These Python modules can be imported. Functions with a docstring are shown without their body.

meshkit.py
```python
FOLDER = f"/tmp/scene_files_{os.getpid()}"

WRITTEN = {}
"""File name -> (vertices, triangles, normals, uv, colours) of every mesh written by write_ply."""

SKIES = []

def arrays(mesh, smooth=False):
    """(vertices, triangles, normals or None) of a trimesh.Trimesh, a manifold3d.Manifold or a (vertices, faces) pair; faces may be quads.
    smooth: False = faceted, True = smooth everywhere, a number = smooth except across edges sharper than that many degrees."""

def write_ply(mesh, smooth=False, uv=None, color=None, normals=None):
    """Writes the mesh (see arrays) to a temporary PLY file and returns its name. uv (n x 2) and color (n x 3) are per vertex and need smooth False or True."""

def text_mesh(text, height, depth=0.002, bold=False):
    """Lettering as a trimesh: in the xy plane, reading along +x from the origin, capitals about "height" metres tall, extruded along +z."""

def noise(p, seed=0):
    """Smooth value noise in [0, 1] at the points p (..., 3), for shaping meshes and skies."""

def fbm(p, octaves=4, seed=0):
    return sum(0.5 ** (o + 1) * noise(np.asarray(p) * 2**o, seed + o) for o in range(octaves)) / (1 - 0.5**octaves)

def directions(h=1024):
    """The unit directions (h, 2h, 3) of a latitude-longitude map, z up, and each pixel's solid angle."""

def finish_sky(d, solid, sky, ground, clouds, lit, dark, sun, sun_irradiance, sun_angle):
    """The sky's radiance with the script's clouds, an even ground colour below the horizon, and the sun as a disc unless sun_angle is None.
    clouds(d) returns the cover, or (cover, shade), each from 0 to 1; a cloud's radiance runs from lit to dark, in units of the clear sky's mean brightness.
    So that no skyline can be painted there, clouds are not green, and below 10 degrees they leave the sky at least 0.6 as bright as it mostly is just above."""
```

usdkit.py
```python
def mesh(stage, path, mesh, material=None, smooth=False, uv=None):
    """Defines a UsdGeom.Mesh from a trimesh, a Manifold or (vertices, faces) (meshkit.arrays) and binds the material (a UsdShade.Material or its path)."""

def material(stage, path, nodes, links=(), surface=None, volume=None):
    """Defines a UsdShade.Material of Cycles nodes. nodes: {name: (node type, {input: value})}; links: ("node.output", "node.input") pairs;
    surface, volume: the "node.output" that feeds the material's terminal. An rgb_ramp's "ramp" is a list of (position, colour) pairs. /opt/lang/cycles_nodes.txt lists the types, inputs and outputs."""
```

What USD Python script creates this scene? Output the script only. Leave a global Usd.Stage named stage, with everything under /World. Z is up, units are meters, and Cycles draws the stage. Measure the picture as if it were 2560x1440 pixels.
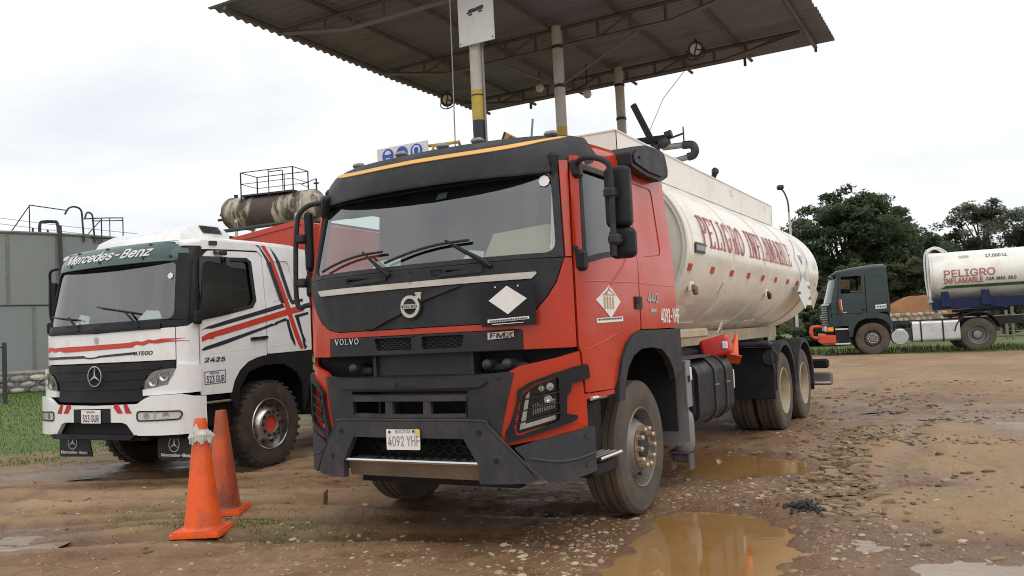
import math, random
import numpy as np, trimesh, shapely, manifold3d
from shapely import affinity
from shapely.geometry import Polygon, LineString, Point, box as sbox
from shapely.ops import unary_union
from pxr import Usd, UsdGeom, UsdLux, UsdShade, Gf, Sdf, Vt
import usdkit, meshkit

PI = math.pi
random.seed(7)
rng = np.random.default_rng(7)
stage = Usd.Stage.CreateInMemory()
UsdGeom.SetStageUpAxis(stage, UsdGeom.Tokens.z)
UsdGeom.SetStageMetersPerUnit(stage, 1.0)
world = UsdGeom.Xform.Define(stage, '/World')
stage.SetDefaultPrim(world.GetPrim())
UsdGeom.Scope.Define(stage, '/World/Looks')

# ---------------------------------------------------------------- camera, sky, sun, exposure
EYE = np.array([3.64, -4.926, 1.444])
YAW, PITCH, ROLL = .5132, .0565, -.0499
fw = np.array([-math.sin(YAW) * math.cos(PITCH), math.cos(YAW) * math.cos(PITCH), math.sin(PITCH)])
rt = np.cross(fw, [0, 0, 1.0]); rt /= np.linalg.norm(rt); up = np.cross(rt, fw)
rt, up = math.cos(ROLL) * rt + math.sin(ROLL) * up, -math.sin(ROLL) * rt + math.cos(ROLL) * up
cam = UsdGeom.Camera.Define(stage, '/World/camera')
cam.AddTransformOp().Set(Gf.Matrix4d(*[float(x) for x in (*rt, 0, *up, 0, *(-fw), 0, *EYE, 1)]))
cam.CreateHorizontalApertureAttr(36.0)
cam.CreateVerticalApertureAttr(20.25)
cam.CreateFocalLengthAttr(29.455)
cam.CreateExposureAttr(0.0)
cam.CreateClippingRangeAttr(Gf.Vec2f(0.05, 5000))

SUN_EL, SUN_AZ = math.radians(58), math.radians(120)      # azimuth = atan2(x, y) of the direction towards the sun
SKY_STRENGTH = 0.1
sd = np.array([math.cos(SUN_EL) * math.sin(SUN_AZ), math.cos(SUN_EL) * math.cos(SUN_AZ), math.sin(SUN_EL)])
sun = UsdLux.DistantLight.Define(stage, '/World/sun')
sun.CreateIntensityAttr(0.34); sun.CreateAngleAttr(70.0); sun.CreateColorAttr(Gf.Vec3f(1.0, .965, .91))
sun.CreateNormalizeAttr(True)
zax = sd; xax = np.cross([0, 0, 1.0], zax); xax /= np.linalg.norm(xax); yax = np.cross(zax, xax)
sun.AddTransformOp().Set(Gf.Matrix4d(*[float(v) for v in (*xax, 0, *yax, 0, *zax, 0, 0, 0, 60, 1)]))
sky = UsdLux.DomeLight.Define(stage, '/World/sky')
sky.GetPrim().SetCustomDataByKey('kind', 'structure')
sky_mat = usdkit.material(stage, '/World/Looks/overcast_sky', {
    'st': ('sky_texture', {'sky_type': 'single_scattering', 'sun_disc': False, 'sun_elevation': SUN_EL, 'sun_rotation': SUN_AZ}),
    'tc': ('texture_coordinate', {}),
    'mp': ('mapping', {'scale': (1.0, 1.0, 3.2)}),
    'n1': ('noise_texture', {'scale': 2.3, 'detail': 6.0, 'roughness': .55, 'distortion': .35}),
    'r1': ('rgb_ramp', {'ramp': [(.28, (8.3, 8.8, 9.4)), (.43, (9.9, 10.1, 10.4)), (.58, (11.2, 11.3, 11.4)), (.78, (12.2, 12.2, 12.1))]}),
    'mx': ('mix_color', {'fac': .955}),
    'bg': ('background_shader', {'strength': SKY_STRENGTH})},
    [('tc.generated', 'mp.vector'), ('mp.vector', 'n1.vector'), ('n1.fac', 'r1.fac'), ('st.color', 'mx.a'), ('r1.color', 'mx.b'), ('mx.result', 'bg.color')], surface='bg.background')
UsdShade.MaterialBindingAPI.Apply(sky.GetPrim()).Bind(sky_mat)

# ---------------------------------------------------------------- materials
LOOK = {}
def look(name, nodes=None, links=None, surface='p.BSDF', **kw):
    if name not in LOOK:
        LOOK[name] = usdkit.material(stage, '/World/Looks/' + name, nodes, links or [], surface=surface, **kw)
    return LOOK[name]

def surf(name, col, rough=.5, metal=0., var=.12, vs=2.5, dirt=None, dirt_amt=.45, dirt_scale=3., soft=.19, grime=None, bump=0., bs=60., coat=0., spec=.5, rvar=.12, stretch=(1, 1, 1)):
    """A painted or moulded surface: colour with slight tonal drift, patches of dirt with outlines of their own, uneven gloss and fine relief."""
    c = np.array(col, float)
    n = {'tc': ('texture_coordinate', {}), 'mp': ('mapping', {'scale': stretch}),
         'n': ('noise_texture', {'scale': vs, 'detail': 5., 'roughness': .6}),
         'r': ('rgb_ramp', {'ramp': [(.3, tuple(c * (1 - var))), (.7, tuple(np.minimum(c * (1 + var), 1)))]}),
         'rr': ('rgb_ramp', {'ramp': [(.3, (max(rough - rvar, .02),) * 3), (.7, (min(rough + rvar, 1),) * 3)]}),
         'p': ('principled_bsdf', {'metallic': metal, 'specular_ior_level': spec, 'coat_weight': coat, 'coat_roughness': .06})}
    l = [('tc.object', 'mp.vector'), ('mp.vector', 'n.vector'), ('n.fac', 'r.fac'), ('n.fac', 'rr.fac'), ('rr.color', 'p.roughness')]
    last = 'r.color'
    if dirt is not None:
        n['nd'] = ('noise_texture', {'scale': dirt_scale, 'detail': 8., 'roughness': .68})
        n['rd'] = ('rgb_ramp', {'ramp': [(1 - dirt_amt - soft, (0, 0, 0)), (1 - dirt_amt + soft, (1, 1, 1))]})
        n['md'] = ('mix_color', {'b': tuple(dirt)})
        l += [('mp.vector', 'nd.vector'), ('nd.fac', 'rd.fac'), ('rd.color', 'md.fac'), (last, 'md.a')]
        last = 'md.result'
    if grime is not None:          # thin streaks and splashes of dried mud
        gc, ga_, gs = grime
        n['gm'] = ('mapping', {'scale': (1.6, 1.6, .5)}); n['gn'] = ('noise_texture', {'scale': gs, 'detail': 9., 'roughness': .74})
        n['gr'] = ('rgb_ramp', {'ramp': [(.50, (0, 0, 0)), (.60, (ga_,) * 3), (.72, (min(1, ga_ * 2),) * 3)]}); n['gx'] = ('mix_color', {'b': tuple(gc)})
        l += [('tc.object', 'gm.vector'), ('gm.vector', 'gn.vector'), ('gn.fac', 'gr.fac'), ('gr.color', 'gx.fac'), (last, 'gx.a')]; last = 'gx.result'
    l.append((last, 'p.base_color'))
    if bump:
        n['nb'] = ('noise_texture', {'scale': bs, 'detail': 4., 'roughness': .6})
        n['b'] = ('bump', {'strength': bump, 'distance': .01})
        l += [('tc.object', 'nb.vector'), ('nb.fac', 'b.height'), ('b.normal', 'p.normal')]
    return look(name, n, l)

MUD = (.20, .125, .07)
def build_looks():
    surf('red_paint', (.42, .028, .006), .26, var=.06, vs=1.5, dirt=(.30, .032, .012), dirt_amt=.3, dirt_scale=2.2, coat=.22, spec=.38, grime=((.22, .08, .04), .08, 5.))
    surf('charcoal_plastic', (.0165, .017, .021), .55, var=.14, vs=5, dirt=(.040, .037, .035), dirt_amt=.36, dirt_scale=3.5, spec=.33, grime=((.10, .08, .06), .07, 6.), bump=.06, bs=220)
    surf('grey_bumper', (.029, .030, .037), .58, spec=.35, var=.12, vs=4, dirt=(.08, .062, .048), dirt_amt=.38, soft=.13, dirt_scale=2.6, grime=((.15, .11, .075), .11, 7.), bump=.06, bs=200)
    surf('black_plastic', (.008, .008, .0105), .5, var=.2, vs=5, dirt=(.028, .025, .023), dirt_amt=.3, dirt_scale=4., spec=.28)
    surf('dark_recess', (.006, .006, .007), .8, var=.3)
    surf('black_rubber', (.012, .012, .013), .6, var=.2)
    surf('tyre_rubber', (.042, .038, .034), .75, var=.25, vs=5, dirt=(.115, .083, .055), dirt_amt=.5, dirt_scale=4., bump=.15, bs=80, rvar=.08)
    surf('muddy_tyre', (.026, .021, .018), .85, var=.3, vs=6, dirt=(.085, .055, .035), dirt_amt=.42, dirt_scale=5., bump=.5, bs=50, rvar=.08)
    surf('dusty_rim', (.20, .19, .178), .48, metal=.35, var=.12, vs=5, dirt=(.17, .12, .075), dirt_amt=.4, dirt_scale=6.)
    surf('cream_rim', (.42, .36, .25), .55, var=.14, vs=4, dirt=(.24, .17, .10), dirt_amt=.42, dirt_scale=5.)
    surf('rusty_flange', (.21, .11, .055), .65, var=.3, vs=9)
    surf('brass_nut', (.46, .38, .27), .4, metal=.55, var=.2, vs=20)
    surf('polished_rim', (.50, .49, .475), .27, metal=1., var=.08, dirt=(.2, .13, .08), dirt_amt=.3, dirt_scale=8.)
    surf('chrome', (.7, .7, .7), .16, metal=1., var=.05)
    surf('silver_trim', (.56, .53, .47), .4, metal=.5, var=.06, dirt=(.36, .31, .25), dirt_amt=.4)
    surf('tread_metal', (.42, .39, .35), .35, metal=.8, var=.2, vs=8, dirt=(.2, .14, .09), dirt_amt=.45, dirt_scale=6.)
    surf('muddy_plate', (.24, .20, .165), .4, metal=.4, var=.15, vs=5, dirt=(.15, .10, .065), dirt_amt=.5, dirt_scale=4.)
    surf('amber_stripe', (.72, .40, .10), .45, var=.05)
    surf('tank_cream', (.75, .71, .63), .26, var=.035, vs=1.2, dirt=(.58, .49, .37), dirt_amt=.36, dirt_scale=1.6, coat=.25, stretch=(1, .8, 1.3), grime=((.46, .35, .24), .10, 2.6))
    surf('tank_box_cream', (.76, .73, .67), .4, var=.03, dirt=(.55, .46, .34), dirt_amt=.3, dirt_scale=1.8)
    surf('tank_grime', (.45, .36, .25), .55, var=.25, vs=6)
    surf('white_paint', (.76, .76, .755), .2, var=.025, dirt=(.62, .58, .52), dirt_amt=.3, dirt_scale=2.2, coat=.4, grime=((.42, .34, .25), .12, 4.))
    surf('white_decal', (.74, .72, .68), .5, var=.05, dirt=(.55, .48, .40), dirt_amt=.3, dirt_scale=8.)
    surf('red_decal', (.52, .045, .025), .4, var=.07, vs=4)
    surf('black_decal', (.018, .018, .028), .4, var=.1)
    surf('lamp_silver', (.30, .30, .30), .22, metal=.85, var=.25, vs=14)
    surf('faded_ink', (.17, .165, .21), .6, var=.3, vs=30, dirt=(.5, .46, .42), dirt_amt=.42, dirt_scale=30.)
    surf('navy_ink', (.035, .04, .11), .5)
    surf('wine_lettering', (.36, .045, .055), .45, var=.2, vs=8, dirt=(.55, .40, .34), dirt_amt=.36, dirt_scale=14.)
    surf('grey_badge', (.42, .42, .42), .35, metal=.7)
    surf('reflector_red', (.46, .02, .025), .25)
    surf('brown_decal', (.42, .27, .13), .5)
    surf('yellow_paint', (.50, .36, .055), .5, var=.12, dirt=(.27, .20, .08), dirt_amt=.35, dirt_scale=4.)
    surf('navy_paint', (.020, .023, .040), .5, var=.15)
    surf('off_white_paint', (.52, .49, .44), .55, var=.08, dirt=(.36, .32, .27), dirt_amt=.38, dirt_scale=3.)
    surf('roof_sheet', (.19, .205, .265), .6, var=.08, vs=1.2, dirt=(.135, .138, .17), dirt_amt=.42, dirt_scale=1.2, stretch=(.5, 2.5, 1))
    surf('rusty_steel', (.085, .062, .062), .65, var=.25, vs=4, dirt=(.12, .11, .115), dirt_amt=.45, dirt_scale=3.)
    surf('brown_steel', (.165, .145, .14), .6, var=.2, vs=4, dirt=(.12, .065, .045), dirt_amt=.4, dirt_scale=4.)
    surf('dark_steel', (.035, .035, .038), .5, metal=.3, var=.25, vs=6)
    surf('grey_steel', (.25, .25, .255), .45, metal=.5, var=.15, vs=6, dirt=(.2, .15, .11), dirt_amt=.35, dirt_scale=6.)
    surf('grey_tank', (.19, .208, .208), .55, metal=.15, var=.07, vs=.35, dirt=(.185, .18, .165), dirt_amt=.38, dirt_scale=.6, stretch=(1, 1, .35))
    surf('rust_seam', (.15, .14, .13), .65, var=.2, vs=3)
    surf('cone_orange', (.80, .105, .012), .42, var=.05, vs=5, dirt=(.40, .075, .03), dirt_amt=.43, soft=.12, dirt_scale=5., stretch=(1, 1, .7))
    surf('cone_dirty', (.62, .095, .02), .5, var=.1, vs=5, dirt=(.20, .055, .03), dirt_amt=.54, soft=.14, dirt_scale=4., stretch=(1, 1, .6))
    surf('cone_collar', (.60, .58, .54), .6, var=.1, dirt=(.35, .28, .2), dirt_amt=.4, dirt_scale=14.)
    surf('field_stone', (.40, .265, .135), .85, var=.25, vs=9, dirt=(.18, .12, .075), dirt_amt=.45, dirt_scale=9., bump=.6, bs=30)
    surf('pebble_stone', (.33, .235, .155), .75, var=.35, vs=25)
    surf('asphalt_lump', (.035, .035, .037), .7, var=.4, vs=30, bump=.8, bs=60)
    surf('dark_green_paint', (.011, .026, .026), .36, var=.12, vs=2, dirt=(.03, .042, .04), dirt_amt=.33, dirt_scale=2.5, coat=.1)
    surf('blue_paint', (.006, .014, .058), .5, var=.15, vs=3, dirt=(.022, .028, .05), dirt_amt=.3, spec=.3)
    surf('white_tank', (.74, .72, .66), .3, var=.03, dirt=(.55, .47, .37), dirt_amt=.33, dirt_scale=1.5, coat=.2)
    surf('dark_green_decal', (.035, .115, .055), .5)
    surf('faded_red_lettering', (.36, .14, .15), .5, var=.15, vs=12)
    surf('aluminium', (.56, .56, .55), .38, metal=.75, var=.06, vs=4, dirt=(.38, .34, .29), dirt_amt=.35)
    surf('orange_lens', (.85, .30, .02), .2)
    surf('red_bumper', (.55, .06, .028), .4, var=.08)
    surf('flaking_cream', (.44, .385, .29), .6, var=.16, vs=1.5, dirt=(.075, .052, .045), dirt_amt=.54, dirt_scale=1.15, soft=.05, stretch=(1.6, .7, .55), bump=.2, bs=12)
    surf('rust_patch', (.085, .058, .050), .7, var=.3, vs=3)
    surf('concrete_wall', (.27, .25, .215), .85, var=.15, vs=3, dirt=(.10, .095, .08), dirt_amt=.45, dirt_scale=3.5)
    surf('wall_stone', (.36, .33, .28), .85, var=.3, vs=2)
    surf('cab_lining', (.055, .056, .058), .8, var=.1)
    surf('seat_cloth', (.05, .052, .058), .9, var=.2, vs=10)
    surf('cardboard', (.52, .44, .28), .7, var=.06)
    surf('paper', (.68, .70, .67), .7, var=.05)
    surf('sign_blue', (.022, .075, .42), .4)
    surf('sign_white', (.66, .66, .64), .45, var=.04, dirt=(.5, .48, .45), dirt_amt=.3)
    surf('skin', (.22, .11, .07), .55, var=.1)
    surf('shirt', (.16, .13, .10), .8, var=.2)
    surf('bark', (.085, .062, .045), .9, var=.3, vs=6)
    surf('wood_post', (.20, .165, .125), .85, var=.25, vs=5)
    surf('lamp_glass', (.62, .60, .55), .15, var=.05)
    surf('yellow_plastic', (.74, .50, .04), .4)
    surf('red_box', (.50, .028, .022), .35, var=.08, coat=.3)
    surf('brown_hose', (.10, .045, .03), .5, var=.2)
    def glass(name, tint, ior=1.5, rough=.0, gtint=(1, 1, 1)):
        f0 = ((ior - 1) / (ior + 1)) ** 2 * 1.35       # Schlick's law, the same from both sides of a pane
        look(name, {'t': ('transparent_bsdf', {'color': tint}), 'g': ('glossy_bsdf', {'roughness': rough, 'color': gtint}), 'ge': ('geometry', {}), 'd': ('vector_math', {'math_type': 'dot_product'}),
                    'a': ('math', {'math_type': 'absolute'}), 's': ('math', {'math_type': 'subtract', 'value1': 1.}), 'pw': ('math', {'math_type': 'power', 'value2': 5.}), 'f': ('math', {'math_type': 'multiply_add', 'value2': 1 - f0, 'value3': f0, 'use_clamp': True}), 'm': ('mix_closure', {})},
             [('ge.normal', 'd.vector1'), ('ge.incoming', 'd.vector2'), ('d.value', 'a.value1'), ('a.value', 's.value2'), ('s.value', 'pw.value1'), ('pw.value', 'f.value1'), ('f.value', 'm.fac'), ('t.BSDF', 'm.closure1'), ('g.BSDF', 'm.closure2')], surface='m.closure')
    glass('windscreen_glass', (.74, .82, .79), 2.1)
    glass('side_glass', (.74, .82, .79), 1.8)
    glass('dark_glass', (.10, .10, .12), 1.5)
    glass('lamp_lens', (.86, .87, .87), 1.45, .05)
    look('green_acrylic', {'t': ('transparent_bsdf', {'color': (.32, .42, .40)}), 'd': ('principled_bsdf', {'base_color': (.085, .135, .128), 'roughness': .15}), 'm': ('mix_closure', {'fac': .68})},
         [('t.BSDF', 'm.closure1'), ('d.BSDF', 'm.closure2')], surface='m.closure')
    def leaf(name, dark, mid, lite, tr=.25):
        look(name, {'g': ('geometry', {}), 'r': ('rgb_ramp', {'ramp': [(0., dark), (.55, mid), (1., lite)]}), 'p': ('principled_bsdf', {'roughness': .6, 'specular_ior_level': .3}),
                    't': ('translucent_bsdf', {}), 'm': ('mix_closure', {'fac': tr})},
             [('g.random_per_island', 'r.fac'), ('r.color', 'p.base_color'), ('r.color', 't.color'), ('p.BSDF', 'm.closure1'), ('t.BSDF', 'm.closure2')], surface='m.closure')
    leaf('dark_leaf', (.080, .108, .055), (.122, .152, .080), (.19, .205, .11), .48)
    leaf('olive_leaf', (.095, .105, .056), (.14, .15, .08), (.22, .22, .13), .45)
    leaf('grey_leaf', (.12, .135, .09), (.18, .195, .135), (.26, .265, .195), .48)
    leaf('dry_grass', (.075, .085, .025), (.12, .13, .045), (.20, .19, .085), .35)
    leaf('grass_blade', (.058, .108, .011), (.092, .16, .018), (.15, .205, .04), .42)
    # muddy water: opaque with clay, smooth on top
    look('muddy_water', {'tc': ('texture_coordinate', {}), 'n': ('noise_texture', {'scale': 1.1, 'detail': 3., 'distortion': .4}),
                         'r': ('rgb_ramp', {'ramp': [(.35, (.27, .135, .040)), (.65, (.32, .185, .075))]}), 'p': ('principled_bsdf', {'roughness': .04, 'ior': 1.33, 'alpha': 1.}), 'tr': ('transparent_bsdf', {'color': (.82, .62, .38)}), 'gl': ('glossy_bsdf', {'roughness': .06, 'color': (.82, .78, .72)}), 'fr': ('fresnel', {'IOR': 1.33}), 'm1': ('mix_closure', {'fac': .95}), 'm2': ('mix_closure', {}),
                         'n2': ('noise_texture', {'scale': 9., 'detail': 2.}), 'b': ('bump', {'strength': .03, 'distance': .02})},
         [('tc.object', 'n.vector'), ('n.fac', 'r.fac'), ('r.color', 'p.base_color'), ('tc.object', 'n2.vector'), ('n2.fac', 'b.height'), ('b.normal', 'p.normal'), ('b.normal', 'gl.normal'), ('b.normal', 'fr.normal'), ('tr.BSDF', 'm1.closure1'), ('p.BSDF', 'm1.closure2'), ('fr.fac', 'm2.fac'), ('m1.closure', 'm2.closure1'), ('gl.BSDF', 'm2.closure2')], surface='m2.closure')
    look('wet_film', {'tc': ('texture_coordinate', {}), 'n': ('noise_texture', {'scale': 2., 'detail': 3.}),
                      'r': ('rgb_ramp', {'ramp': [(.35, (.17, .105, .06)), (.65, (.24, .165, .105))]}), 'nb': ('noise_texture', {'scale': 14., 'detail': 4.}), 'b': ('bump', {'strength': .25, 'distance': .02}), 'p': ('principled_bsdf', {'roughness': .17, 'ior': 1.4})},
         [('tc.object', 'n.vector'), ('n.fac', 'r.fac'), ('r.color', 'p.base_color'), ('tc.object', 'nb.vector'), ('nb.fac', 'b.height'), ('b.normal', 'p.normal')])
    # the yard: clay, drier tan crust, wet dark patches and grass tint, by the mesh's own mask (r wet, g grass, b dry)
    look('yard_clay', {
        'g': ('geometry', {}), 'at': ('attribute', {'attribute': 'mask'}), 'sp': ('separate_xyz', {}),
        'n1': ('noise_texture', {'scale': .55, 'detail': 8., 'roughness': .65}), 'n2': ('noise_texture', {'scale': 5., 'detail': 8., 'roughness': .7}), 'n3': ('noise_texture', {'scale': 38., 'detail': 5., 'roughness': .7}),
        'r1': ('rgb_ramp', {'ramp': [(.30, (.145, .075, .037)), (.46, (.225, .127, .064)), (.58, (.30, .184, .10)), (.74, (.375, .25, .147))]}),
        'r2': ('rgb_ramp', {'ramp': [(.30, (.50, .46, .42)), (.47, (.95, .95, .95)), (.60, (1.1, 1.1, 1.08)), (.75, (1.55, 1.5, 1.42))]}),
        'm2': ('mix_color', {'blend_type': 'multiply', 'fac': .8, 'use_clamp': False}),
        'md': ('mix_color', {'b': (.355, .24, .133)}), 'mdf': ('math', {'math_type': 'multiply', 'value2': .75}),
        'mg': ('mix_color', {'b': (.075, .125, .018)}),
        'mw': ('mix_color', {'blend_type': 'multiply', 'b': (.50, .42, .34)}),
        'wn': ('math', {'math_type': 'multiply_add', 'value2': .9, 'value3': -.45}), 'wa': ('math', {'math_type': 'add', 'use_clamp': True}),
        'rr': ('rgb_ramp', {'ramp': [(0., (.8,) * 3), (.45, (.55,) * 3), (1., (.16,) * 3)]}),
        'p': ('principled_bsdf', {'specular_ior_level': .5}),
        'v': ('voronoi_texture', {'scale': 26., 'feature': 'f1'}), 'bs': ('math', {'math_type': 'multiply_add', 'value2': -.35}),
        'b1': ('bump', {'strength': 1., 'distance': .045}), 'b2': ('bump', {'strength': .9, 'distance': .010})},
        [('g.position', 'n1.vector'), ('g.position', 'n2.vector'), ('g.position', 'n3.vector'), ('g.position', 'v.vector'), ('at.vector', 'sp.vector'),
         ('n1.fac', 'r1.fac'), ('n2.fac', 'r2.fac'), ('r1.color', 'm2.a'), ('r2.color', 'm2.b'), ('m2.result', 'md.a'), ('sp.z', 'mdf.value1'), ('mdf.value', 'md.fac'),
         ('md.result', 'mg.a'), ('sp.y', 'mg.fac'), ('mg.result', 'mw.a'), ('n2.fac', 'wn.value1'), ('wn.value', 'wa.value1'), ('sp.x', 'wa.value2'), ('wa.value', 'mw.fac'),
         ('wa.value', 'rr.fac'), ('rr.color', 'p.roughness'), ('mw.result', 'p.base_color'),
         ('v.distance', 'bs.value1'), ('n3.fac', 'bs.value3'), ('n2.fac', 'b1.height'), ('bs.value', 'b2.height'), ('b1.normal', 'b2.normal'), ('b2.normal', 'p.normal')])
build_looks()

# ---------------------------------------------------------------- prims
USED = {}
def fresh(parent, name):
    k = (parent, name); n = USED.get(k, 0); USED[k] = n + 1
    return f'{parent}/{name}' + (f'_{n:03d}' if n else '')
def tag(prim, label=None, cat=None, group=None, kind=None):
    for k, v in (('label', label), ('category', cat), ('group', group), ('kind', kind)):
        if v: prim.SetCustomDataByKey(k, v)
    return prim
def thing(name, label, cat, loc=(0, 0, 0), rz=0., group=None, kind=None):
    p = fresh('/World', name)
    x = UsdGeom.Xform.Define(stage, p); x.AddTranslateOp().Set(Gf.Vec3d(*map(float, loc)))
    if rz: x.AddRotateZOp().Set(float(rz))
    tag(x.GetPrim(), label, cat, group, kind)
    return p
def sub(parent, name, label=None):
    p = fresh(parent, name); x = UsdGeom.Xform.Define(stage, p); tag(x.GetPrim(), label); return p
def part(parent, name, mesh, mat, label=None, smooth=32, kind=None):
    p = fresh(parent, name)
    m = usdkit.mesh(stage, p, mesh if not isinstance(mesh, list) else cat(*mesh), LOOK[mat], smooth=smooth)
    tag(m.GetPrim(), label, kind=kind); return p
def solo(name, mesh, mat, label, category=None, group=None, kind=None, smooth=32):
    p = part('/World', name, mesh, mat, label, smooth); tag(stage.GetPrimAtPath(p), None, category, group, kind); return p

# ---------------------------------------------------------------- shapes
def cat(*ms):
    out = []
    for m in ms:
        if m is None: continue
        out += list(m) if isinstance(m, (list, tuple)) else [m]
    return trimesh.util.concatenate(out)
def bx(c, s, b=0., rot=None):
    """Box at centre c with size s and chamfer b; rot: 3x3 or rotation vector (degrees about x, y, z)."""
    h = np.array(s, float) / 2
    if b > 0:
        b = min(b, h.min() * .98); pts = []
        for sx in (-1, 1):
            for sy in (-1, 1):
                for sz in (-1, 1):
                    q = np.array([sx, sy, sz])
                    for k in range(3):
                        e = np.full(3, b); e[k] = 0
                        pts.append(q * (h - e))
        m = trimesh.convex.convex_hull(np.array(pts))
    else: m = trimesh.creation.box(s)
    if rot is not None:
        m.apply_transform(trimesh.transformations.euler_matrix(*np.radians(rot)))
    m.apply_translation(c); return m
def path_tube(pts, r, n=8, closed=False, cap=True):
    p = np.array(pts, float); k = len(p); r = np.broadcast_to(np.asarray(r, float), (k,))
    t = np.zeros_like(p)
    t[1:-1] = p[2:] - p[:-2]; t[0] = p[1] - p[0]; t[-1] = p[-1] - p[-2]
    if closed: t = np.roll(p, -1, 0) - np.roll(p, 1, 0)
    t /= np.maximum(np.linalg.norm(t, axis=1, keepdims=True), 1e-9)
    a = np.array([0, 0, 1.0]) if abs(t[0][2]) < .9 else np.array([1.0, 0, 0])
    u = np.cross(t[0], a); u /= np.linalg.norm(u); V = []
    for i in range(k):
        u = u - t[i] * (u @ t[i]); u /= np.linalg.norm(u); w = np.cross(t[i], u)
        th = np.arange(n) / n * 2 * PI
        V.append(p[i] + r[i] * (np.cos(th)[:, None] * u + np.sin(th)[:, None] * w))
    V = np.vstack(V); F = []
    for i in range(k if closed else k - 1):
        a0, b0 = i * n, ((i + 1) % k) * n
        for j in range(n):
            j2 = (j + 1) % n
            F += [(a0 + j, a0 + j2, b0 + j2), (a0 + j, b0 + j2, b0 + j)]
    if cap and not closed:
        for base, flip in ((0, 1), ((k - 1) * n, 0)):
            for j in range(1, n - 1): F.append((base, base + j + 1, base + j) if flip else (base, base + j, base + j + 1))
    return trimesh.Trimesh(V, F, process=False)
def curve(pts, m=6):
    """A smooth path through the points."""
    p = np.array(pts, float); q = np.vstack([2 * p[0] - p[1], p, 2 * p[-1] - p[-2]]); out = []
    for i in range(1, len(q) - 2):
        for t in np.arange(m) / m:
            out.append(.5 * (2 * q[i] + (q[i + 1] - q[i - 1]) * t + (2 * q[i - 1] - 5 * q[i] + 4 * q[i + 1] - q[i + 2]) * t * t + (3 * q[i] - q[i - 1] - 3 * q[i + 1] + q[i + 2]) * t ** 3))
    return np.array(out + [p[-1]])
def lathe(prof, n=48, axis='z', c=(0, 0, 0), sx=1., sy=1., flip=False):
    """Turns a profile of (radius, height) about an axis."""
    prof = np.array(prof, float); k = len(prof); th = np.arange(n) / n * 2 * PI
    V = np.stack([prof[:, 0][:, None] * np.cos(th) * sx, prof[:, 0][:, None] * np.sin(th) * sy, np.repeat(prof[:, 1][:, None], n, 1)], -1).reshape(-1, 3)
    F = []
    for i in range(k - 1):
        for j in range(n):
            j2 = (j + 1) % n; a, b, c2, d = i * n + j, i * n + j2, (i + 1) * n + j2, (i + 1) * n + j
            F += [(a, b, c2), (a, c2, d)]
    F = np.array(F)
    if flip: F = F[:, ::-1]
    if axis == 'x': V = V[:, [2, 0, 1]]
    if axis == 'y': V = V[:, [1, 2, 0]]
    return trimesh.Trimesh(V + np.array(c), F, process=False)
def cyl(p0, p1, r, n=16): return path_tube([p0, p1], r, n)
def polys(g):
    if g.is_empty: return []
    return [x for x in getattr(g, 'geoms', [g]) if x.geom_type == 'Polygon' and x.area > 1e-7]
def P(pts): return Polygon(pts).buffer(0)
def rnd(g, r): return g.buffer(-r, quad_segs=5).buffer(2 * r, quad_segs=5).buffer(-r, quad_segs=5).simplify(.0008)
def sym(half): return P([tuple(p) for p in half] + [(-x, z) for x, z in half[::-1]])
def ext(g, t, M=None):
    m = cat([trimesh.creation.extrude_polygon(x, t, engine='earcut') for x in polys(g)])
    if M is not None: m.apply_transform(M)
    return m
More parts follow.
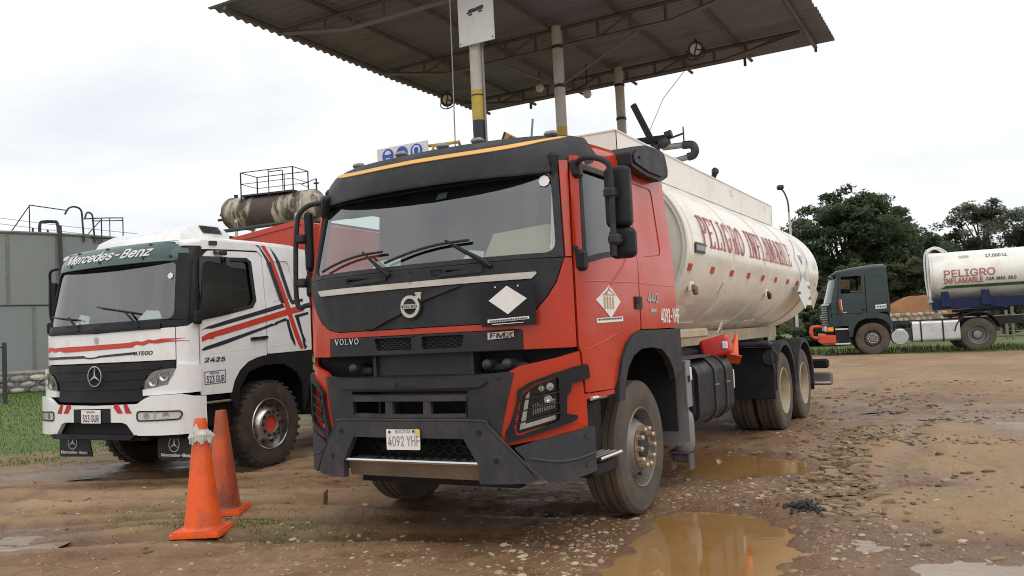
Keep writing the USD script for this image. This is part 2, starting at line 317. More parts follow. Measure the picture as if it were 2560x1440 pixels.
def frame(o, ex, ey):
    """4x4 with x -> ex, y -> ey, z -> ex cross ey, origin o."""
    ex = np.array(ex, float); ex /= np.linalg.norm(ex); ey = np.array(ey, float); ey -= ex * (ey @ ex); ey /= np.linalg.norm(ey)
    M = np.eye(4); M[:3, 0], M[:3, 1], M[:3, 2], M[:3, 3] = ex, ey, np.cross(ex, ey), o; return M
class Skin:
    """A truck's wrap-round surface: a plan curve from the middle of the front round the corner and back along the side; v is height."""
    def __init__(self, half, rake=None, tumble=None):
        p = np.array(half, float)
        for _ in range(3):
            q = np.empty((2 * len(p) - 2, 2)); q[0::2] = .75 * p[:-1] + .25 * p[1:]; q[1::2] = .25 * p[:-1] + .75 * p[1:]
            p = np.vstack([p[:1], q, p[-1:]])
        self.p = p; self.s = np.r_[0, np.cumsum(np.linalg.norm(np.diff(p, axis=0), axis=1))]
        self.rake = rake or (lambda z: 0 * z); self.tumble = tumble or (lambda z: 0 * z)
    def ux(self, x): return math.copysign(np.interp(abs(x), self.p[:, 0], self.s), x)
    def uy(self, y): 
        return float(np.interp(y, np.maximum.accumulate(self.p[:, 1] + np.arange(len(self.p)) * 1e-9), self.s))
    def at(self, u, v):
        a = np.abs(u); x = np.interp(a, self.s, self.p[:, 0]); y = np.interp(a, self.s, self.p[:, 1])
        y = np.where(a > self.s[-1], y + a - self.s[-1], y)
        y0, y1 = self.p[0, 1], self.p[-1, 1]
        f = np.clip(1 - (y - y0) / .75, 0, 1)
        return np.stack([np.sign(u) * x * (1 - self.tumble(v)), y + self.rake(v) * f, v], -1)
    def map(self, u, v, w):
        e = 1e-3; du = self.at(u + e, v) - self.at(u - e, v); dv = self.at(u, v + e) - self.at(u, v - e)
        n = np.cross(du, dv); n /= np.maximum(np.linalg.norm(n, axis=-1, keepdims=True), 1e-9)
        return self.at(u, v) + n * np.asarray(w)[..., None]
    def wrap(self, g, t=.02, off=0., res=.07):
        ms = []
        for x in polys(g):
            m = trimesh.creation.extrude_polygon(x, t, engine='earcut')
            V, F = trimesh.remesh.subdivide_to_size(m.vertices, m.faces, res, max_iter=12)
            m = trimesh.Trimesh(self.map(V[:, 0], V[:, 1], V[:, 2] + off), F, process=False); m.merge_vertices(); ms.append(m)
        return cat(ms)
    def sheet(self, g, off=0., res=.08):
        ms = []
        for x in polys(g):
            v, f = trimesh.creation.triangulate_polygon(x, engine='earcut'); V, F = trimesh.remesh.subdivide_to_size(np.c_[v, 0 * v[:, 0]], f, res, max_iter=12)
            m = trimesh.Trimesh(self.map(V[:, 0], V[:, 1], V[:, 2] + off), F, process=False); m.merge_vertices(); ms.append(m)
        return cat(ms)
    def line(self, pts, r, off=0., n=6, m=5):
        c = curve(np.array(pts, float), m) if len(pts) > 2 else np.linspace(pts[0], pts[1], 14)
        return path_tube(self.map(c[:, 0], c[:, 1], np.full(len(c), off)), r, n)
    def text(self, s, h, u, v, t=.006, bold=True, sx=1., slant=0., off=.002, rot=0., maker=None):
        m = (maker or meshkit.text_mesh)(s, h, t, bold) if maker is None else maker(s, h, t)
        V = np.array(m.vertices); V[:, 0] = V[:, 0] * sx + slant * V[:, 1]
        if rot: c, k = math.cos(rot), math.sin(rot); V[:, :2] = V[:, :2] @ np.array([[c, k], [-k, c]])
        V, F = trimesh.remesh.subdivide_to_size(V, m.faces, .09, max_iter=12)
        return trimesh.Trimesh(self.map(V[:, 0] + u, V[:, 1] + v, V[:, 2] + off), F, process=False)
def flat_text(s, h, M, t=.004, bold=True, sx=1., slant=0.):
    m = meshkit.text_mesh(s, h, t, bold); V = np.array(m.vertices); V[:, 0] = V[:, 0] * sx + slant * V[:, 1]
    m = trimesh.Trimesh(V, m.faces, process=False); m.apply_transform(M); return m
# slab-serif capitals for painted lettering: strokes in a 1-high cell; 'k' thick, 'n' thin
def serif_shape(ch):
    def st(x, y0=0, y1=1): return LineString([(x, y0), (x, y1)]).buffer(.056, cap_style=2)
    def hs(x0, x1, y, w=.03): return LineString([(x0, y), (x1, y)]).buffer(w, cap_style=2)
    def sf(x, y, w=.16): return hs(x - w, x + w, .03 if y == 0 else .97, .03)
    def arc(cx, cy, rx, ry, a0, a1, w=.055):
        a = np.radians(np.linspace(a0, a1, 26)); g = LineString(np.c_[cx + rx * np.cos(a), cy + ry * np.sin(a)]); return g.buffer(w, cap_style=2)
    def dg(x0, y0, x1, y1, w): return LineString([(x0, y0), (x1, y1)]).buffer(w, cap_style=2)
    full = lambda x: [st(x), sf(x, 0), sf(x, 1)]
    g = {'P': full(.16) + [hs(.16, .42, .96), hs(.16, .42, .48), arc(.42, .72, .19, .24, -90, 90)],
         'E': full(.16) + [hs(.16, .62, .96), hs(.16, .5, .5), hs(.16, .62, .04), hs(.56, .62, .88, .12), hs(.56, .62, .12, .12)],
         'L': full(.16) + [hs(.16, .62, .04), hs(.56, .62, .14, .13)], 'I': full(.16),
         'G': [arc(.42, .5, .30, .46, 40, 320), st(.64, .08, .46), sf(.62, .48 if 0 else 1, .0), hs(.5, .76, .46, .03), hs(.62, .68, .85, .11)],
         'R': full(.16) + [hs(.16, .42, .96), hs(.16, .42, .5), arc(.42, .73, .18, .23, -90, 90), dg(.4, .5, .66, 0, .08), sf(.68, 0, .09)],
         'O': [arc(.42, .5, .31, .46, 0, 360)], 'N': full(.14) + [dg(.14, 1, .66, 0, .075), st(.66, 0, 1), sf(.66, 1)],
         'F': full(.16) + [hs(.16, .62, .96), hs(.16, .5, .5), hs(.56, .62, .88, .12)],
         'A': [dg(.08, 0, .38, 1, .04), dg(.38, 1, .68, 0, .085), hs(.2, .56, .33, .035), sf(.08, 0, .1), sf(.68, 0, .13)],
         'M': full(.14) + [dg(.14, 1, .45, .1, .075), dg(.45, .1, .76, 1, .045), st(.78), sf(.78, 0), sf(.78, 1)],
         'B': full(.16) + [hs(.16, .42, .96), hs(.16, .42, .52), hs(.16, .42, .04), arc(.42, .74, .17, .22, -90, 90), arc(.42, .28, .21, .24, -90, 90)],
         'V': [dg(.1, 1, .4, 0, .09), dg(.4, 0, .7, 1, .045), sf(.1, 1, .14), sf(.7, 1, .1)], ' ': []}[ch]
    wdt = {'I': .36, 'M': .98, 'N': .86, 'G': .86, 'O': .88, 'A': .80, 'V': .80, ' ': .45}; wdt = {'F': .64, 'L': .68, 'P': .68, **wdt}.get(ch, .74)
    return (unary_union(g) if g else None), wdt
def serif_text(s, h, t):
    x, out = 0., []
    for ch in s:
        g, w = serif_shape(ch)
        if g is not None: out.append(ext(affinity.affine_transform(g.simplify(.004), [h, 0, 0, h, x * h, 0]), t))
        x += w + .10
    return cat(out)

def wheel(parent, c, side, D=1.04, W=.30, style='steer', tyre='tyre_rubber', rim='dusty_rim', nut='brass_nut', flange='rusty_flange', hub='charcoal_plastic', lugs=False, label=None):
    """One wheel of a truck with its axle along x; side +1 shows its outer face towards +x."""
    w = sub(parent, 'wheel', label); R, h, c = D / 2, W / 2, np.array(c, float)
    k = R / .52
    prof = [(.295, h * .80), (.305, h * .92), (.335, h * .97), (.39, h * 1.03), (.44, h * 1.03), (.475, h * .97), (.482, h * .985), (.50, h * .90), (.517, h * .80), (.52, h * .62),
            (.519, h * .50), (.508, h * .49), (.508, h * .43), (.52, h * .42), (.521, h * .12), (.509, h * .10), (.509, h * .03), (.521, h * .01)]
    prof = [(r * k, x) for r, x in prof]; prof = prof + [(r, -x) for r, x in prof[::-1]]
    tm = [lathe(prof, 72, 'x', c, flip=True)]
    if lugs:
        for i in range(34):
            a = i / 34 * 2 * PI
            for sx in (-1, 1):
                b = bx((sx * h * .62, 0, 0), (h * .74, .040, .022), .006); b.apply_translation((0, 0, R - .001))
                b.apply_transform(trimesh.transformations.rotation_matrix(a + (sx > 0) * .09, (1, 0, 0))); b.apply_translation(c); tm.append(b)
    part(w, 'tyre', tm, tyre, smooth=40)
    S = lambda pr: [(r, side * x) for r, x in pr]
    L = lambda pr, n=48: lathe(S(pr), n, 'x', c, flip=(side > 0))
    def ring(n, rad, x, make):
        out = []
        for i in range(n):
            a = (i + .5) / n * 2 * PI; m = make(); m.apply_transform(trimesh.transformations.rotation_matrix(a, (1, 0, 0)) @ trimesh.transformations.translation_matrix((0, 0, rad)))
            m.apply_translation(c + np.array([side * x, 0, 0])); out.append(m)
        return out
    if style in ('steer', 'polish'):
        part(w, 'rim', L([(.30, h * .78), (.312, h * .93), (.306, h * 1.0), (.297, h * .96), (.285, h * .5), (.270, h * .18), (.262, h * .12), (.252, h * .22), (.19, h * .80), (.178, h * .92), (.165, h * .97), (.10, h * .97), (.10, 0)]), rim, smooth=40)
        for m in ring(10, .228, h * .50, lambda: trimesh.creation.icosphere(2, .5).apply_transform(np.diag([.018, .055, .062, 1])).apply_transform(trimesh.transformations.rotation_matrix(side * .75, (0, 1, 0)))):
            part(w, 'hand_hole', m, 'dark_recess')
        part(w, 'hub_flange', L([(.174, h * .985), (.17, h * 1.01), (.112, h * 1.01), (.105, h * .9)]), flange)
        part(w, 'hub', L([(.112, h * .9), (.105, h * 1.02), (.09, h * 1.1), (.05, h * 1.12), (.0, h * 1.12)] if style == 'steer' else [(.125, h * 1.0), (.105, h * .8), (.06, h * .75), (0, h * .75)]), hub)
        if style == 'steer':
            for m in ring(10, .143, h, lambda: cat(cyl((-.002 * side, 0, 0), (side * .035, 0, 0), .021, 6), trimesh.creation.icosphere(1, .021).apply_translation((side * .042, 0, 0)))):
                part(w, 'wheel_nut', m, nut)
        else:
            for m in ring(10, .143, h * 1.01, lambda: cyl((0, 0, 0), (side * .012, 0, 0), .019, 10)):
                part(w, 'wheel_nut', m, 'dark_recess')
    else:
        part(w, 'rim', L([(.30, h * .78), (.312, h * .93), (.306, h * 1.0), (.295, h * .96), (.285, h * .6), (.268, -h * .1), (.262, -h * .5), (.20, -h * .62), (.17, -h * .62), (.15, -h * .55)]), rim, smooth=40)
        part(w, 'hub', L([(.15, -h * .6), (.135, h * .1), (.12, h * .3), (.06, h * .36), (0, h * .36)]), rim)
        for m in ring(10, .20, -h * .62, lambda: cyl((0, 0, 0), (side * .03, 0, 0), .02, 6)):
            part(w, 'wheel_nut', m, nut)
    return w

def manifold_box(c, s, r, rz=0, rot=None):
    """A rounded box: the hull of eight spheres."""
    h = np.array(s) / 2 - r; sp = manifold3d.Manifold.sphere(r, 20)
    m = manifold3d.Manifold.batch_hull([sp.translate((float(a * h[0]), float(b * h[1]), float(d * h[2]))) for a in (-1, 1) for b in (-1, 1) for d in (-1, 1)])
    me = m.to_mesh(); t = trimesh.Trimesh(me.vert_properties[:, :3], me.tri_verts, process=False)
    t.apply_transform(trimesh.transformations.euler_matrix(*np.radians(rot if rot else (0, 0, rz)))); t.apply_translation(c); return t


# ================================================================ the yard
def sstep(a, b, x): t = np.clip((np.asarray(x, float) - a) / (b - a), 0, 1); return t * t * (3 - 2 * t)
def wob(pts, r=.25): return P(pts).buffer(r * .5).buffer(-r).buffer(r * .6)
PUD = [  # outline, level, depth, look, label
    (wob([(1.2, -.9), (1.40, -.2), (1.33, .55), (1.22, 1.15), (1.34, 1.72), (1.75, 1.80), (2.15, 1.62), (2.40, 1.2), (2.55, .5), (2.66, -.1), (2.5, -1.0)]), -.030, .07, 'muddy_water', 'large orange brown muddy puddle in the foreground beside the front wheel'),
    (wob([(.2, 4.5), (.65, 3.7), (1.10, 2.95), (1.50, 2.98), (1.85, 3.25), (2.12, 3.78), (2.02, 4.25), (1.3, 4.6), (.6, 4.75)]), -.028, .06, 'muddy_water', 'brown puddle beside the red truck just behind its front wheel'),
    (wob([(2.60, 1.2), (2.74, .70), (3.0, .62), (3.12, .9), (2.95, 1.22)], .1), -.016, .03, 'wet_film', 'small bright puddle right of the large muddy puddle'),
    (wob([(2.95, .62), (3.15, .20), (3.7, .10), (4.2, .4), (4.2, 1.0), (3.6, .92), (3.3, .78)], .14), -.018, .035, 'wet_film', 'shallow bright puddle in the right foreground corner'),
    (wob([(3.3, 7.9), (3.7, 7.2), (4.1, 6.0), (4.5, 6.2), (4.6, 7.4), (4.2, 8.2)], .2), -.018, .035, 'wet_film', 'shallow silvery puddle at the right edge of the yard'),
    (wob([(1.7, 8.6), (2.0, 8.25), (2.9, 8.25), (4.4, 8.6), (4.4, 8.8), (2.6, 8.62)], .1), -.016, .03, 'wet_film', 'long narrow puddle across the middle of the yard'),
    (wob([(-7.6, 1.1), (-7.0, .75), (-6.3, 1.15), (-5.4, 2.1), (-4.9, 2.5), (-5.2, 2.75), (-6.2, 2.1), (-7.2, 1.7)], .2), -.02, .04, 'wet_film', 'wet rut in front of the white truck'),
    (wob([(-3.75, -1.0), (-3.35, -1.25), (-2.85, -1.02), (-3.1, -.72), (-3.5, -.72)], .15), -.018, .035, 'wet_film', 'small dark puddle at the left edge of the foreground'),
    (wob([(1.35, 9.4), (1.75, 9.0), (2.1, 9.3), (1.8, 10.3), (1.5, 10.2)], .12), -.016, .03, 'wet_film', 'small puddle beside the rear wheels of the red truck'),
    (wob([(2.7, 2.9), (3.0, 2.75), (3.25, 2.95), (3.0, 3.2)], .1), -.014, .028, 'wet_film', 'tiny puddle on the tan crust right of the red truck')]
def terrain(x, y):
    x, y = np.asarray(x, float), np.asarray(y, float); p = np.stack([x, y, 0 * x], -1)
    z = .20 * sstep(13, 26, y + .25 * x) 
    near = np.exp(-(np.hypot(x - 1, y - 2) / 26) ** 2)
    z = z + near * ((meshkit.fbm(p * .55, 4, 3) - .5) * .075 + (meshkit.fbm(p * 3.1, 4, 11) - .5) * .042 + (meshkit.fbm(p * 11, 3, 23) - .5) * .026 + (meshkit.noise(p * 27, 29) - .5) * .010)
    # wheel ruts sweeping across the left foreground and along the right
    for (ax, ay, bx_, by, wd, dp) in ((-7.5, -.1, 1.5, 4.9 - 3.4, .16, .05), (-7.5, .55, -1.6, 3.3, .17, .07), (-6., -2.2, .5, .4, .15, .05), (-6.5, -1.4, -.6, .6, .10, .04), (-7, -.7, -1.4, 1.6, .09, .04), (2.6, 2.2, 3.1, 12., .16, .03), (1.9, 2.0, 2.0, 14, .18, .025)):
        dx, dy = bx_ - ax, by - ay; L = math.hypot(dx, dy); t = ((x - ax) * dx + (y - ay) * dy) / L; d = ((x - ax) * -dy + (y - ay) * dx) / L + .12 * np.sin(t * .9) + .05 * np.sin(t * 2.7)
        f = sstep(-1, .8, t) * (1 - sstep(L - .8, L + .8, t)); z = z + f * (-dp * np.exp(-(d / wd) ** 2) + dp * .45 * (.4 + 1.2 * meshkit.fbm(p * 1.3, 3, 41)) * (np.exp(-((d - 1.9 * wd) / (wd * .7)) ** 2) + np.exp(-((d + 1.9 * wd) / (wd * .7)) ** 2)))
    # broken crust on the right: a low shelf with a ragged edge
    edge = 2.45 + .25 * np.sin(y * 1.1) + (meshkit.fbm(p * 2.2, 4, 31) - .5) * .9
    z = z + near * .035 * sstep(-.06, .06, x - edge) * sstep(1.2, 2.2, y) * (1 - sstep(6.5, 9, y))
    # flat pads where wheels stand
    for wx, wy in [(1.1, 1.36), (-1.1, 1.36), (.95, 6.76), (-.95, 6.76), (.95, 8.13), (-.95, 8.13), (-4.0, 2.55), (-6.4, 2.45), (-1.95, -.33), (-2.39, .33)]:
        f = np.exp(-((x - wx) ** 2 + (y - wy) ** 2) / .30 ** 2); z = z * (1 - f) + (-.004) * f
    return z
def grid_axis(c, n, near, far):
    t = np.linspace(-1, 1, n); k = np.arcsinh(far / near); return c + near * np.sinh(k * t)
HF = []
def build_ground():
    xs = np.unique(np.round(np.r_[np.arange(-9.5, -5, .05), np.arange(-5, 4.3, .03), np.linspace(4.3, 12, 60), 12 + np.geomspace(.3, 480, 46), -9.5 - np.geomspace(.1, 480, 60)], 4))
    ys = np.unique(np.round(np.r_[np.arange(-2.4, 4.5, .03), np.arange(4.5, 9.5, .05), np.linspace(9.5, 36, 190), 36 + np.geomspace(.5, 480, 40), -2.4 - np.geomspace(.1, 120, 30)], 4))
    X, Y = np.meshgrid(xs, ys, indexing='ij'); Z = terrain(X, Y)
    p = np.stack([X, Y, 0 * X], -1)
    wet = np.zeros_like(X)
    jig = (meshkit.fbm(p * 3.3, 4, 5) - .5) * .22 + (meshkit.fbm(p * 9, 3, 6) - .5) * .24
    for g, lvl, dep, lk, lb in PUD:
        x0, y0, x1, y1 = g.buffer(.9).bounds; m = (X > x0) & (X < x1) & (Y > y0) & (Y < y1)
        pts = shapely.points(X[m], Y[m]); d = np.where(shapely.contains(g, pts), -1, 1) * shapely.distance(g.exterior, pts)
        d = d + jig[m]; f = 1 - sstep(-.20, .16, d); Z[m] = Z[m] * (1 - f) + (lvl + .012 - dep * (1 - sstep(-.45, .02, d))) * f
        wet[m] = np.maximum(wet[m], 1 - sstep(-.02, .55, d))
    grass = sstep(-8.4, -10.2, X + (meshkit.fbm(p * .9, 4, 8) - .5) * 2.4 - .25 * (Y - 2)) * .95
    grass = np.maximum(grass, sstep(25.3, 26.3, Y + (meshkit.fbm(p * .5, 3, 9) - .5) * 1.4 + .2 * X) * .9)
    tuft = np.exp(-(((X + 1.75) / 1.25) ** 2 + ((Y + .02) / .38) ** 2)) * 1.2 * (meshkit.fbm(p * 4, 4, 12) - .25)
    grass = np.clip(np.maximum(grass, tuft), 0, 1)
    grass = np.maximum(grass, .75 * sstep(-7.0, -8.6, X + (meshkit.fbm(p * 1.6, 4, 14) - .5) * 2.6 - .25 * (Y - 2)) * sstep(.42, .6, meshkit.fbm(p * 3, 4, 15)))
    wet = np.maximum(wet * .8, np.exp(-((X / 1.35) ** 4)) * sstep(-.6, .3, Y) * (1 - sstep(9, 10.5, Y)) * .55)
    wet = np.maximum(wet, .35 * sstep(.5, .62, meshkit.fbm(p * .8, 4, 17)) * sstep(3, 8, Y))
    wet = np.maximum(wet, .45 * sstep(-.6, -.2, X) * sstep(2.7, 1.6, X) * sstep(3.4, 2.0, Y))
    dry = sstep(2.2, 2.7, X + (meshkit.fbm(p * 1.7, 4, 19) - .5) * 1.2) * sstep(.9, 1.8, Y) * (1 - sstep(7, 9, Y))
    dry = np.maximum(dry, .6 * sstep(.52, .66, meshkit.fbm(p * 1.1, 5, 20)) * (1 - np.exp(-((X / 1.8) ** 2))) * (1 - sstep(-2.2, -1.2, X) * sstep(3.6, 2.4, X) * sstep(3, 1.5, Y)))
    dry = np.maximum(dry, .5 * sstep(10.5, 14, Y))
    crest = Z - (np.roll(Z, 9, 0) + np.roll(Z, -9, 0) + np.roll(Z, 9, 1) + np.roll(Z, -9, 1)) / 4      # raised mud dries out first
    dry = np.clip(dry + .6 * sstep(.006, .026, crest) * (X < -1.2) * (Y < 6) , 0, 1); wet = np.clip(wet + .5 * sstep(.004, .02, -crest) * (X < 5) * (Y < 12), 0, 1)
    HF.append((xs, ys, Z))
    mask = np.stack([np.clip(wet, 0, 1), np.clip(grass, 0, 1), np.clip(dry, 0, 1)], -1).reshape(-1, 3)
    nx, ny = X.shape; i = np.arange(nx - 1)[:, None] * ny + np.arange(ny - 1)[None]; F = np.stack([i, i + ny, i + ny + 1, i + 1], -1).reshape(-1, 4)
    V = np.stack([X, Y, Z], -1).reshape(-1, 3)
    m = usdkit.mesh(stage, '/World/ground', (V, F), LOOK['yard_clay'], smooth=True)
    UsdGeom.PrimvarsAPI(m).CreatePrimvar('mask', Sdf.ValueTypeNames.Float3Array, 'vertex').Set(Vt.Vec3fArray.FromNumpy(mask.astype(np.float32)))
    tag(m.GetPrim(), 'brown muddy clay yard with ruts, tan crust and scattered stones', 'ground', kind='structure')
    for g, lvl, dep, lk, lb in PUD:
        x0, y0, x1, y1 = g.buffer(.3).bounds; h = g.buffer(.14)
        w = trimesh.creation.triangulate_polygon(h.simplify(.01), engine='earcut'); V = np.c_[w[0], np.full(len(w[0]), lvl)]
        q = usdkit.mesh(stage, fresh('/World', 'puddle'), trimesh.Trimesh(V, w[1], process=False), LOOK[lk]); tag(q.GetPrim(), lb, 'puddle', kind='structure')
build_ground()

def ground_z(x, y):
    xs, ys, Z = HF[0]; i = min(max(np.searchsorted(xs, x) - 1, 0), len(xs) - 2); j = min(max(np.searchsorted(ys, y) - 1, 0), len(ys) - 2)
    a, b = (x - xs[i]) / (xs[i + 1] - xs[i]), (y - ys[j]) / (ys[j + 1] - ys[j])
    return float((1 - a) * ((1 - b) * Z[i, j] + b * Z[i, j + 1]) + a * ((1 - b) * Z[i + 1, j] + b * Z[i + 1, j + 1]))
def instancer(name, protos, pos, scale, quat, idx, label, category):
    I = UsdGeom.PointInstancer.Define(stage, '/World/' + name); tag(I.GetPrim(), label, category, kind='stuff')
    for i, (mesh, mat) in enumerate(protos):
        q = usdkit.mesh(stage, f'/World/{name}/stone_{i + 1:03d}', mesh, LOOK[mat], smooth=False); I.GetPrototypesRel().AddTarget(q.GetPath())
    I.CreatePositionsAttr(Vt.Vec3fArray.FromNumpy(np.asarray(pos, np.float32))); I.CreateScalesAttr(Vt.Vec3fArray.FromNumpy(np.asarray(scale, np.float32)))
    I.CreateOrientationsAttr(Vt.QuathArray([Gf.Quath(float(a), float(b), float(c), float(d)) for a, b, c, d in quat])); I.CreateProtoIndicesAttr([int(i) for i in idx])
def stone_mesh(seed, flat=.6, sub=2, rough=.35):
    m = trimesh.creation.icosphere(sub); v = m.vertices; v = v * (1 + rough * (meshkit.fbm(v * 1.6 + seed * 7.3, 3, seed)[:, None] - .5) * 2); v = np.sign(v) * np.abs(v) ** .8
    return trimesh.Trimesh(v * [1, .8, flat], m.faces, process=False)
def pebbles():
    N = 9000; pos, sc, qt, ix = [], [], [], []
    M_ = 110000; x, y = rng.uniform(-4.5, 4.6, M_), rng.uniform(-1.6, 7.5, M_); o = np.ones(M_)
    d = meshkit.noise(np.stack([x * .8, y * .8, 3 * o], -1), 4) * .6 + meshkit.noise(np.stack([x * 2.2, y * 2.2, 9 * o], -1), 5) * .4
    ga = lambda cx_, cy_, sx, sy: np.exp(-(((x - cx_) / sx) ** 2 + ((y - cy_) / sy) ** 2))
    band = ga(1.35, .6, .75, 1.5) + .8 * ga(1.9, 2.4, .5, .5) + .35 * ga(2.9, .9, .7, .9) + .25 * ga(-.4, -.6, 1.3, .8)
    keep = rng.random(M_) < d * d * .12 + band * d * 1.1; pts = shapely.points(x, y)
    for g, *_ in PUD[:2]: keep &= ~shapely.contains(g.buffer(-.06), pts)
    for x, y in zip(x[keep][:N], y[keep][:N]):
        s = .0055 * math.exp(rng.normal(0, .5)); s = min(s * (2.7 if rng.random() < .13 else 1), .034); pos.append((x, y, ground_z(x, y) - s * .12)); sc.append((s * rng.uniform(.8, 1.6), s * rng.uniform(.8, 1.3), s * rng.uniform(.6, 1.1)))
        a = rng.uniform(0, PI); qt.append((math.cos(a), rng.normal(0, .08), rng.normal(0, .08), math.sin(a))); ix.append(rng.integers(0, 4))
    lk = ['pebble_stone', 'field_stone', 'pebble_pale', 'pebble_red']
    surf('pebble_pale', (.42, .33, .23), .7, var=.2, vs=30); surf('pebble_red', (.28, .15, .09), .75, var=.2, vs=30)
    instancer('pebbles', [(stone_mesh(i, .6, 1), lk[i]) for i in range(4)], pos, sc, qt, ix, 'loose pale pebbles and gravel scattered over the wet mud', 'gravel')
pebbles()
def clods():
    M_ = 30000; x, y = rng.uniform(-6, 5.2, M_), rng.uniform(-1.6, 15, M_); d = meshkit.fbm(np.stack([x * .9, y * .9, 0 * x + 5], -1), 4, 51)
    ga = lambda cx_, cy_, sx, sy: np.exp(-(((x - cx_) / sx) ** 2 + ((y - cy_) / sy) ** 2))
    keep = rng.random(M_) < sstep(.48, .62, d) * (.16 + .8 * ga(2.6, 6.8, 1.3, 3.0) + .5 * ga(2.3, 2.6, .5, 1.2)); pts = shapely.points(x, y)
    for g, *_ in PUD: keep &= ~shapely.contains(g.buffer(-.03), pts)
    pos, sc, qt, ix = [], [], [], []
    for x, y in zip(x[keep][:7000], y[keep][:7000]):
        s = .010 * math.exp(rng.normal(0, .55)) * (1 + .06 * max(0, y)); s = min(s, .05); pos.append((x, y, ground_z(x, y) + s * .1)); sc.append((s * rng.uniform(.8, 1.6), s * rng.uniform(.8, 1.3), s * rng.uniform(.4, .8))); a = rng.uniform(0, PI); qt.append((math.cos(a), 0, 0, math.sin(a))); ix.append(rng.integers(0, 3))
    surf('dark_clod', (.095, .06, .036), .8, var=.3, vs=30); surf('brown_clod', (.17, .11, .066), .85, var=.3, vs=30); surf('tan_clod', (.27, .19, .115), .85, var=.3, vs=30)
    instancer('mud_clods', [(stone_mesh(40 + i, .7, 1, .6), k) for i, k in enumerate(('dark_clod', 'brown_clod', 'tan_clod'))], pos, sc, qt, ix, 'dark and brown clods of churned mud lying over the yard', 'mud clods')
clods()
def crust_slabs():
    """Broken flakes of dried crust along the ragged edge on the right."""
    ms = []
    for k in range(330):
        t = rng.random(); y = 1.6 + 4.6 * t; x = 2.42 + .25 * math.sin(y * 1.1) + rng.normal(0, .17)
        if any(g.contains(Point(x, y)) for g, *_ in PUD): continue
        r = rng.uniform(.025, .085); n = rng.integers(5, 8); a = np.sort(rng.uniform(0, 2 * PI, n)); g = P(list(zip(x + r * np.cos(a) * rng.uniform(.7, 1.2, n), y + r * np.sin(a) * rng.uniform(.5, 1., n))))
        for q in polys(g):
            if q.area < 3e-4: continue
            m = trimesh.creation.extrude_polygon(q, rng.uniform(.012, .026), engine='earcut'); c = np.array([x, y, 0]); m.apply_translation(-c)
            m.apply_transform(trimesh.transformations.euler_matrix(rng.normal(0, .10), rng.normal(0, .10), 0)); m.apply_translation(c + [0, 0, ground_z(x, y) + .002]); ms.append(m)
    surf('dry_crust', (.29, .215, .13), .85, var=.25, vs=8, dirt=(.17, .115, .065), dirt_amt=.4, dirt_scale=6., bump=.4, bs=40)
    solo('crust_flakes', ms, 'dry_crust', 'broken tan flakes of dried mud crust on the right of the yard', 'mud crust', kind='stuff', smooth=False)
crust_slabs()
def grass():
    V, F = [], []
    def blade(x, y, z, h, w, a, lean):
        dx, dy = math.cos(a), math.sin(a); b = len(V); lx, ly = -dy * lean * h, dx * lean * h
        V.extend([(x - dx * w, y - dy * w, z), (x + dx * w, y + dy * w, z), (x + lx * .4 + dx * w * .7, y + ly * .4 + dy * w * .7, z + h * .6), (x + lx, y + ly, z + h)]); F.extend([(b, b + 1, b + 2), (b, b + 2, b + 3)])
    n = 0; out = []
    while n < 26000:
        u = rng.random(); x = -8.1 - 26 * u ** 1.7; y = rng.uniform(-.5, 18) if u > .15 else rng.uniform(.2, 6)
        if y < 1.2 + (-8 - x) * .28 - 1.5: continue
        e = x - .25 * (y - 2)
        if e > -9.4 and rng.random() < .80: continue
        s = 1 + (-8 - x) * .06; blade(x, y, ground_z(x, y) - .005, rng.uniform(.02, .05) * s, .006 * s * rng.uniform(.6, 1.4), rng.uniform(0, 2 * PI), rng.uniform(-.7, .7)); n += 1
    m1 = trimesh.Trimesh(V, F, process=False); V, F = [], []
    solo('grass', m1, 'grass_blade', 'short green grass left of the white truck', 'grass', kind='stuff', smooth=False)
    V.clear() if V else None
    for k in range(3600):
        x, y = rng.normal(-1.75, .75), rng.normal(-.02, .22)
        if math.sin(x * 7.3 + 1.9 * math.sin(y * 9)) + math.sin(x * 3.1 - y * 11) < -.35: continue
        blade(x, y, ground_z(x, y) - .002, rng.uniform(.008, .028), .0028, rng.uniform(0, 2 * PI), rng.uniform(-1, 1))
    for k in range(1600):
        x, y = rng.uniform(-8.8, -5.6), rng.uniform(1.6, 4.2)
        if math.sin(x * 3.3 + 1.9 * math.sin(y * 4)) + math.sin(x * 1.7 - y * 5) < .1: continue
        blade(x, y, ground_z(x, y) - .002, rng.uniform(.01, .04), .004, rng.uniform(0, 2 * PI), rng.uniform(-1, 1))
    solo('sparse_grass', trimesh.Trimesh(V, F, process=False), 'grass_blade', 'sparse low grass on the mud around the orange cones', 'grass', kind='stuff', smooth=False)
    V, F = [], []
    for k in range(9000):
        x = rng.uniform(-10, 22); y = rng.uniform(26.2, 31) - .2 * x
        blade(x, y, ground_z(x, y) - .01, rng.uniform(.05, .22), .014, rng.uniform(0, 2 * PI), rng.uniform(-.7, .7))
    solo('verge_grass', trimesh.Trimesh(V, F, process=False), 'dry_grass', 'strip of green grass behind the dark green truck', 'grass', kind='stuff', smooth=False)
grass()

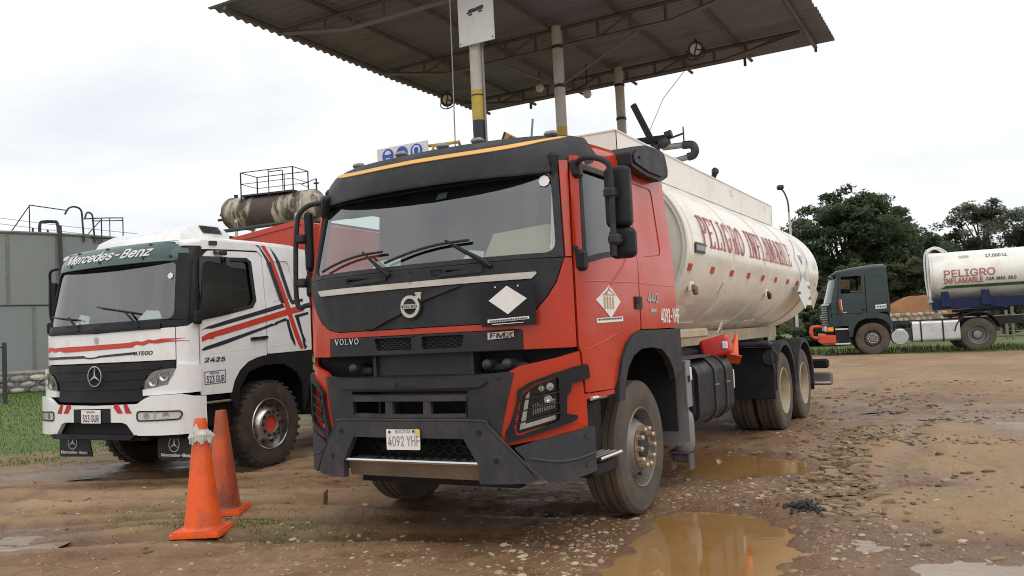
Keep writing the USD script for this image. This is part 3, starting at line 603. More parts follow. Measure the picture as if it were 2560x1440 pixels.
# ================================================================ canopy roof on columns
def canopy():
    T = thing('canopy', 'grey corrugated metal canopy roof on three columns above the red truck', 'canopy roof', (-2.62, 7.95, 0))
    O = np.array([-2.62, 7.95, 0]); X0, X1, YA, YB, ZR = -6.9, 1.40, 4.28, 12.5, 6.95
    # corrugated sheets, ridges along x; each sheet a part
    edges = np.linspace(YA, YB, 9)
    for q, (a, b) in enumerate(zip(edges[:-1], edges[1:])):
        y = np.arange(a, b + .06, .02); z = ZR + .019 * np.sin(y / .19 * 2 * PI) + .007 * (q % 2); xs = np.linspace(X0, X1, 5) + rng.uniform(-.02, .02)
        V = np.array([(x, yy, zz + d) for d in (0, .006) for x in xs for yy, zz in zip(y, z)]) - O; k, n = len(y), len(xs); F = []
        for d in (0, 1):
            for i in range(n - 1):
                for j in range(k - 1):
                    p = d * n * k + i * k + j; F += [(p, p + k, p + k + 1), (p, p + k + 1, p + 1)]
        part(T, 'roof_sheet', trimesh.Trimesh(V, F, process=False), 'roof_sheet', smooth=True)
    def B(p0, p1, s=.05, mat='rusty_steel', nm='beam', n=4):
        part(T, nm, path_tube([np.array(p0) - O, np.array(p1) - O], s * .72, n), mat, smooth=False)
    for x in np.linspace(X0 + .35, X1 - .35, 7): B((x, YA + .02, ZR - .085), (x, YB - .02, ZR - .085), .055, 'rusty_steel', 'purlin')
    for y, zl in ((5.45, 6.52), (8.25, 6.48), (11.12, 6.55)):
        tr = sub(T, 'truss')
        def C(p0, p1, s, mat): part(tr, 'chord' if s > .045 else 'web', path_tube([np.array(p0) - O, np.array(p1) - O], s * .72, 4), mat, smooth=False)
        C((X0 + .5, y, ZR - .15), (X1 - .4, y, ZR - .15), .05, 'rusty_steel')
        C((X0 + .5, y, ZR - .19), (X0 + 1.9, y, zl), .06, 'brown_steel'); C((X1 - .4, y, ZR - .19), (X1 - 1.9, y, zl), .06, 'brown_steel'); C((X0 + 1.9, y, zl), (X1 - 1.9, y, zl), .06, 'brown_steel')
        xs = np.linspace(X0 + .8, X1 - .8, 12)
        for i, x in enumerate(xs):
            zb = np.interp(x, [X0 + .5, X0 + 1.9, X1 - 1.9, X1 - .4], [ZR - .19, zl, zl, ZR - .19]); C((x, y, zb), (x, y, ZR - .16), .04, 'rusty_steel')
            if i % 3 == 1 and i + 1 < len(xs): C((x, y, zb), (xs[i + 1], y, ZR - .16), .03, 'rusty_steel')
    for y, band in ((5.45, 1), (8.25, 1), (11.12, 0)):
        c = sub(T, 'column'); r = .095
        L = lambda z0, z1, mt, nm, rr=r: part(c, nm, cyl(np.array((-2.62, y, z0)) - O, np.array((-2.62, y, z1)) - O, rr, 24), mt, smooth=40)
        if band: L(0, 4.60, 'navy_paint', 'painted_base'); L(4.60, 5.05, 'yellow_paint', 'yellow_band', r + .0015); L(5.05, ZR - .1, 'off_white_paint', 'shaft')
        else: L(0, ZR - .1, 'off_white_paint', 'shaft')
        part(c, 'base_plate', bx(np.array((-2.62, y, .02)) - O, (.36, .36, .03)), 'dark_steel')
        if y < 6:
            part(c, 'conduit', [cyl(np.array((-2.50, y - .01, 0)) - O, np.array((-2.50, y - .01, 6.6)) - O, .017, 8)], 'grey_steel'); part(c, 'clip', lathe([(r + .006, 0), (r + .006, .02)], 24, 'z', np.array((-2.62, y, 4.96)) - O), 'dark_steel')
        else:
            for z in (5.75, 6.45): part(c, 'clamp', lathe([(r + .004, 0), (r + .012, .01), (r + .012, .05), (r + .004, .06)], 20, 'z', np.array((-2.62, y, z)) - O), 'dark_steel')
    for y in (8.25,):
        B((-2.52, y, 5.82), (-1.15, y, 6.42), .032, 'brown_steel', 'brace'); B((-2.72, y, 5.82), (-3.75, y, 6.42), .032, 'brown_steel', 'brace')
    # edge brackets
    for x in (1.05, -.35, -5.4): part(T, 'edge_bracket', bx(np.array((x, YB - .03, ZR - .09)) - O, (.05, .04, .16)), 'rusty_steel')
    for (x, y, z, k) in ((-.75, 10.3, 6.62, 'flood'), (-6.2, 10.1, 6.62, 'flood'), (-4.1, 10.4, 6.55, 'bulb'), (-3.12, 10.6, 6.28, 'bulb')):
        p = np.array((x, y, z)); lab = {(-.75): 'round caged floodlight under the right side of the canopy roof', (-6.2): 'round floodlight under the left end of the canopy roof', (-4.1): 'white globe lamp left of the middle canopy column', (-3.12): 'white globe lamp hanging right of the middle column against the sky'}[x]
        l = thing('floodlight' if k == 'flood' else 'globe_lamp', lab, 'lamp', (x, y, z))
        if k == 'flood':
            d = np.array([.35, -.85, -.35]); A = trimesh.geometry.align_vectors([0, 0, 1], d)
            part(l, 'housing', lathe([(0, -.14), (.08, -.13), (.11, -.03), (.13, .02), (.15, .06), (.105, .06)], 28).apply_transform(A), 'dark_steel', smooth=40)
            part(l, 'lens', lathe([(.0, .055), (.106, .05)], 28).apply_transform(A), 'lamp_glass')
            part(l, 'guard', [path_tube((A[:3, :3] @ np.array([[-.15, 0, .07], [.15, 0, .07]]).T).T, .012, 6), path_tube((A[:3, :3] @ np.array([[0, .0, .07], [.0, .15, .07]]).T).T, .012, 6)], 'dark_steel')
            part(l, 'yoke', [path_tube(curve([(-.17, 0, 0), (-.17, 0, -.14), (0, 0, -.20), (.17, 0, -.14), (.17, 0, 0)]), .012, 6), cyl((0, 0, -.2), (0, 0, .20), .012, 6), cyl((.0, .05, .1), (0, .1, .22), .012, 6)], 'dark_steel')
        else:
            part(l, 'globe', trimesh.creation.icosphere(3, .085).apply_transform(np.diag([1, 1, 1.1, 1])), 'lamp_glass', smooth=True)
            part(l, 'socket', cyl((0, 0, .08), (0, 0, .18), .04, 12), 'brown_steel'); part(l, 'stem', cyl((0, 0, .17), (0, 0, ZR - .05 - z), .014, 8), 'dark_steel')
    s = thing('sign_board', 'grey white sign board fixed to the nearest canopy column', 'sign', (-2.50, 5.30, 6.2))
    part(s, 'board', bx((0, 0, 0), (.60, .02, 1.02), .004), 'sign_white')
    part(s, 'pictogram', [ext(unary_union([LineString([(-.14, .02), (.12, .045)]).buffer(.012), LineString([(-.10, .05), (-.02, .055)]).buffer(.02), LineString([(.02, .055), (.12, .07)]).buffer(.022)] + [Point(x, .0 + x * .1).buffer(.016) for x in (-.1, -.07, .07, .1)]), .004, frame((0, -.010, -.06), (1, 0, 0), (0, 0, 1)))], 'black_decal')
    for x in (-.27, .27): part(s, 'rivet', cyl((x, -.014, -.47), (x, -.008, -.47), .012, 8), 'rusty_steel')
    part(s, 'bracket', bx((-.18, .07, -.1), (.06, .14, .6)), 'dark_steel')
    solo('hanging_cable', path_tube([(-2.75, 5.02, 6.9), (-2.76, 5.02, 5.5), (-2.79, 5.03, 3.6)], .009, 6), 'grey_steel', 'thin grey cable hanging beside the striped canopy column', 'cable')
    solo('guy_wire', path_tube([(-.92, 10.68, 6.55), (-1.2, 9.6, 5.6), (-1.5, 8.9, 4.4)], .006, 5), 'grey_steel', 'thin wire slanting down from the canopy edge to the loading arm', 'cable')
canopy()
def platform():
    """The loading platform between the two bays: only its top shows over the cabs."""
    T = thing('loading_platform', 'steel loading platform with yellow handrails behind the red cab', 'platform', (-2.9, 6.2, 0))
    O = np.array([-2.9, 6.2, 0])
    part(T, 'deck', bx(np.array((-2.75, 6.4, 2.95)) - O, (1.0, 3.4, .06)), 'dark_steel')
    for x in (-3.2, -2.3):
        for y in (4.9, 7.9): part(T, 'leg', bx(np.array((x, y, 1.46)) - O, (.09, .09, 2.92)), 'yellow_paint')
    R = lambda a, b: part(T, 'handrail', path_tube([np.array(a) - O, np.array(b) - O], .022, 8), 'yellow_paint')
    R((-4.05, 5.05, 4.30), (-2.74, 5.05, 4.235)); R((-2.74, 5.05, 4.25), (-2.80, 5.35, 4.0)); R((-2.80, 5.35, 4.0), (-2.80, 5.35, 2.97)); R((-3.18, 5.05, 4.27), (-3.18, 5.05, 2.97)); R((-4.0, 5.05, 4.27), (-4.0, 5.05, 3.6)); R((-4.0, 5.05, 3.6), (-3.18, 5.05, 2.97))
    part(T, 'rail_end', path_tube(np.array([(-2.50, 6.0, 4.52), (-2.62, 6.0, 4.25), (-2.62, 6.0, 2.97)]) - O, .022, 8), 'dark_steel')
    part(T, 'stanchion', path_tube(np.array([(-2.02, 6.0, 4.64), (-2.08, 6.0, 4.2), (-2.3, 6.0, 2.97)]) - O, .016, 6), 'grey_steel')
    part(T, 'yellow_gusset', ext(P([(-.10, -.12), (-.02, .10), (.32, -.10)]), .02, frame((.42, -.19, 4.42), (1, 0, 0), (0, 0, 1))), 'yellow_paint')
    part(T, 'gusset_bolt', cyl((.50, -.23, 4.40), (.50, -.20, 4.40), .035, 10), 'rusty_steel')
    S = thing('safety_sign', 'white sign with three round blue pictograms above the red cab', 'sign', (-3.69, 4.99, 4.14))
    M = frame((0, 0, 0), (1, 0, .01), (0, 0, 1))
    part(S, 'board', bx((0, 0, .02), (.93, .012, .34)), 'sign_white')
    for i, x in enumerate((-.26, .0, .26)):
        d = part(S, 'disc', ext(Point(x, .065).buffer(.105), .004, frame((0, -.007, 0), (1, 0, 0), (0, 0, 1))), 'sign_blue')
        head = Point(x, .05).buffer(.042)
        g = [unary_union([Point(x, .085).buffer(.058).intersection(sbox(x - .1, .085, x + .1, .3)), P([(x - .045, .03), (x + .045, .03), (x + .03, -.0), (x - .03, -.0)])]),
             unary_union([P([(x - .06, .075), (x + .06, .075), (x + .05, .10), (x - .05, .10)]), P([(x - .035, .05), (x + .035, .05), (x + .02, -.01), (x - .02, -.01)])]).difference(Point(x, .03).buffer(.01)),
             unary_union([LineString([(x - .05, .01), (x - .055, .09), (x - .03, .13), (x + .03, .13), (x + .055, .09), (x + .05, .01)]).buffer(.013)])][i]
        part(S, 'pictogram', ext(g, .003, frame((0, -.0112, 0), (1, 0, 0), (0, 0, 1))), 'sign_white')
    A = thing('loading_boom', 'dark tank loading arm with grey swivel pipe above the cream tank', 'loading arm', (-.1, 6.0, 3.4))
    q = lambda *p: np.array(p) - np.array([-.1, 6.0, 3.4])
    part(A, 'lever', bx((-.19, 0, .83), (.085, .05, .74), .01, rot=(0, -23.5, 0)), 'black_plastic')
    part(A, 'counterbeam', path_tube([q(-.70, 6.0, 4.04), q(-.02, 6.0, 4.02)], .055, 8), 'black_plastic')
    part(A, 'pivot', [trimesh.creation.icosphere(2, .09).apply_translation(q(-.02, 6.0, 3.96)), cyl(q(.0, 6, 4.06), q(.09, 6, 4.08), .05, 10)], 'dark_steel')
    part(A, 'rod', path_tube([q(.0, 6, 4.0), q(.26, 6, 4.05)], .014, 6), 'dark_steel'); part(A, 'rod_end', path_tube([q(.255, 6, 4.14), q(.255, 6, 3.92)], .010, 6), 'dark_steel')
    part(A, 'upper_pipe', path_tube([q(-.04, 6, 3.90), q(.27, 6, 3.89)], .042, 12), 'grey_steel')
    part(A, 'swivel_elbow', path_tube(curve([q(.24, 6, 3.89), q(.36, 6, 3.875), q(.40, 6, 3.80), q(.37, 6, 3.735), q(.30, 6, 3.72)]), .056, 12), 'dark_steel')
    part(A, 'lower_pipe', path_tube([q(.31, 6, 3.72), q(.08, 6, 3.69)], .040, 12), 'grey_steel'); part(A, 'coupling', [path_tube([q(.06, 6, 3.69), q(.11, 6, 3.695)], .058, 12), path_tube([q(.08, 6, 3.69), q(.02, 6, 3.45)], .04, 12)], 'dark_steel')
    part(A, 'support', path_tube(curve([q(-.10, 6, 3.92), q(-.5, 6, 3.85), q(-1.4, 6.2, 3.75), q(-2.3, 6.2, 3.6), q(-2.4, 6.2, 2.95)]), .05, 10), 'dark_steel')
platform()

# ================================================================ storage tanks, wall and background on the left
def storage_tank():
    cxy = EYE[:2] + 46.5 * np.array([-.491, .871]) - 29.5 * np.array([.871, .491]); R, Hh = 11.5, 7.2
    T = thing('storage_tank', 'large grey riveted steel storage tank at the left edge', 'storage tank', (cxy[0], cxy[1], 0))
    to = EYE[:2] - cxy; a0 = math.atan2(to[1], to[0])
    n = 36; lev = [0, 3.9, Hh]
    for k in range(n):
        A0, A1 = a0 + (k - n / 2) * 2 * PI / n, a0 + (k + 1 - n / 2) * 2 * PI / n
        if not (n / 2 - 9 < k < n / 2 + 10): continue
        for lvl in (0, 1):
            off = lvl * PI / n
            aa = np.linspace(A0 + off + .002, A1 + off - .002, 7); r = R + .01 * lvl
            V = [(r * math.cos(a), r * math.sin(a), z) for z in (lev[lvl] + .01, lev[lvl + 1] - .012) for a in aa]; F = []
            for j in range(6): F += [(j, j + 1, 8 + j), (j, 8 + j, 7 + j)]
            part(T, 'wall_panel', trimesh.Trimesh(V, F, process=False), 'grey_tank', smooth=True)
            if lvl == 1 or k % 2: part(T, 'rivet_seam', [bx((r * math.cos(A0 + off), r * math.sin(A0 + off), (lev[lvl] + lev[lvl + 1]) / 2), (.012, .13, lev[lvl + 1] - lev[lvl] - .02), rot=(0, 0, math.degrees(A0 + off)))] + [bx(((r + .012) * math.cos(A0 + off + e), (r + .012) * math.sin(A0 + off + e), z), (.03, .03, .03)) for z in np.arange(lev[lvl] + .1, lev[lvl + 1], .16) for e in (-.006, .006)], 'rust_seam', smooth=False)
    ring = lambda z, r, t: path_tube([(r * math.cos(a), r * math.sin(a), z) for a in np.linspace(0, 2 * PI, 97)[:-1]], t, 6, closed=True)
    part(T, 'top_rim', ring(Hh, R + .02, .07), 'rust_seam'); part(T, 'girth_seam', ring(3.9, R + .01, .035), 'dark_steel')
    part(T, 'inner_wall', lathe([(R - .08, 0), (R - .08, Hh)], 64), 'dark_steel'); part(T, 'roof', lathe([(R, Hh - .02), (R * .5, Hh + .2), (0, Hh + .3)], 64), 'grey_tank')
    def at(px_a, rr, z): return np.array([rr * math.cos(px_a), rr * math.sin(px_a), z])
    return T, cxy, a0, R, Hh
ST = storage_tank()
def on_tank(d, px, py):
    ray = fw * 2094.6 + rt * (px - 1280) - up * (py - 720); return EYE + ray / 2094.6 * d
def tank_fittings():
    T, cxy, a0, R, H = ST; O = np.array([cxy[0], cxy[1], 0])
    base = O + np.array([0, 0, H])
    # the stair head, ladder cage and pipe elbow stand on the rim nearest the yard
    a = a0 + .46
    def rim(da, dr, z): return np.array([(R + dr) * math.cos(a0 + da), (R + dr) * math.sin(a0 + da), H + z])
    h = lambda pts, r=.026: path_tube(pts, r, 6)
    part(T, 'stair_rail', [h([rim(.10, 0, 0), rim(.165, 0, 1.25)]), h([rim(.165, 0, 0), rim(.165, 0, 1.28)]), h([rim(.165, 0, 1.28), rim(.30, 0, 1.15)])], 'dark_steel')
    part(T, 'ladder_hoop', [h(curve([rim(.295, 0, .95), rim(.31, 0, 1.25), rim(.335, 0, 1.35), rim(.36, 0, 1.2), rim(.365, 0, .6), rim(.365, .1, -.3)]), .045), h(curve([rim(.375, 0, .85), rim(.385, 0, 1.12), rim(.405, 0, 1.05), rim(.41, 0, .6), rim(.41, .1, -.3)]), .045)], 'dark_steel')
    part(T, 'landing_cage', [h([rim(.365, .0, .8), rim(.45, .3, .9), rim(.49, .9, .88)], .03), h([rim(.41, 0, .75), rim(.49, .9, .75)], .025), h([rim(.43, .3, -.3), rim(.43, .3, .85)], .03), h([rim(.455, .5, -.3), rim(.455, .5, .85)], .025), h([rim(.49, .9, -.2), rim(.49, .9, .9)], .03), h([rim(.40, 0, -.05), rim(.49, .9, -.15)], .05), h([rim(.38, 0, .0), rim(.43, .3, .8)], .025)], 'dark_steel')
    part(T, 'vent_elbow', [h(curve([rim(.205, -.2, -.1), rim(.207, -.2, .48), rim(.225, -.2, .58), rim(.255, -.2, .6), rim(.272, -.2, .52), rim(.275, -.1, -.3)]), .075), h([rim(.272, .1, .4), rim(.275, .15, -3.)], .09)], 'dark_steel')
    part(T, 'vent_stub', [h([rim(.18, -.2, 0), rim(.18, -.2, .25)], .05), h([rim(.235, -.2, -.1), rim(.235, -.2, .2)], .05)], 'dark_steel')
    part(T, 'hatch', lathe([(0, .35), (.95, .33), (1.0, .26), (.8, .12), (.8, 0)], 28, 'z', tuple(rim(-.02, -3.0, 0.05))), 'grey_tank')
    # stone plinth wall round its foot
    W = thing('stone_wall', 'low mossy stone wall at the foot of the grey storage tank', 'wall', (cxy[0], cxy[1], 0)); r0 = R + 1.2
    core = [(r0 * math.cos(a0 + t), r0 * math.sin(a0 + t)) for t in np.linspace(-.5, .8, 40)]
    part(W, 'coping', path_tube([(x, y, .86) for x, y in core], .13, 6), 'concrete_wall')
    k = 0
    for row in range(3):
        for t in np.arange(-.5, .8, .055):
            tt = t + row * .027 + rng.uniform(-.006, .006); c = np.array([(r0) * math.cos(a0 + tt), (r0) * math.sin(a0 + tt), .13 + row * .25])
            m = stone_mesh(k % 9, .42, 1, .2); m.apply_scale((.30 * rng.uniform(.85, 1.15)) * 1.12); m.apply_transform(trimesh.transformations.rotation_matrix(a0 + tt + PI / 2, (0, 0, 1))); m.apply_translation(c); k += 1
            part(W, 'stone', m, 'concrete_wall' if k % 3 else 'wall_stone', smooth=False)
    p = on_tank(28, 12, 955); solo('black_pole', [cyl((p[0], p[1], 0), (p[0], p[1], 2.05), .075, 8), cyl((p[0], p[1], 1.9), (p[0] - .5, p[1] - .2, 1.9), .03, 6)], 'dark_steel', 'short dark post standing in the grass before the grey tank', 'post')
    a, b = np.array([-77.6, 40.4, 15.06]), np.array([-30, 62, 10.6])
    for i, dz in enumerate((0, -.55)):
        t = np.linspace(0, 1, 16)[:, None]; pts = a + (b - a) * t + np.array([0, 0, 1]) * (dz - 1.6 * np.sin(t * PI))
        solo('power_line', path_tube(pts, .022, 4), 'dark_steel', ('upper' if i == 0 else 'lower') + ' of two thin power lines behind the grey tank', 'power line')
tank_fittings()
def rusty_tank():
    L = on_tank(37.2, 574, 536); Rr = on_tank(35.8, 798, 513); ax = Rr - L; ln = np.linalg.norm(ax); r = .70
    T = thing('overhead_tank', 'rusty cylindrical overhead tank with flaking cream paint and a railing', 'water tank', ((L[0] + Rr[0]) / 2, (L[1] + Rr[1]) / 2, 0), math.degrees(math.atan2(ax[1], ax[0])))
    c = np.array([0, 0, (L[2] + Rr[2]) / 2]); h = ln / 2
    part(T, 'shell', lathe([(0, -h - .22), (r * .5, -h - .16), (r * .85, -h - .02), (r, -h + .12), (r, h - .12), (r * .85, h + .02), (r * .5, h + .16), (0, h + .22)], 48, 'x', c), 'flaking_cream', smooth=40)
    part(T, 'rust_band', lathe([(r + .004, -.72), (r + .006, -.7), (r + .006, .30), (r + .004, .32)], 48, 'x', c), 'rust_patch')
    for x in (-h + .2, h - .35): part(T, 'hoop', lathe([(r, x), (r + .02, x + .01), (r + .02, x + .05), (r, x + .06)], 48, 'x', c), 'flaking_cream')
    z0 = c[2] + r
    part(T, 'walkway', bx((.1, 0, z0 - .06), (2.6, 1.2, .07)), 'dark_steel')
    xs, ys, zt = (-1.2, 1.4), (-.6, .6), z0 + .95
    def bar(a, b, t=.022): part(T, 'rail', path_tube([a, b], t, 5), 'dark_steel')
    for x in xs:
        for y in ys: bar((x, y, z0 - .35), (x, y, zt), .032)
        bar((x, ys[0], zt), (x, ys[1], zt)); bar((x, ys[0], zt - .5), (x, ys[1], zt - .5), .016)
    for y in ys: bar((xs[0], y, zt), (xs[1], y, zt)); bar((xs[0], y, zt - .5), (xs[1], y, zt - .5), .016); bar((.2, y, z0 - .2), (.2, y, zt), .022)
    bar((.9, -.6, z0), (.9, -.6, z0 + .85)); bar((0.2, -.6, z0 + .85), (.9, -.6, z0 + .85))
    part(T, 'valve', [path_tube([(h - .1, 0, z0 - .1), (h - .1, 0, z0 + .45)], .035, 6), path_tube([(h - .1, 0, z0 + .45), (h - .9, .1, z0 + .28), (h - .3, -.3, z0 + .05)], .02, 5), bx((h - .1, 0, z0 + .25), (.22, .12, .05))], 'dark_steel')
    part(T, 'outlet', [path_tube([(-h - .6, 0, c[2] - .2), (-h, 0, c[2] - .2)], .06, 8), bx((-h - .45, 0, c[2] + .02), (.08, .08, .1))], 'dark_steel')
    part(T, 'vent_stub', cyl((-1.9, 0, z0 - .1), (-1.9, 0, z0 + .14), .09, 10), 'dark_steel')
    for x in (-1.5, 1.5):
        for y in (-.6, .6): part(T, 'leg', cyl((x, y, 0), (x, y, c[2] - .35), .07, 8), 'off_white_paint')
        part(T, 'cradle', bx((x, 0, c[2] - r + .08), (.12, 1.4, .22)), 'brown_steel')
rusty_tank()

# ================================================================ trees, verge and lamp on the right
def tree(name, label, base, h, clumps, leafmat, ncard, size, seed, droop=.0, group=None, flat=.55, trunk=True):
    """Trunk with limbs to every clump; the crown is thousands of small leaf sprays gathered in flattened clumps."""
    r = np.random.default_rng(seed); T = thing(name, label, 'tree' if trunk else 'bush', base, group=group)
    limbs = []; top = np.array([0, 0, h * .34])
    if trunk: limbs.append(path_tube(curve([(0, 0, -.2), (.1, .05, h * .15), (0, 0, h * .34)]), np.linspace(h * .035, h * .022, 13), 8))
    V, F, nv = [], [], 0
    for (cx_, cy_, cz_, rr) in clumps:
        c = np.array([cx_, cy_, cz_])
        if trunk: 
            mid = (top + c) / 2 + np.array([r.normal(0, .3), r.normal(0, .3), .2]); pts = curve([top * (1 if r.random() < .7 else .7), mid, c]); limbs.append(path_tube(pts, np.linspace(h * .016, h * .003, len(pts)), 5))
        nsub = max(5, int(9 * rr)); n = int(ncard * rr * rr / sum(q[3] ** 2 for q in clumps) / nsub) + 1
        for k in range(nsub):
            d = r.normal(size=3); d /= np.linalg.norm(d); d[2] = d[2] * .8 + .12; sc = c + d * rr * r.uniform(.55, 1.0) * [1, 1, flat + .15]; sr = rr * r.uniform(.26, .5)
            p = r.normal(size=(n, 3)); p /= np.linalg.norm(p, axis=1, keepdims=True); p *= r.random((n, 1)) ** .45; q = sc + p * sr * [1, 1, flat]; q[:, 2] -= droop * (p[:, 0] ** 2 + p[:, 1] ** 2) * sr
            a = r.uniform(0, 2 * PI, n); e = r.normal(0, .5, n); s = size * r.uniform(.5, 1.35, n)
            u = np.stack([np.cos(a) * np.cos(e), np.sin(a) * np.cos(e), np.sin(e)], 1); w = np.stack([-np.sin(a), np.cos(a), r.normal(0, .55, n)], 1); w /= np.linalg.norm(w, axis=1, keepdims=True)
            b = nv
            V.append(np.stack([q - u * s[:, None], q + w * s[:, None] * .42, q + u * s[:, None], q - w * s[:, None] * .42], 1).reshape(-1, 3)); i = b + np.arange(n)[:, None] * 4
            F.append(np.concatenate([i + [0, 1, 2], i + [0, 2, 3]])); nv += 4 * n
    if trunk: part(T, 'trunk', limbs, 'bark')
    part(T, 'crown', trimesh.Trimesh(np.vstack(V), np.vstack(F), process=False), leafmat, smooth=False)
def dd(px, depth, z=.2): p = on_tank(depth, px, 800); return np.array([p[0], p[1], z])
def blob(n, w, d, z0, z1, rr, seed, top=None):
    r = np.random.default_rng(seed); out = []
    for k in range(n):
        x = r.uniform(-w, w); lim = z1 - (z1 - z0) * .62 * (abs(x) / w) ** 2.2; out.append((x, r.uniform(-d, d), r.uniform(z0, max(lim, z0 + .3)), rr * r.uniform(.7, 1.25)))
    return out
tree('tree', 'tall dark bushy tree behind the rear of the cream tank', dd(2125, 50), 9.4, blob(26, 3.7, 2.2, 3.0, 8.3, 1.7, 1) + [(.2, 0, 8.3, 1.3), (-.9, 0, 8.0, 1.3), (1.2, 0, 7.8, 1.3), (-3.3, 0, 5.8, 1.4), (2.4, 0, 7.0, 1.4)], 'dark_leaf', 42000, .16, 101)
tree('tree', 'dark feathery tree right of the tallest tree', dd(2255, 52), 7.9, blob(15, 2.7, 1.8, 2.4, 6.6, 1.5, 2) + [(-.2, 0, 6.7, 1.2), (1.5, 0, 5.6, 1.2)], 'dark_leaf', 24000, .15, 102)
tree('tree', 'dark tree partly hidden by the street lamp', dd(1985, 50), 7.0, blob(12, 2.1, 1.5, 2.0, 5.9, 1.4, 3), 'dark_leaf', 18000, .15, 103)
tree('tree', 'low dark tree filling the dip left of the pale open tree', dd(2315, 56), 6.6, blob(16, 2.4, 1.6, 1.8, 5.8, 1.3, 16), 'dark_leaf', 20000, .15, 116)
tree('tree', 'pale open tree with thin crown above the white trailer tank', dd(2485, 54), 8.6, blob(30, 3.6, 2.0, 2.6, 7.9, 1.3, 4) + [(.3, 0, 7.9, 1.1), (-1.2, 0, 7.2, 1.1)], 'grey_leaf', 26000, .13, 104)
tree('tree', 'grey green tree at the right edge of the picture', dd(2600, 52), 8.4, blob(16, 2.6, 2.0, 2.8, 7.4, 1.4, 5), 'grey_leaf', 17000, .14, 105)
tree('tree', 'olive tree between the dark trees and the pale open tree', dd(2375, 55), 8.2, blob(20, 2.9, 1.6, 2.2, 7.2, 1.35, 6), 'olive_leaf', 24000, .14, 106)
tree('tree', 'spreading olive green tree with layered sprays behind the green cab', dd(2190, 43), 5.0, blob(17, 2.9, 1.4, 1.5, 4.4, 1.1, 7), 'olive_leaf', 24000, .14, 107, .5, None, .38)
tree('tree', 'drooping olive tree beside the red earth bank', dd(2285, 42), 4.6, blob(10, 1.4, 1.1, 1.7, 3.8, .95, 8), 'olive_leaf', 13000, .13, 108, .6, None, .5)
tree('bush', 'dark bush under the tank of the red truck beside the lamp post', dd(1975, 41), 2.6, blob(14, 2.6, .8, .15, 1.9, .8, 9), 'dark_leaf', 16000, .12, 109, trunk=False)
tree('bush', 'low dark bush behind the front of the green cab', dd(2075, 40), 2.2, blob(10, 1.6, .8, .15, 1.7, .75, 10), 'olive_leaf', 9000, .12, 110, trunk=False)
tree('bush', 'dry olive bush behind the fence under the trailer', dd(2480, 42), 2.2, blob(10, 3.0, .8, .3, 1.5, .7, 11), 'olive_leaf', 10000, .12, 111, trunk=False)
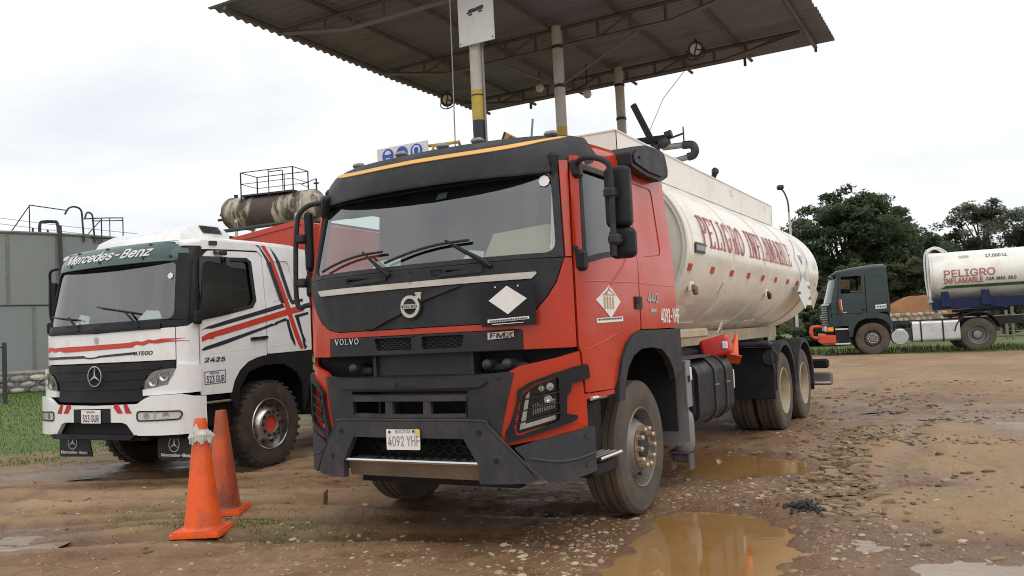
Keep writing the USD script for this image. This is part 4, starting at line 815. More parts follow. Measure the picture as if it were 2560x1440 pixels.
def verge():
    p = dd(2275, 38); surf('red_earth', (.30, .125, .05), .9, var=.25, vs=1.5, dirt=(.13, .10, .05), dirt_amt=.4, dirt_scale=1.2, bump=.5, bs=6)
    m = trimesh.creation.icosphere(4); v = m.vertices * (1 + .3 * (meshkit.fbm(m.vertices * 2.5, 4, 2)[:, None] - .5)); m = trimesh.Trimesh(v * [3.0, 1.0, 2.3], m.faces, process=False); m.apply_transform(trimesh.transformations.rotation_matrix(.5, (0, 0, 1))); m.apply_translation((p[0] + .3, p[1] + 3.2, .1))
    solo('earth_bank', m, 'red_earth', 'bare orange earth bank behind the green tractor unit', 'bank', kind='structure', smooth=True)
    W = thing('rubble_wall', 'pale rubble stone wall between the green cab and its fuel tank', 'wall', (p[0], p[1], .2)); k = 0
    d = rt[:2] / np.linalg.norm(rt[:2])
    for row in range(4):
        for t in np.arange(-1.0, 1.5, .27):
            m = stone_mesh(k % 11, .7, 1, .3); m.apply_scale(.135 * rng.uniform(.85, 1.2)); tt = t + (row % 2) * .13 + rng.uniform(-.03, .03); m.apply_transform(trimesh.transformations.rotation_matrix(rng.uniform(0, 3), (0, 0, 1))); m.apply_translation((d[0] * tt, d[1] * tt, .62 + row * .22)); part(W, 'stone', m, 'wall_stone' if k % 4 else 'concrete_wall', smooth=False); k += 1
    part(W, 'mortar_core', bx((d[0] * .25, d[1] * .25, .55), (2.6, .16, 1.1), rot=(0, 0, math.degrees(math.atan2(d[1], d[0])))), 'concrete_wall')
    for i, (px, lab) in enumerate(((2515, 'weathered wooden fence post left of its twin under the white trailer'), (2530, 'weathered wooden fence post right of its twin under the white trailer'))):
        q = dd(px, 36.5); solo('fence_post', cyl((q[0], q[1], .1), (q[0] + .03, q[1], 1.75), .06, 8), 'wood_post', lab, 'fence post')
    a, b = dd(2420, 36.6), dd(2640, 36.6)
    for z, nm in ((.55, 'lower'), (1.25, 'upper')): solo('fence_wire', path_tube([(a[0], a[1], z), (b[0], b[1], z + .02)], .016, 5), 'grey_steel', f'{nm} fence wire running behind the trailer wheels', 'fence wire')
    q = dd(1992, 40.5); h = 7.75
    T = thing('street_lamp', 'tall grey street lamp with a curved neck before the dark trees', 'street lamp', tuple(q))
    part(T, 'pole', path_tube([(0, 0, -.1), (0, 0, 4), (-.02, 0, h - 1.2)], [.085, .07, .05], 10), 'off_white_paint')
    part(T, 'neck', path_tube(curve([(-.02, 0, h - 1.25), (-.04, 0, h - .7), (-.16, 0, h - .25), (-.30, 0, h - .02)]), .04, 8), 'dark_steel'); part(T, 'lamp_head', manifold_box((-.34, -.05, h + .06), (.32, .34, .22), .08, 20), 'dark_steel')
    # distant scrub closing the horizon
    V, F = [], []; r = np.random.default_rng(5); b = 0
    for k in range(2600):
        a = r.uniform(-1.25, 1.05); dist = r.uniform(85, 130); f = np.array([-math.sin(YAW + .0 - a), math.cos(YAW - a)]); c = np.array([*(EYE[:2] + f * dist), r.uniform(.0, 3.2) * r.uniform(.4, 1)]); n = 14; q = c + r.normal(size=(n, 3)) * [1.2, 1.2, .7]; s = r.uniform(.3, .7, n)
        u = r.normal(size=(n, 3)); u /= np.linalg.norm(u, axis=1, keepdims=True); w = np.cross(u, r.normal(size=(n, 3))); w /= np.linalg.norm(w, axis=1, keepdims=True); V.append(np.stack([q - u * s[:, None], q + w * s[:, None] * .5, q + u * s[:, None], q - w * s[:, None] * .5], 1).reshape(-1, 3)); i = b + np.arange(n)[:, None] * 4; F.append(np.concatenate([i + [0, 1, 2], i + [0, 2, 3]])); b += 4 * n
    solo('distant_scrub', trimesh.Trimesh(np.vstack(V), np.vstack(F), process=False), 'olive_leaf', 'far belt of low scrub along the horizon', 'scrub', kind='stuff', smooth=False)
verge()

# ================================================================ red tanker truck (stands at the world's origin, front towards -y)
def rake27(z0, k): return lambda z: np.maximum(np.asarray(z, float) - z0, 0) * k
CAB = Skin([(0, .05), (.3, .058), (.6, .085), (.85, .125), (1.0, .168), (1.1, .215), (1.175, .28), (1.215, .36), (1.235, .48), (1.243, .65), (1.245, 1.1), (1.245, 2.22)],
           rake27(1.95, .27), lambda z: np.clip((np.asarray(z, float) - 1.95) / .85, 0, 1.2) * .055)
LOW = Skin([(0, -.05), (.5, -.045), (.7, -.015), (.85, .05), (1.0, .13), (1.12, .22), (1.2, .33), (1.238, .48), (1.245, .7), (1.245, 1.0)])
def red_truck():
    T = thing('tanker_truck', 'big red and charcoal tanker truck with a cream tank under the canopy', 'tanker truck')
    uy, ux = CAB.uy, CAB.ux
    # dark inner shell behind the shut lines, with interior open at the windows
    cab = sub(T, 'cab')
    inner = sym([(0, 1.34), (uy(1.34), 1.34), (uy(1.34), 1.44), (uy(2.2), 1.44), (uy(2.2), 2.80), (0, 2.80)])
    ws = rnd(sym([(0, 1.985), (ux(1.115), 1.985), (ux(1.095), 2.64), (0, 2.64)]), .05)
    win = rnd(P([(uy(.385), 1.93), (uy(.70), 1.985), (uy(1.27), 2.03), (uy(1.27), 2.63), (uy(.40), 2.63)]), .04)
    winl = affinity.scale(win, -1, 1, origin=(0, 0))
    part(cab, 'inner_shell', CAB.wrap(inner.difference(unary_union([ws, win, winl])), .012, -.045, .2), 'cab_lining')
    # windscreen, its dark border and the panels
    part(cab, 'windscreen', CAB.sheet(ws, -.010), 'windscreen_glass')
    border = sym([(0, 1.965), (ux(1.142), 1.965), (ux(1.122), 2.60), (0, 2.60)]).difference(rnd(sym([(0, 2.0), (ux(1.10), 2.0), (ux(1.075), 2.57), (0, 2.57)]), .07))
    part(cab, 'windscreen_surround', CAB.wrap(border, .022, -.016, .07), 'charcoal_plastic')
    low = [(0, 1.535), (.74, 1.535), (.86, 1.56), (.96, 1.62), (1.03, 1.70), (1.09, 1.80), (1.135, 1.955)]
    low = [(ux(x), z) for x, z in low]
    grille = sym(low + [(0, 1.955)])
    recess = [P([(s * .30 + k, 1.915), (s * .30 + k + .30, 1.915), (s * .30 + k + .30, 1.93), (s * .30 + k, 1.93)]) for s, k in ((-1, -.33), (1, .0))]
    part(cab, 'upper_grille_panel', CAB.wrap(grille.difference(unary_union(recess)), .028, -.008), 'charcoal_plastic')
    door_f = uy(.295)
    hood = sym([(0, 1.345), (door_f - .008, 1.345), (door_f - .008, 1.955), (ux(1.145), 1.955)] + [(x + .006, z - .006) for x, z in low[::-1]])
    pan = rnd(sym([(0, 1.30), (.865, 1.30), (.865, 1.478), (.82, 1.484), (0, 1.484)]), .012).intersection(sbox(-2, 1.347, 2, 2))
    for s in (1, -1): part(cab, 'windscreen_pillar', CAB.wrap(P([(s * ux(1.148), 1.965), (s * (door_f - .008), 1.965), (s * (door_f - .008), 2.66), (s * ux(1.128), 2.66)]), .028, -.01), 'red_paint')
    part(cab, 'hood', CAB.wrap(hood.difference(pan.buffer(.004)), .028, -.01), 'red_paint')
    mesh_holes = [rnd(P([(s * .045, 1.378), (s * .375, 1.378), (s * .40, 1.468), (s * .045, 1.468)]), .01) for s in (-1, 1)]
    mesh_holes = [affinity.translate(g, .025, 0) for g in mesh_holes]
    part(cab, 'lower_grille_panel', CAB.wrap(pan.difference(unary_union(mesh_holes)), .024, -.008), 'charcoal_plastic')
    part(cab, 'grille_backing', CAB.wrap(sym([(0, 1.37), (.5, 1.37), (.5, 1.475), (0, 1.475)]), .004, -.03), 'dark_recess')
    for g in mesh_holes:
        x0, z0, x1, z1 = g.bounds; bars = []
        for r_ in range(6):
            z = z0 + .008 + r_ * .0155
            for k in np.arange(x0 + (r_ % 2) * .03, x1 - .02, .06): bars.append(LineString([(k, z), (k + .03, z + .0075), (k + .06, z)]).buffer(.0022))
        part(cab, 'grille_mesh', CAB.wrap(unary_union(bars).intersection(g.buffer(.002)), .008, -.012, .1), 'charcoal_plastic')
    part(cab, 'maker_lettering', CAB.text('VOLVO', .044, -.80, 1.436, .006, off=.018, sx=1.42, maker=serif_text, bold=True), 'chrome')
    badge = P([(.612, 1.422), (.805, 1.432), (.805, 1.476), (.612, 1.470)])
    b = part(cab, 'model_badge', CAB.wrap(badge, .006, .018), 'silver_trim')
    part(cab, 'badge_lettering', CAB.text('FMX', .034, .622, 1.432, .003, off=.025, sx=1.75, slant=.15), 'black_decal')
    part(cab, 'badge_mark', CAB.text('X', .036, .735, 1.4345, .0034, off=.0255, sx=1.6), 'brown_decal')
    strip = rnd(sym([(0, 1.826), (.95, 1.826), (.985, 1.858), (.985, 1.872), (0, 1.868)]), .008)
    part(cab, 'silver_strip', CAB.wrap(strip, .012, .021), 'silver_trim')
    # emblem with its diagonal bar
    part(cab, 'diagonal_bar', CAB.wrap(P([(-.46, 1.545), (-.36, 1.545), (-.05, 1.655), (.06, 1.71), (.44, 1.815), (.30, 1.815), (-.02, 1.735), (-.12, 1.692)]), .024, .016), 'charcoal_plastic')
    em = [Point(0, 1.69).buffer(.082).difference(Point(0, 1.69).buffer(.058)), P([(-.078, 1.675), (.078, 1.675), (.078, 1.707), (-.078, 1.707)]), P([(.035, 1.755), (.098, 1.79), (.098, 1.735), (.083, 1.75), (.07, 1.738), (.052, 1.752)]), P([(.05, 1.79), (.1, 1.79), (.1, 1.775), (.05, 1.775)])]
    part(cab, 'emblem_backing', CAB.wrap(Point(0, 1.69).buffer(.098), .012, .02), 'black_plastic')
    part(cab, 'emblem', CAB.wrap(unary_union(em), .014, .032), 'silver_trim')
    part(cab, 'emblem_lettering', CAB.text('VOLVO', .022, -.074, 1.680, .003, off=.047, sx=1.42, maker=serif_text), 'black_decal')
    for s, k in ((-1, -.58), (1, .24)):       # panels under the wipers
        part(cab, 'wash_cover', CAB.wrap(rnd(P([(k, 1.885), (k + .36, 1.895), (k + .36, 1.945), (k, 1.905)]), .008), .010, .021), 'charcoal_plastic')
        part(cab, 'hatch', CAB.wrap(P([(k - .06 + .0 * s, 1.905), (k + .03, 1.905), (k + .03, 1.945), (k - .06, 1.945)]).difference(P([(k - .052, 1.911), (k + .022, 1.911), (k + .022, 1.939), (k - .052, 1.939)])) , .004, .024), 'black_plastic')
    for a in ((-.19, 1.93, -.47, 2.12, -.95, 2.025), (.66, 1.93, .30, 2.135, -.25, 2.03)):      # wipers
        w = sub(T, 'wiper')
        arm = np.array([[a[0], a[1], .03], [a[0] - .05, a[1] + .03, .055], [(a[0] + a[2]) / 2, (a[1] + a[3]) / 2, .06], [a[2], a[3], .05]])
        part(w, 'wiper_arm', path_tube(CAB.map(arm[:, 0], arm[:, 1], arm[:, 2]), [.02, .02, .013, .009], 8), 'black_plastic')
        tt = np.linspace(0, 1, 12); u = a[2] + .18 + (a[4] - a[2] - .18) * tt; v = a[3] - .005 + (a[5] - a[3]) * tt + .03 * np.sin(tt * PI)
        part(w, 'wiper_blade', path_tube(CAB.map(u, v, np.full(12, .024)), .0105, 6), 'black_rubber')
    # doors
    def side(s, pts): return P([(s * uy(y), z) for y, z in pts])
    arch_in = [(.865, .93), (.89, 1.05), (.96, 1.16), (1.08, 1.245), (1.25, 1.29), (1.5, 1.295), (1.72, 1.27), (1.88, 1.19), (1.97, 1.10), (2.01, 1.0)]
    arch_out = [(.75, .93), (.785, 1.08), (.86, 1.23), (.98, 1.345), (1.12, 1.41), (1.3, 1.435), (1.7, 1.432), (2.22, 1.432)]
    for s in (1, -1):
        dpts = [(.303, 1.955), (.303, 1.345), (.32, 1.30), (.335, 1.03), (.735, 1.025)] + arch_out[1:5] + [(1.32, 1.442), (1.335, 2.0), (1.335, 2.70), (.303, 2.70)]
        win_s = win if s > 0 else winl
        d = part(cab, 'door', CAB.wrap(rnd(side(s, dpts), .008).difference(win_s), .028, -.01), 'red_paint')
        fr = win_s.buffer(.012).difference(win_s.buffer(-.028))
        part(cab, 'window_seal', CAB.wrap(fr, .02, .002), 'black_rubber')
        part(cab, 'side_window', CAB.sheet(win_s, -.008), 'side_glass')
        rear = rnd(side(s, [(1.345, 1.442), (2.215, 1.442), (2.215, 2.74), (1.345, 2.72)]), .01)
        emb = rnd(side(s, [(1.44, 2.02), (1.93, 2.06), (1.90, 2.63), (1.41, 2.63)]), .06)
        part(cab, 'rear_side_panel', CAB.wrap(rear.difference(emb), .028, -.01), 'red_paint')
        part(cab, 'pressed_panel', CAB.wrap(emb.buffer(-.004), .024, -.012), 'red_paint')
        # character lines of the pressings
        for L in ([(.34, 1.795), (1.32, 1.81)], [(1.36, 1.81), (2.2, 1.80)], [(.36, 1.32), (.84, 1.42)]):
            part(cab, 'body_crease', CAB.line([(s * uy(y), z) for y, z in L], .009, .012), 'red_paint')
        part(cab, 'dent', CAB.line([(s * uy(1.10), 2.0), (s * uy(1.02), 1.93), (s * uy(.78), 1.79), (s * uy(.66), 1.70)], .014, .012), 'red_paint')
        part(cab, 'door_handle', cat(CAB.wrap(rnd(side(s, [(1.22, 1.60), (1.36, 1.60), (1.36, 1.70), (1.22, 1.70)]), .012), .014, .016)), 'black_plastic')
        part(cab, 'handle_recess', CAB.wrap(side(s, [(1.235, 1.64), (1.30, 1.64), (1.30, 1.69), (1.235, 1.69)]), .003, .0295), 'dark_recess')
        arch = side(s, arch_out + [(2.22, 1.05), (2.06, 1.05)] + arch_in[::-1])
        part(cab, 'wheel_arch', CAB.wrap(arch, .055, -.012), 'charcoal_plastic', smooth=35)
        corner = LOW  # headlamp corner
        cp = [(LOW.ux(.80) * s, 1.205), (LOW.ux(.86) * s, 1.235), (LOW.ux(1.06) * s, 1.275), (LOW.uy(.31) * s, 1.315), (LOW.uy(.33) * s, 1.02), (LOW.uy(.735) * s, 1.02), (LOW.uy(.735) * s, .99), (LOW.uy(.345) * s, .985),
              (LOW.uy(.345) * s, .802), (LOW.ux(.95) * s, .735), (LOW.ux(.745) * s, .70), (LOW.ux(.725) * s, .76)]
        hl = rnd(P([(LOW.ux(x) * s, z) for x, z in ((.865, 1.04), (.95, 1.10), (1.085, 1.15), (1.09, .85), (.815, .775))]), .02)
        part(cab, 'headlamp_panel', LOW.wrap(P(cp).difference(hl), .03, -.012), 'red_paint')
        h = sub(T, 'headlamp')
        part(h, 'lamp_bowl', LOW.wrap(hl.buffer(.004), .004, -.06), 'dark_recess')
        X = lambda x: LOW.ux(x) * s
        part(h, 'running_light', cat(LOW.wrap(P([(X(.89), 1.03), (X(.915), 1.06), (X(.875), .83), (X(.838), .80)]), .02, -.05), LOW.wrap(P([(X(.838), .80), (X(.86), .835), (X(1.06), .89), (X(1.06), .862)]), .02, -.05)), 'lamp_glass')
        for (cx_, cz_, r_) in ((1.035, 1.085, .024), (1.02, 1.0, .026), (.985, 1.075, .018), (1.05, .985, .018)):
            p0 = LOW.map(np.array([X(cx_)]), np.array([cz_]), np.array([-.035]))[0]; n0 = LOW.map(np.array([X(cx_)]), np.array([cz_]), np.array([.965]))[0] - p0
            part(h, 'reflector', lathe([(0, -.02), (r_ * .6, -.012), (r_, .012), (r_ * 1.08, .012)], 20).apply_transform(trimesh.geometry.align_vectors([0, 0, 1], n0)).apply_translation(p0), 'chrome')
        part(h, 'reflector_strip', [LOW.wrap(P([(X(.925 + k_ * .014), .90 + k_ * .004), (X(.933 + k_ * .014), .90 + k_ * .004), (X(.935 + k_ * .014), .965 + .01 * (k_ % 3)), (X(.927 + k_ * .014), .965)]), .012, -.05) for k_ in range(10)], 'lamp_silver')
        part(h, 'lamp_divider', LOW.wrap(P([(X(.90), 1.02), (X(1.085), 1.055), (X(1.085), 1.035), (X(.90), 1.0)]), .02, -.05), 'black_plastic')
        part(h, 'lens', LOW.sheet(hl, -.004), 'lamp_lens')
        g = sub(T, 'headlamp_guard')
        outer = [(X(.84), 1.075), (X(.92), 1.125), (X(1.05), 1.175), (X(1.15), 1.21), (X(1.20), 1.225), (X(1.205), 1.13), (X(1.135), 1.10), (X(1.13), 1.05), (X(1.11), 1.02), (X(1.105), .90), (X(1.155), .885), (X(1.15), .855), (X(1.06), .815), (X(.80), .735), (X(.765), .735), (X(.755), .79), (X(.795), .87), (X(.835), 1.0)]
        inn = [(X(.87), 1.06), (X(.95), 1.115), (X(1.075), 1.155), (X(1.075), .865), (X(1.05), .845), (X(.82), .765), (X(.81), .83), (X(.85), 1.0)]
        part(g, 'guard_frame', LOW.wrap(rnd(P(outer), .012).difference(rnd(P(inn), .015)), .03, .022), 'black_plastic')
        for z0, z1 in ((1.0, 1.055), (.925, .985), (.85, .915)):
            part(g, 'guard_bar', LOW.line([(X(.80 + (z0 - .8) * .16), z0), (X(1.10), z1)], .006, .04), 'black_plastic')
    # decals on the picture-right door
    q = [(.735, 1.685), (.80, 1.685)]
    dm = P([(uy(.50), 1.665), (uy(.735), 1.775), (uy(.93), 1.655), (uy(.735), 1.535)])
    dec = part(cab, 'hazard_diamond', CAB.wrap(dm, .003, .019), 'white_decal')
    part(cab, 'diamond_print', cat(*[CAB.wrap(P([(uy(y), 1.60), (uy(y + .025), 1.60), (uy(y + .025), 1.69), (uy(y), 1.69)]), .002, .0222) for y in (.62, .67, .72, .77)], CAB.wrap(P([(uy(.60), 1.70), (uy(.84), 1.70), (uy(.72), 1.75)]).difference(P([(uy(.64), 1.708), (uy(.81), 1.708), (uy(.72), 1.738)])), .002, .0222)), 'brown_decal')
    part(cab, 'notice_strip', CAB.wrap(P([(uy(.50), 1.50), (uy(.96), 1.51), (uy(.96), 1.545), (uy(.50), 1.535)]), .003, .019), 'white_decal')
    part(cab, 'notice_lettering', CAB.wrap(unary_union([P([(uy(y), 1.518 + (y - .5) * .02), (uy(y + .018), 1.518 + (y - .5) * .02), (uy(y + .018), 1.531 + (y - .5) * .02), (uy(y), 1.529 + (y - .5) * .02)]) for y in np.arange(.52, .94, .028)]), .002, .0222), 'black_decal')
    part(cab, 'power_number', CAB.text('440', .075, uy(1.50), 1.655, .004, off=.02, sx=1.25, slant=.12), 'grey_badge')
    part(cab, 'small_badge', CAB.wrap(P([(uy(1.56), 1.575), (uy(1.70), 1.575), (uy(1.70), 1.605), (uy(1.56), 1.605)]), .004, .019), 'grey_badge')
    part(cab, 'fleet_number', CAB.text('4092-YHF', .115, uy(1.80), 1.49, .003, off=.02, sx=.58), 'white_decal')
    # placard board on the front
    pb = sub(T, 'placard_board', 'black board with a white diamond on the grille')
    M = frame((.80, .045, 1.655), (1, .10, 0), (0, 0, 1))
    def flat(g, t, off, M=M): return ext(g, t, M @ trimesh.transformations.translation_matrix((0, 0, off)))
    part(pb, 'board', flat(rnd(P([(-.205, -.145), (.205, -.145), (.205, .145), (-.205, .145)]), .006), .006, 0), 'black_plastic')
    part(pb, 'diamond', flat(P([(-.14, .035), (0, .13), (.145, .035), (0, -.065)]), .003, .006), 'white_decal')
    part(pb, 'notice_strip', flat(P([(-.155, -.118), (.155, -.105), (.155, -.085), (-.155, -.095)]), .003, .006), 'white_decal')
    part(pb, 'notice_lettering', flat(unary_union([P([(x, -.108 + x * .04), (x + .008, -.108 + x * .04), (x + .008, -.096 + x * .04), (x, -.098 + x * .04)]) for x in np.arange(-.14, .14, .0125)]), .002, .009), 'black_decal')
    part(pb, 'lower_line', flat(P([(-.12, -.132), (.11, -.127), (.11, -.123), (-.12, -.127)]), .003, .006), 'white_decal')
    for x in (-.085, .085): part(pb, 'screw', cyl(*[tuple((M @ np.array([x, .125, z, 1]))[:3]) for z in (.004, .012)], .006, 8), 'chrome')
    # recess between hood and mask, radiator behind
    part(T, 'radiator', [bx((-.02, .22, 1.2), (.86, .08, .32)), bx((-.46, .2, 1.24), (.03, .1, .26)), bx((.42, .2, 1.24), (.03, .1, .26))], 'dark_steel')
    part(T, 'front_recess', [bx((0, .42, 1.1), (2.3, .2, .75)), bx((0, .3, .62), (1.4, .1, .5))], 'dark_recess')
    for x in (-.62, .58, .74): part(T, 'hood_fitting', [cyl((x, .10, 1.25), (x + .02, .3, 1.26), .035, 10), bx((x + .05, .2, 1.23), (.14, .1, .05), .01), trimesh.creation.icosphere(2, .04).apply_translation((x, .1, 1.25))], 'dark_steel')
    # charcoal mask
    mask = sym([(0, 1.17), (.56, 1.185), (.80, 1.20), (.838, 1.19), (.79, 1.02), (.735, .80), (.715, .735), (.64, .86), (0, .86)])
    op = rnd(sym([(0, 1.045), (.505, 1.045), (.505, .90), (0, .895)]), .02)
    slot = P([(-.51, 1.062), (.51, 1.062), (.51, 1.085), (-.51, 1.085)])
    part(T, 'front_mask', cat(LOW.wrap(mask.difference(unary_union([op, slot])), .035, -.01), LOW.wrap(sym([(0, 1.155), (.62, 1.165), (.66, 1.14), (.60, 1.105), (0, 1.10)]), .03, .02)), 'charcoal_plastic')
    part(T, 'mask_shelf', bx((0, .10, 1.17), (1.5, .26, .02), rot=(4, 0, 0)), 'charcoal_plastic')
    part(T, 'pull_handle', LOW.wrap(P([(-.09, 1.112), (.10, 1.112), (.10, 1.118), (-.075, 1.12), (-.06, 1.145), (-.075, 1.145)]), .004, .051), 'dark_recess')
    for x in (-.165, .17): part(T, 'grille_divider', LOW.wrap(rnd(P([(x - .035, .895), (x + .035, .895), (x + .03, 1.045), (x - .03, 1.045)]), .008), .03, -.004), 'grey_bumper')
    part(T, 'grille_crossbar', LOW.wrap(rnd(sym([(0, 1.012), (.50, 1.012), (.50, 1.052), (0, 1.052)]), .008), .045, -.012), 'grey_bumper')
    part(T, 'grille_ledge', LOW.wrap(rnd(sym([(0, .892), (.49, .895), (.49, .925), (0, .918)]), .008), .06, -.03), 'grey_bumper')
    for x in (-.40, .02, .38): part(T, 'inner_post', cyl((x, .12, .9), (x, .12, 1.05), .012, 8), 'dark_steel')
    # bull bar, bumper ends, step
    bar = [(0, .882), (.585, .882), (.63, .868), (.665, .835), (.79, .69), (.955, .475), (.90, .455), (.585, .455), (.585, .575), (.478, .758), (0, .758)]
    part(T, 'bull_bar', LOW.wrap(sym(bar), .05, .012, .06), 'grey_bumper', smooth=35)
    part(T, 'bar_lip', LOW.line([(-.955 * 1.03, .478), (-.79 * 1.0, .69), (-.66, .84), (-.58, .88), (0, .882), (.58, .88), (.66, .84), (.79, .69), (.98, .478)], .010, .058), 'grey_bumper')
    for s in (1, -1):
        X = lambda x: LOW.ux(x) * s
        e = P([(X(.805), .69), (X(.95), .735), (LOW.uy(.34) * s, .80), (LOW.uy(.375) * s, .80), (LOW.uy(.375) * s, .50), (X(1.1), .455), (X(.99), .455)])
        part(T, 'bumper_end', LOW.wrap(rnd(e, .008), .05, .0, .06), 'grey_bumper', smooth=35)
        part(T, 'bumper_crease', LOW.line([(X(.90), .615), (X(1.08), .585), (LOW.uy(.37) * s, .62)], .012, .045), 'grey_bumper')
        for x, z in ((.595, .80), (.70, .61)): 
            p0, p1 = LOW.map(np.array([X(x)] * 2), np.array([z] * 2), np.array([.055, .068])); part(T, 'bumper_bolt', path_tube([p0, p1], .017, 8), 'black_plastic')
        for y, z, k in ((LOW.ux(.90), .62, 0), (LOW.uy(.31), .745, 0), (LOW.uy(.31), .55, 0)):
            p0, p1 = LOW.map(np.array([y * s] * 2), np.array([z] * 2), np.array([.045, .056])); part(T, 'bumper_bolt', path_tube([p0, p1], .017, 8), 'dark_steel')
        # cab steps
        sx = s * 1.14
        part(T, 'step_box', [bx((s * .98, .60, .745), (.27, .42, .40), .015), bx((s * 1.06, .60, .49), (.34, .44, .11), .02)], 'black_plastic')
        for z, y0, dx in ((.985, .56, .0), (.565, .60, .02)):
            st = sub(T, 'cab_step')
            part(st, 'tread', bx((s * (1.13 + dx), y0, z), (.20, .38, .018), .004), 'tread_metal')
            part(st, 'nosing', cyl((s * (1.235 + dx), y0 - .19, z), (s * (1.235 + dx), y0 + .19, z), .017, 8), 'chrome')
            for i in range(4): part(st, 'tread_rib', bx((s * (1.06 + dx + i * .045), y0, z + .011), (.012, .36, .008)), 'tread_metal')
    stp = sub(T, 'front_step')
    part(stp, 'tread', LOW.wrap(sym([(0, .575), (.57, .575), (.57, .595), (0, .595)]), .11, -.07), 'tread_metal')
    part(stp, 'edge', LOW.line([(-.575, .588), (0, .590), (.575, .588)], .012, .045), 'chrome')
    for i in range(14): part(stp, 'grip', bx((-.5 + i * .077, -.005 if abs(i - 6.5) < 5 else .01, .602), (.045, .05, .012), .004), 'dark_steel')
    M2 = frame((0, -.075, .583), (1, 0, 0), (0, .45, -1))
    part(T, 'skid_plate', trimesh.Trimesh(*[np.array(v) for v in ([[-.57, -.065, .578], [.57, -.065, .578], [.60, -.0, .462], [-.60, -.0, .462], [-.57, .05, .578], [.57, .05, .578], [.60, .06, .462], [-.60, .06, .462]], [[0, 1, 2], [0, 2, 3], [0, 4, 5], [0, 5, 1], [3, 2, 6], [3, 6, 7]])]), 'muddy_plate', smooth=False)
    part(T, 'honeycomb_backing', bx((0, .16, .67), (1.1, .02, .30)), 'dark_recess')
    hexes = []
    for r_ in range(4):
        for k in range(13):
            cx_, cz_ = -.54 + k * .09 + (r_ % 2) * .045, .60 + r_ * .052
            a = np.radians(np.arange(0, 361, 60) + 30); hexes.append(LineString(np.c_[cx_ + .05 * np.cos(a), cz_ + .034 * np.sin(a)]).buffer(.006))
    part(T, 'honeycomb', ext(unary_union(hexes), .012, frame((0, .12, 0), (1, 0, 0), (0, 0, 1))), 'black_plastic')
    pl = sub(T, 'number_plate', 'dented white number plate with a yellow sticker')
    M = frame((-.005, -.128, .75), (1, .0, .03), (0, .02, 1))
    part(pl, 'plate', flat(rnd(P([(-.148, -.072), (.143, -.076), (.147, .066), (-.148, .074)]), .008), .004, 0, M), 'white_decal')
    part(pl, 'lettering', [flat_text('4092 YHF', .068, M @ trimesh.transformations.translation_matrix((-.138, -.045, .0035)), .002, True, .62), flat_text('BOLIVIA', .022, M @ trimesh.transformations.translation_matrix((-.07, .045, .0035)), .002, True, 1.1)], 'faded_ink')
    part(pl, 'sticker', flat(Point(.125, .05).buffer(.022), .002, .0041, M), 'yellow_plastic')
    for x in (-.115, .095): part(pl, 'plate_bolt', cyl(*[tuple((M @ np.array([x, .055, z, 1]))[:3]) for z in (.003, .012)], .009, 8), 'dark_steel')
    # roof, visor
    plan = [(0, .0), (.35, .02), (.65, .07), (.90, .16), (1.06, .27), (1.16, .40), (1.203, .51), (1.214, .60)]
    VS = Skin(plan); n = 61; us = np.linspace(-VS.s[-1], VS.s[-1], n)
    prof = [(.06, 2.585), (.0, 2.565), (-.008, 2.585), (.012, 2.68), (.045, 2.755), (.10, 2.82), (.19, 2.872), (.32, 2.91), (.46, 2.925), (.46, 2.70), (.10, 2.64)]
    V = []
    for u in us:
        b = VS.map(np.array([u]), np.array([0.]), np.array([0.]))[0]; f = abs(u) / VS.s[-1]; tp = max(0, (f - .55) / .45) ** 2
        for dy, z in prof:
            V.append((b[0] * (1 - .30 * max(0, z - 2.70) * f * f), b[1] + .075 + dy * (1 - .85 * tp), z + tp * (.11 * (1 - (z - 2.565) / .36) - .06 * (z - 2.565) / .36)))
    k = len(prof); F = []
    for i in range(n - 1):
        for j in range(k):
            j2 = (j + 1) % k; F += [(i * k + j, (i + 1) * k + j, (i + 1) * k + j2), (i * k + j, (i + 1) * k + j2, i * k + j2)]
    for b in (0, (n - 1) * k):
        for j in range(1, k - 1): F.append((b, b + j, b + j + 1) if b == 0 else (b, b + j + 1, b + j))
    V = np.array(V); vis = sub(T, 'sun_visor')
    part(vis, 'visor_shell', trimesh.Trimesh(V, F, process=False), 'charcoal_plastic', smooth=50)
    # amber stripe follows the visor's face
    def on_visor(u, h):
        i = np.clip((u / VS.s[-1] + 1) / 2 * (n - 1), 0, n - 1.001); i0 = int(i); t = i - i0; j0 = int(h); s2 = h - j0
        g = lambda i, j: V[i * k + j]; return (1 - t) * ((1 - s2) * g(i0, j0) + s2 * g(i0, j0 + 1)) + t * ((1 - s2) * g(i0 + 1, j0) + s2 * g(i0 + 1, j0 + 1))
    pts = []
    for t in np.linspace(-1, 1, 41): pts.append(on_visor(t * VS.s[-1] * .80, 4.25 + 2.0 * abs(t) ** 4.5))
    pts = np.array(pts); sv = []
    for i, p in enumerate(pts):
        t = -1 + i / 20; hw = .25 if abs(t) < .98 else .1
        a = on_visor(t * VS.s[-1] * .80, 4.25 + 2.0 * abs(t) ** 4.5 - hw); b = on_visor(t * VS.s[-1] * .80, 4.25 + 2.0 * abs(t) ** 4.5 + hw)
        o = np.array([0, -.006, .004]); sv += [a + o, b + o, a - o, b - o]
    F = []
    for i in range(40):
        a = i * 4; F += [(a, a + 4, a + 5), (a, a + 5, a + 1), (a + 1, a + 5, a + 7), (a + 1, a + 7, a + 3), (a, a + 2, a + 6), (a, a + 6, a + 4)]
    part(vis, 'amber_stripe', trimesh.Trimesh(sv, F, process=False), 'amber_stripe')
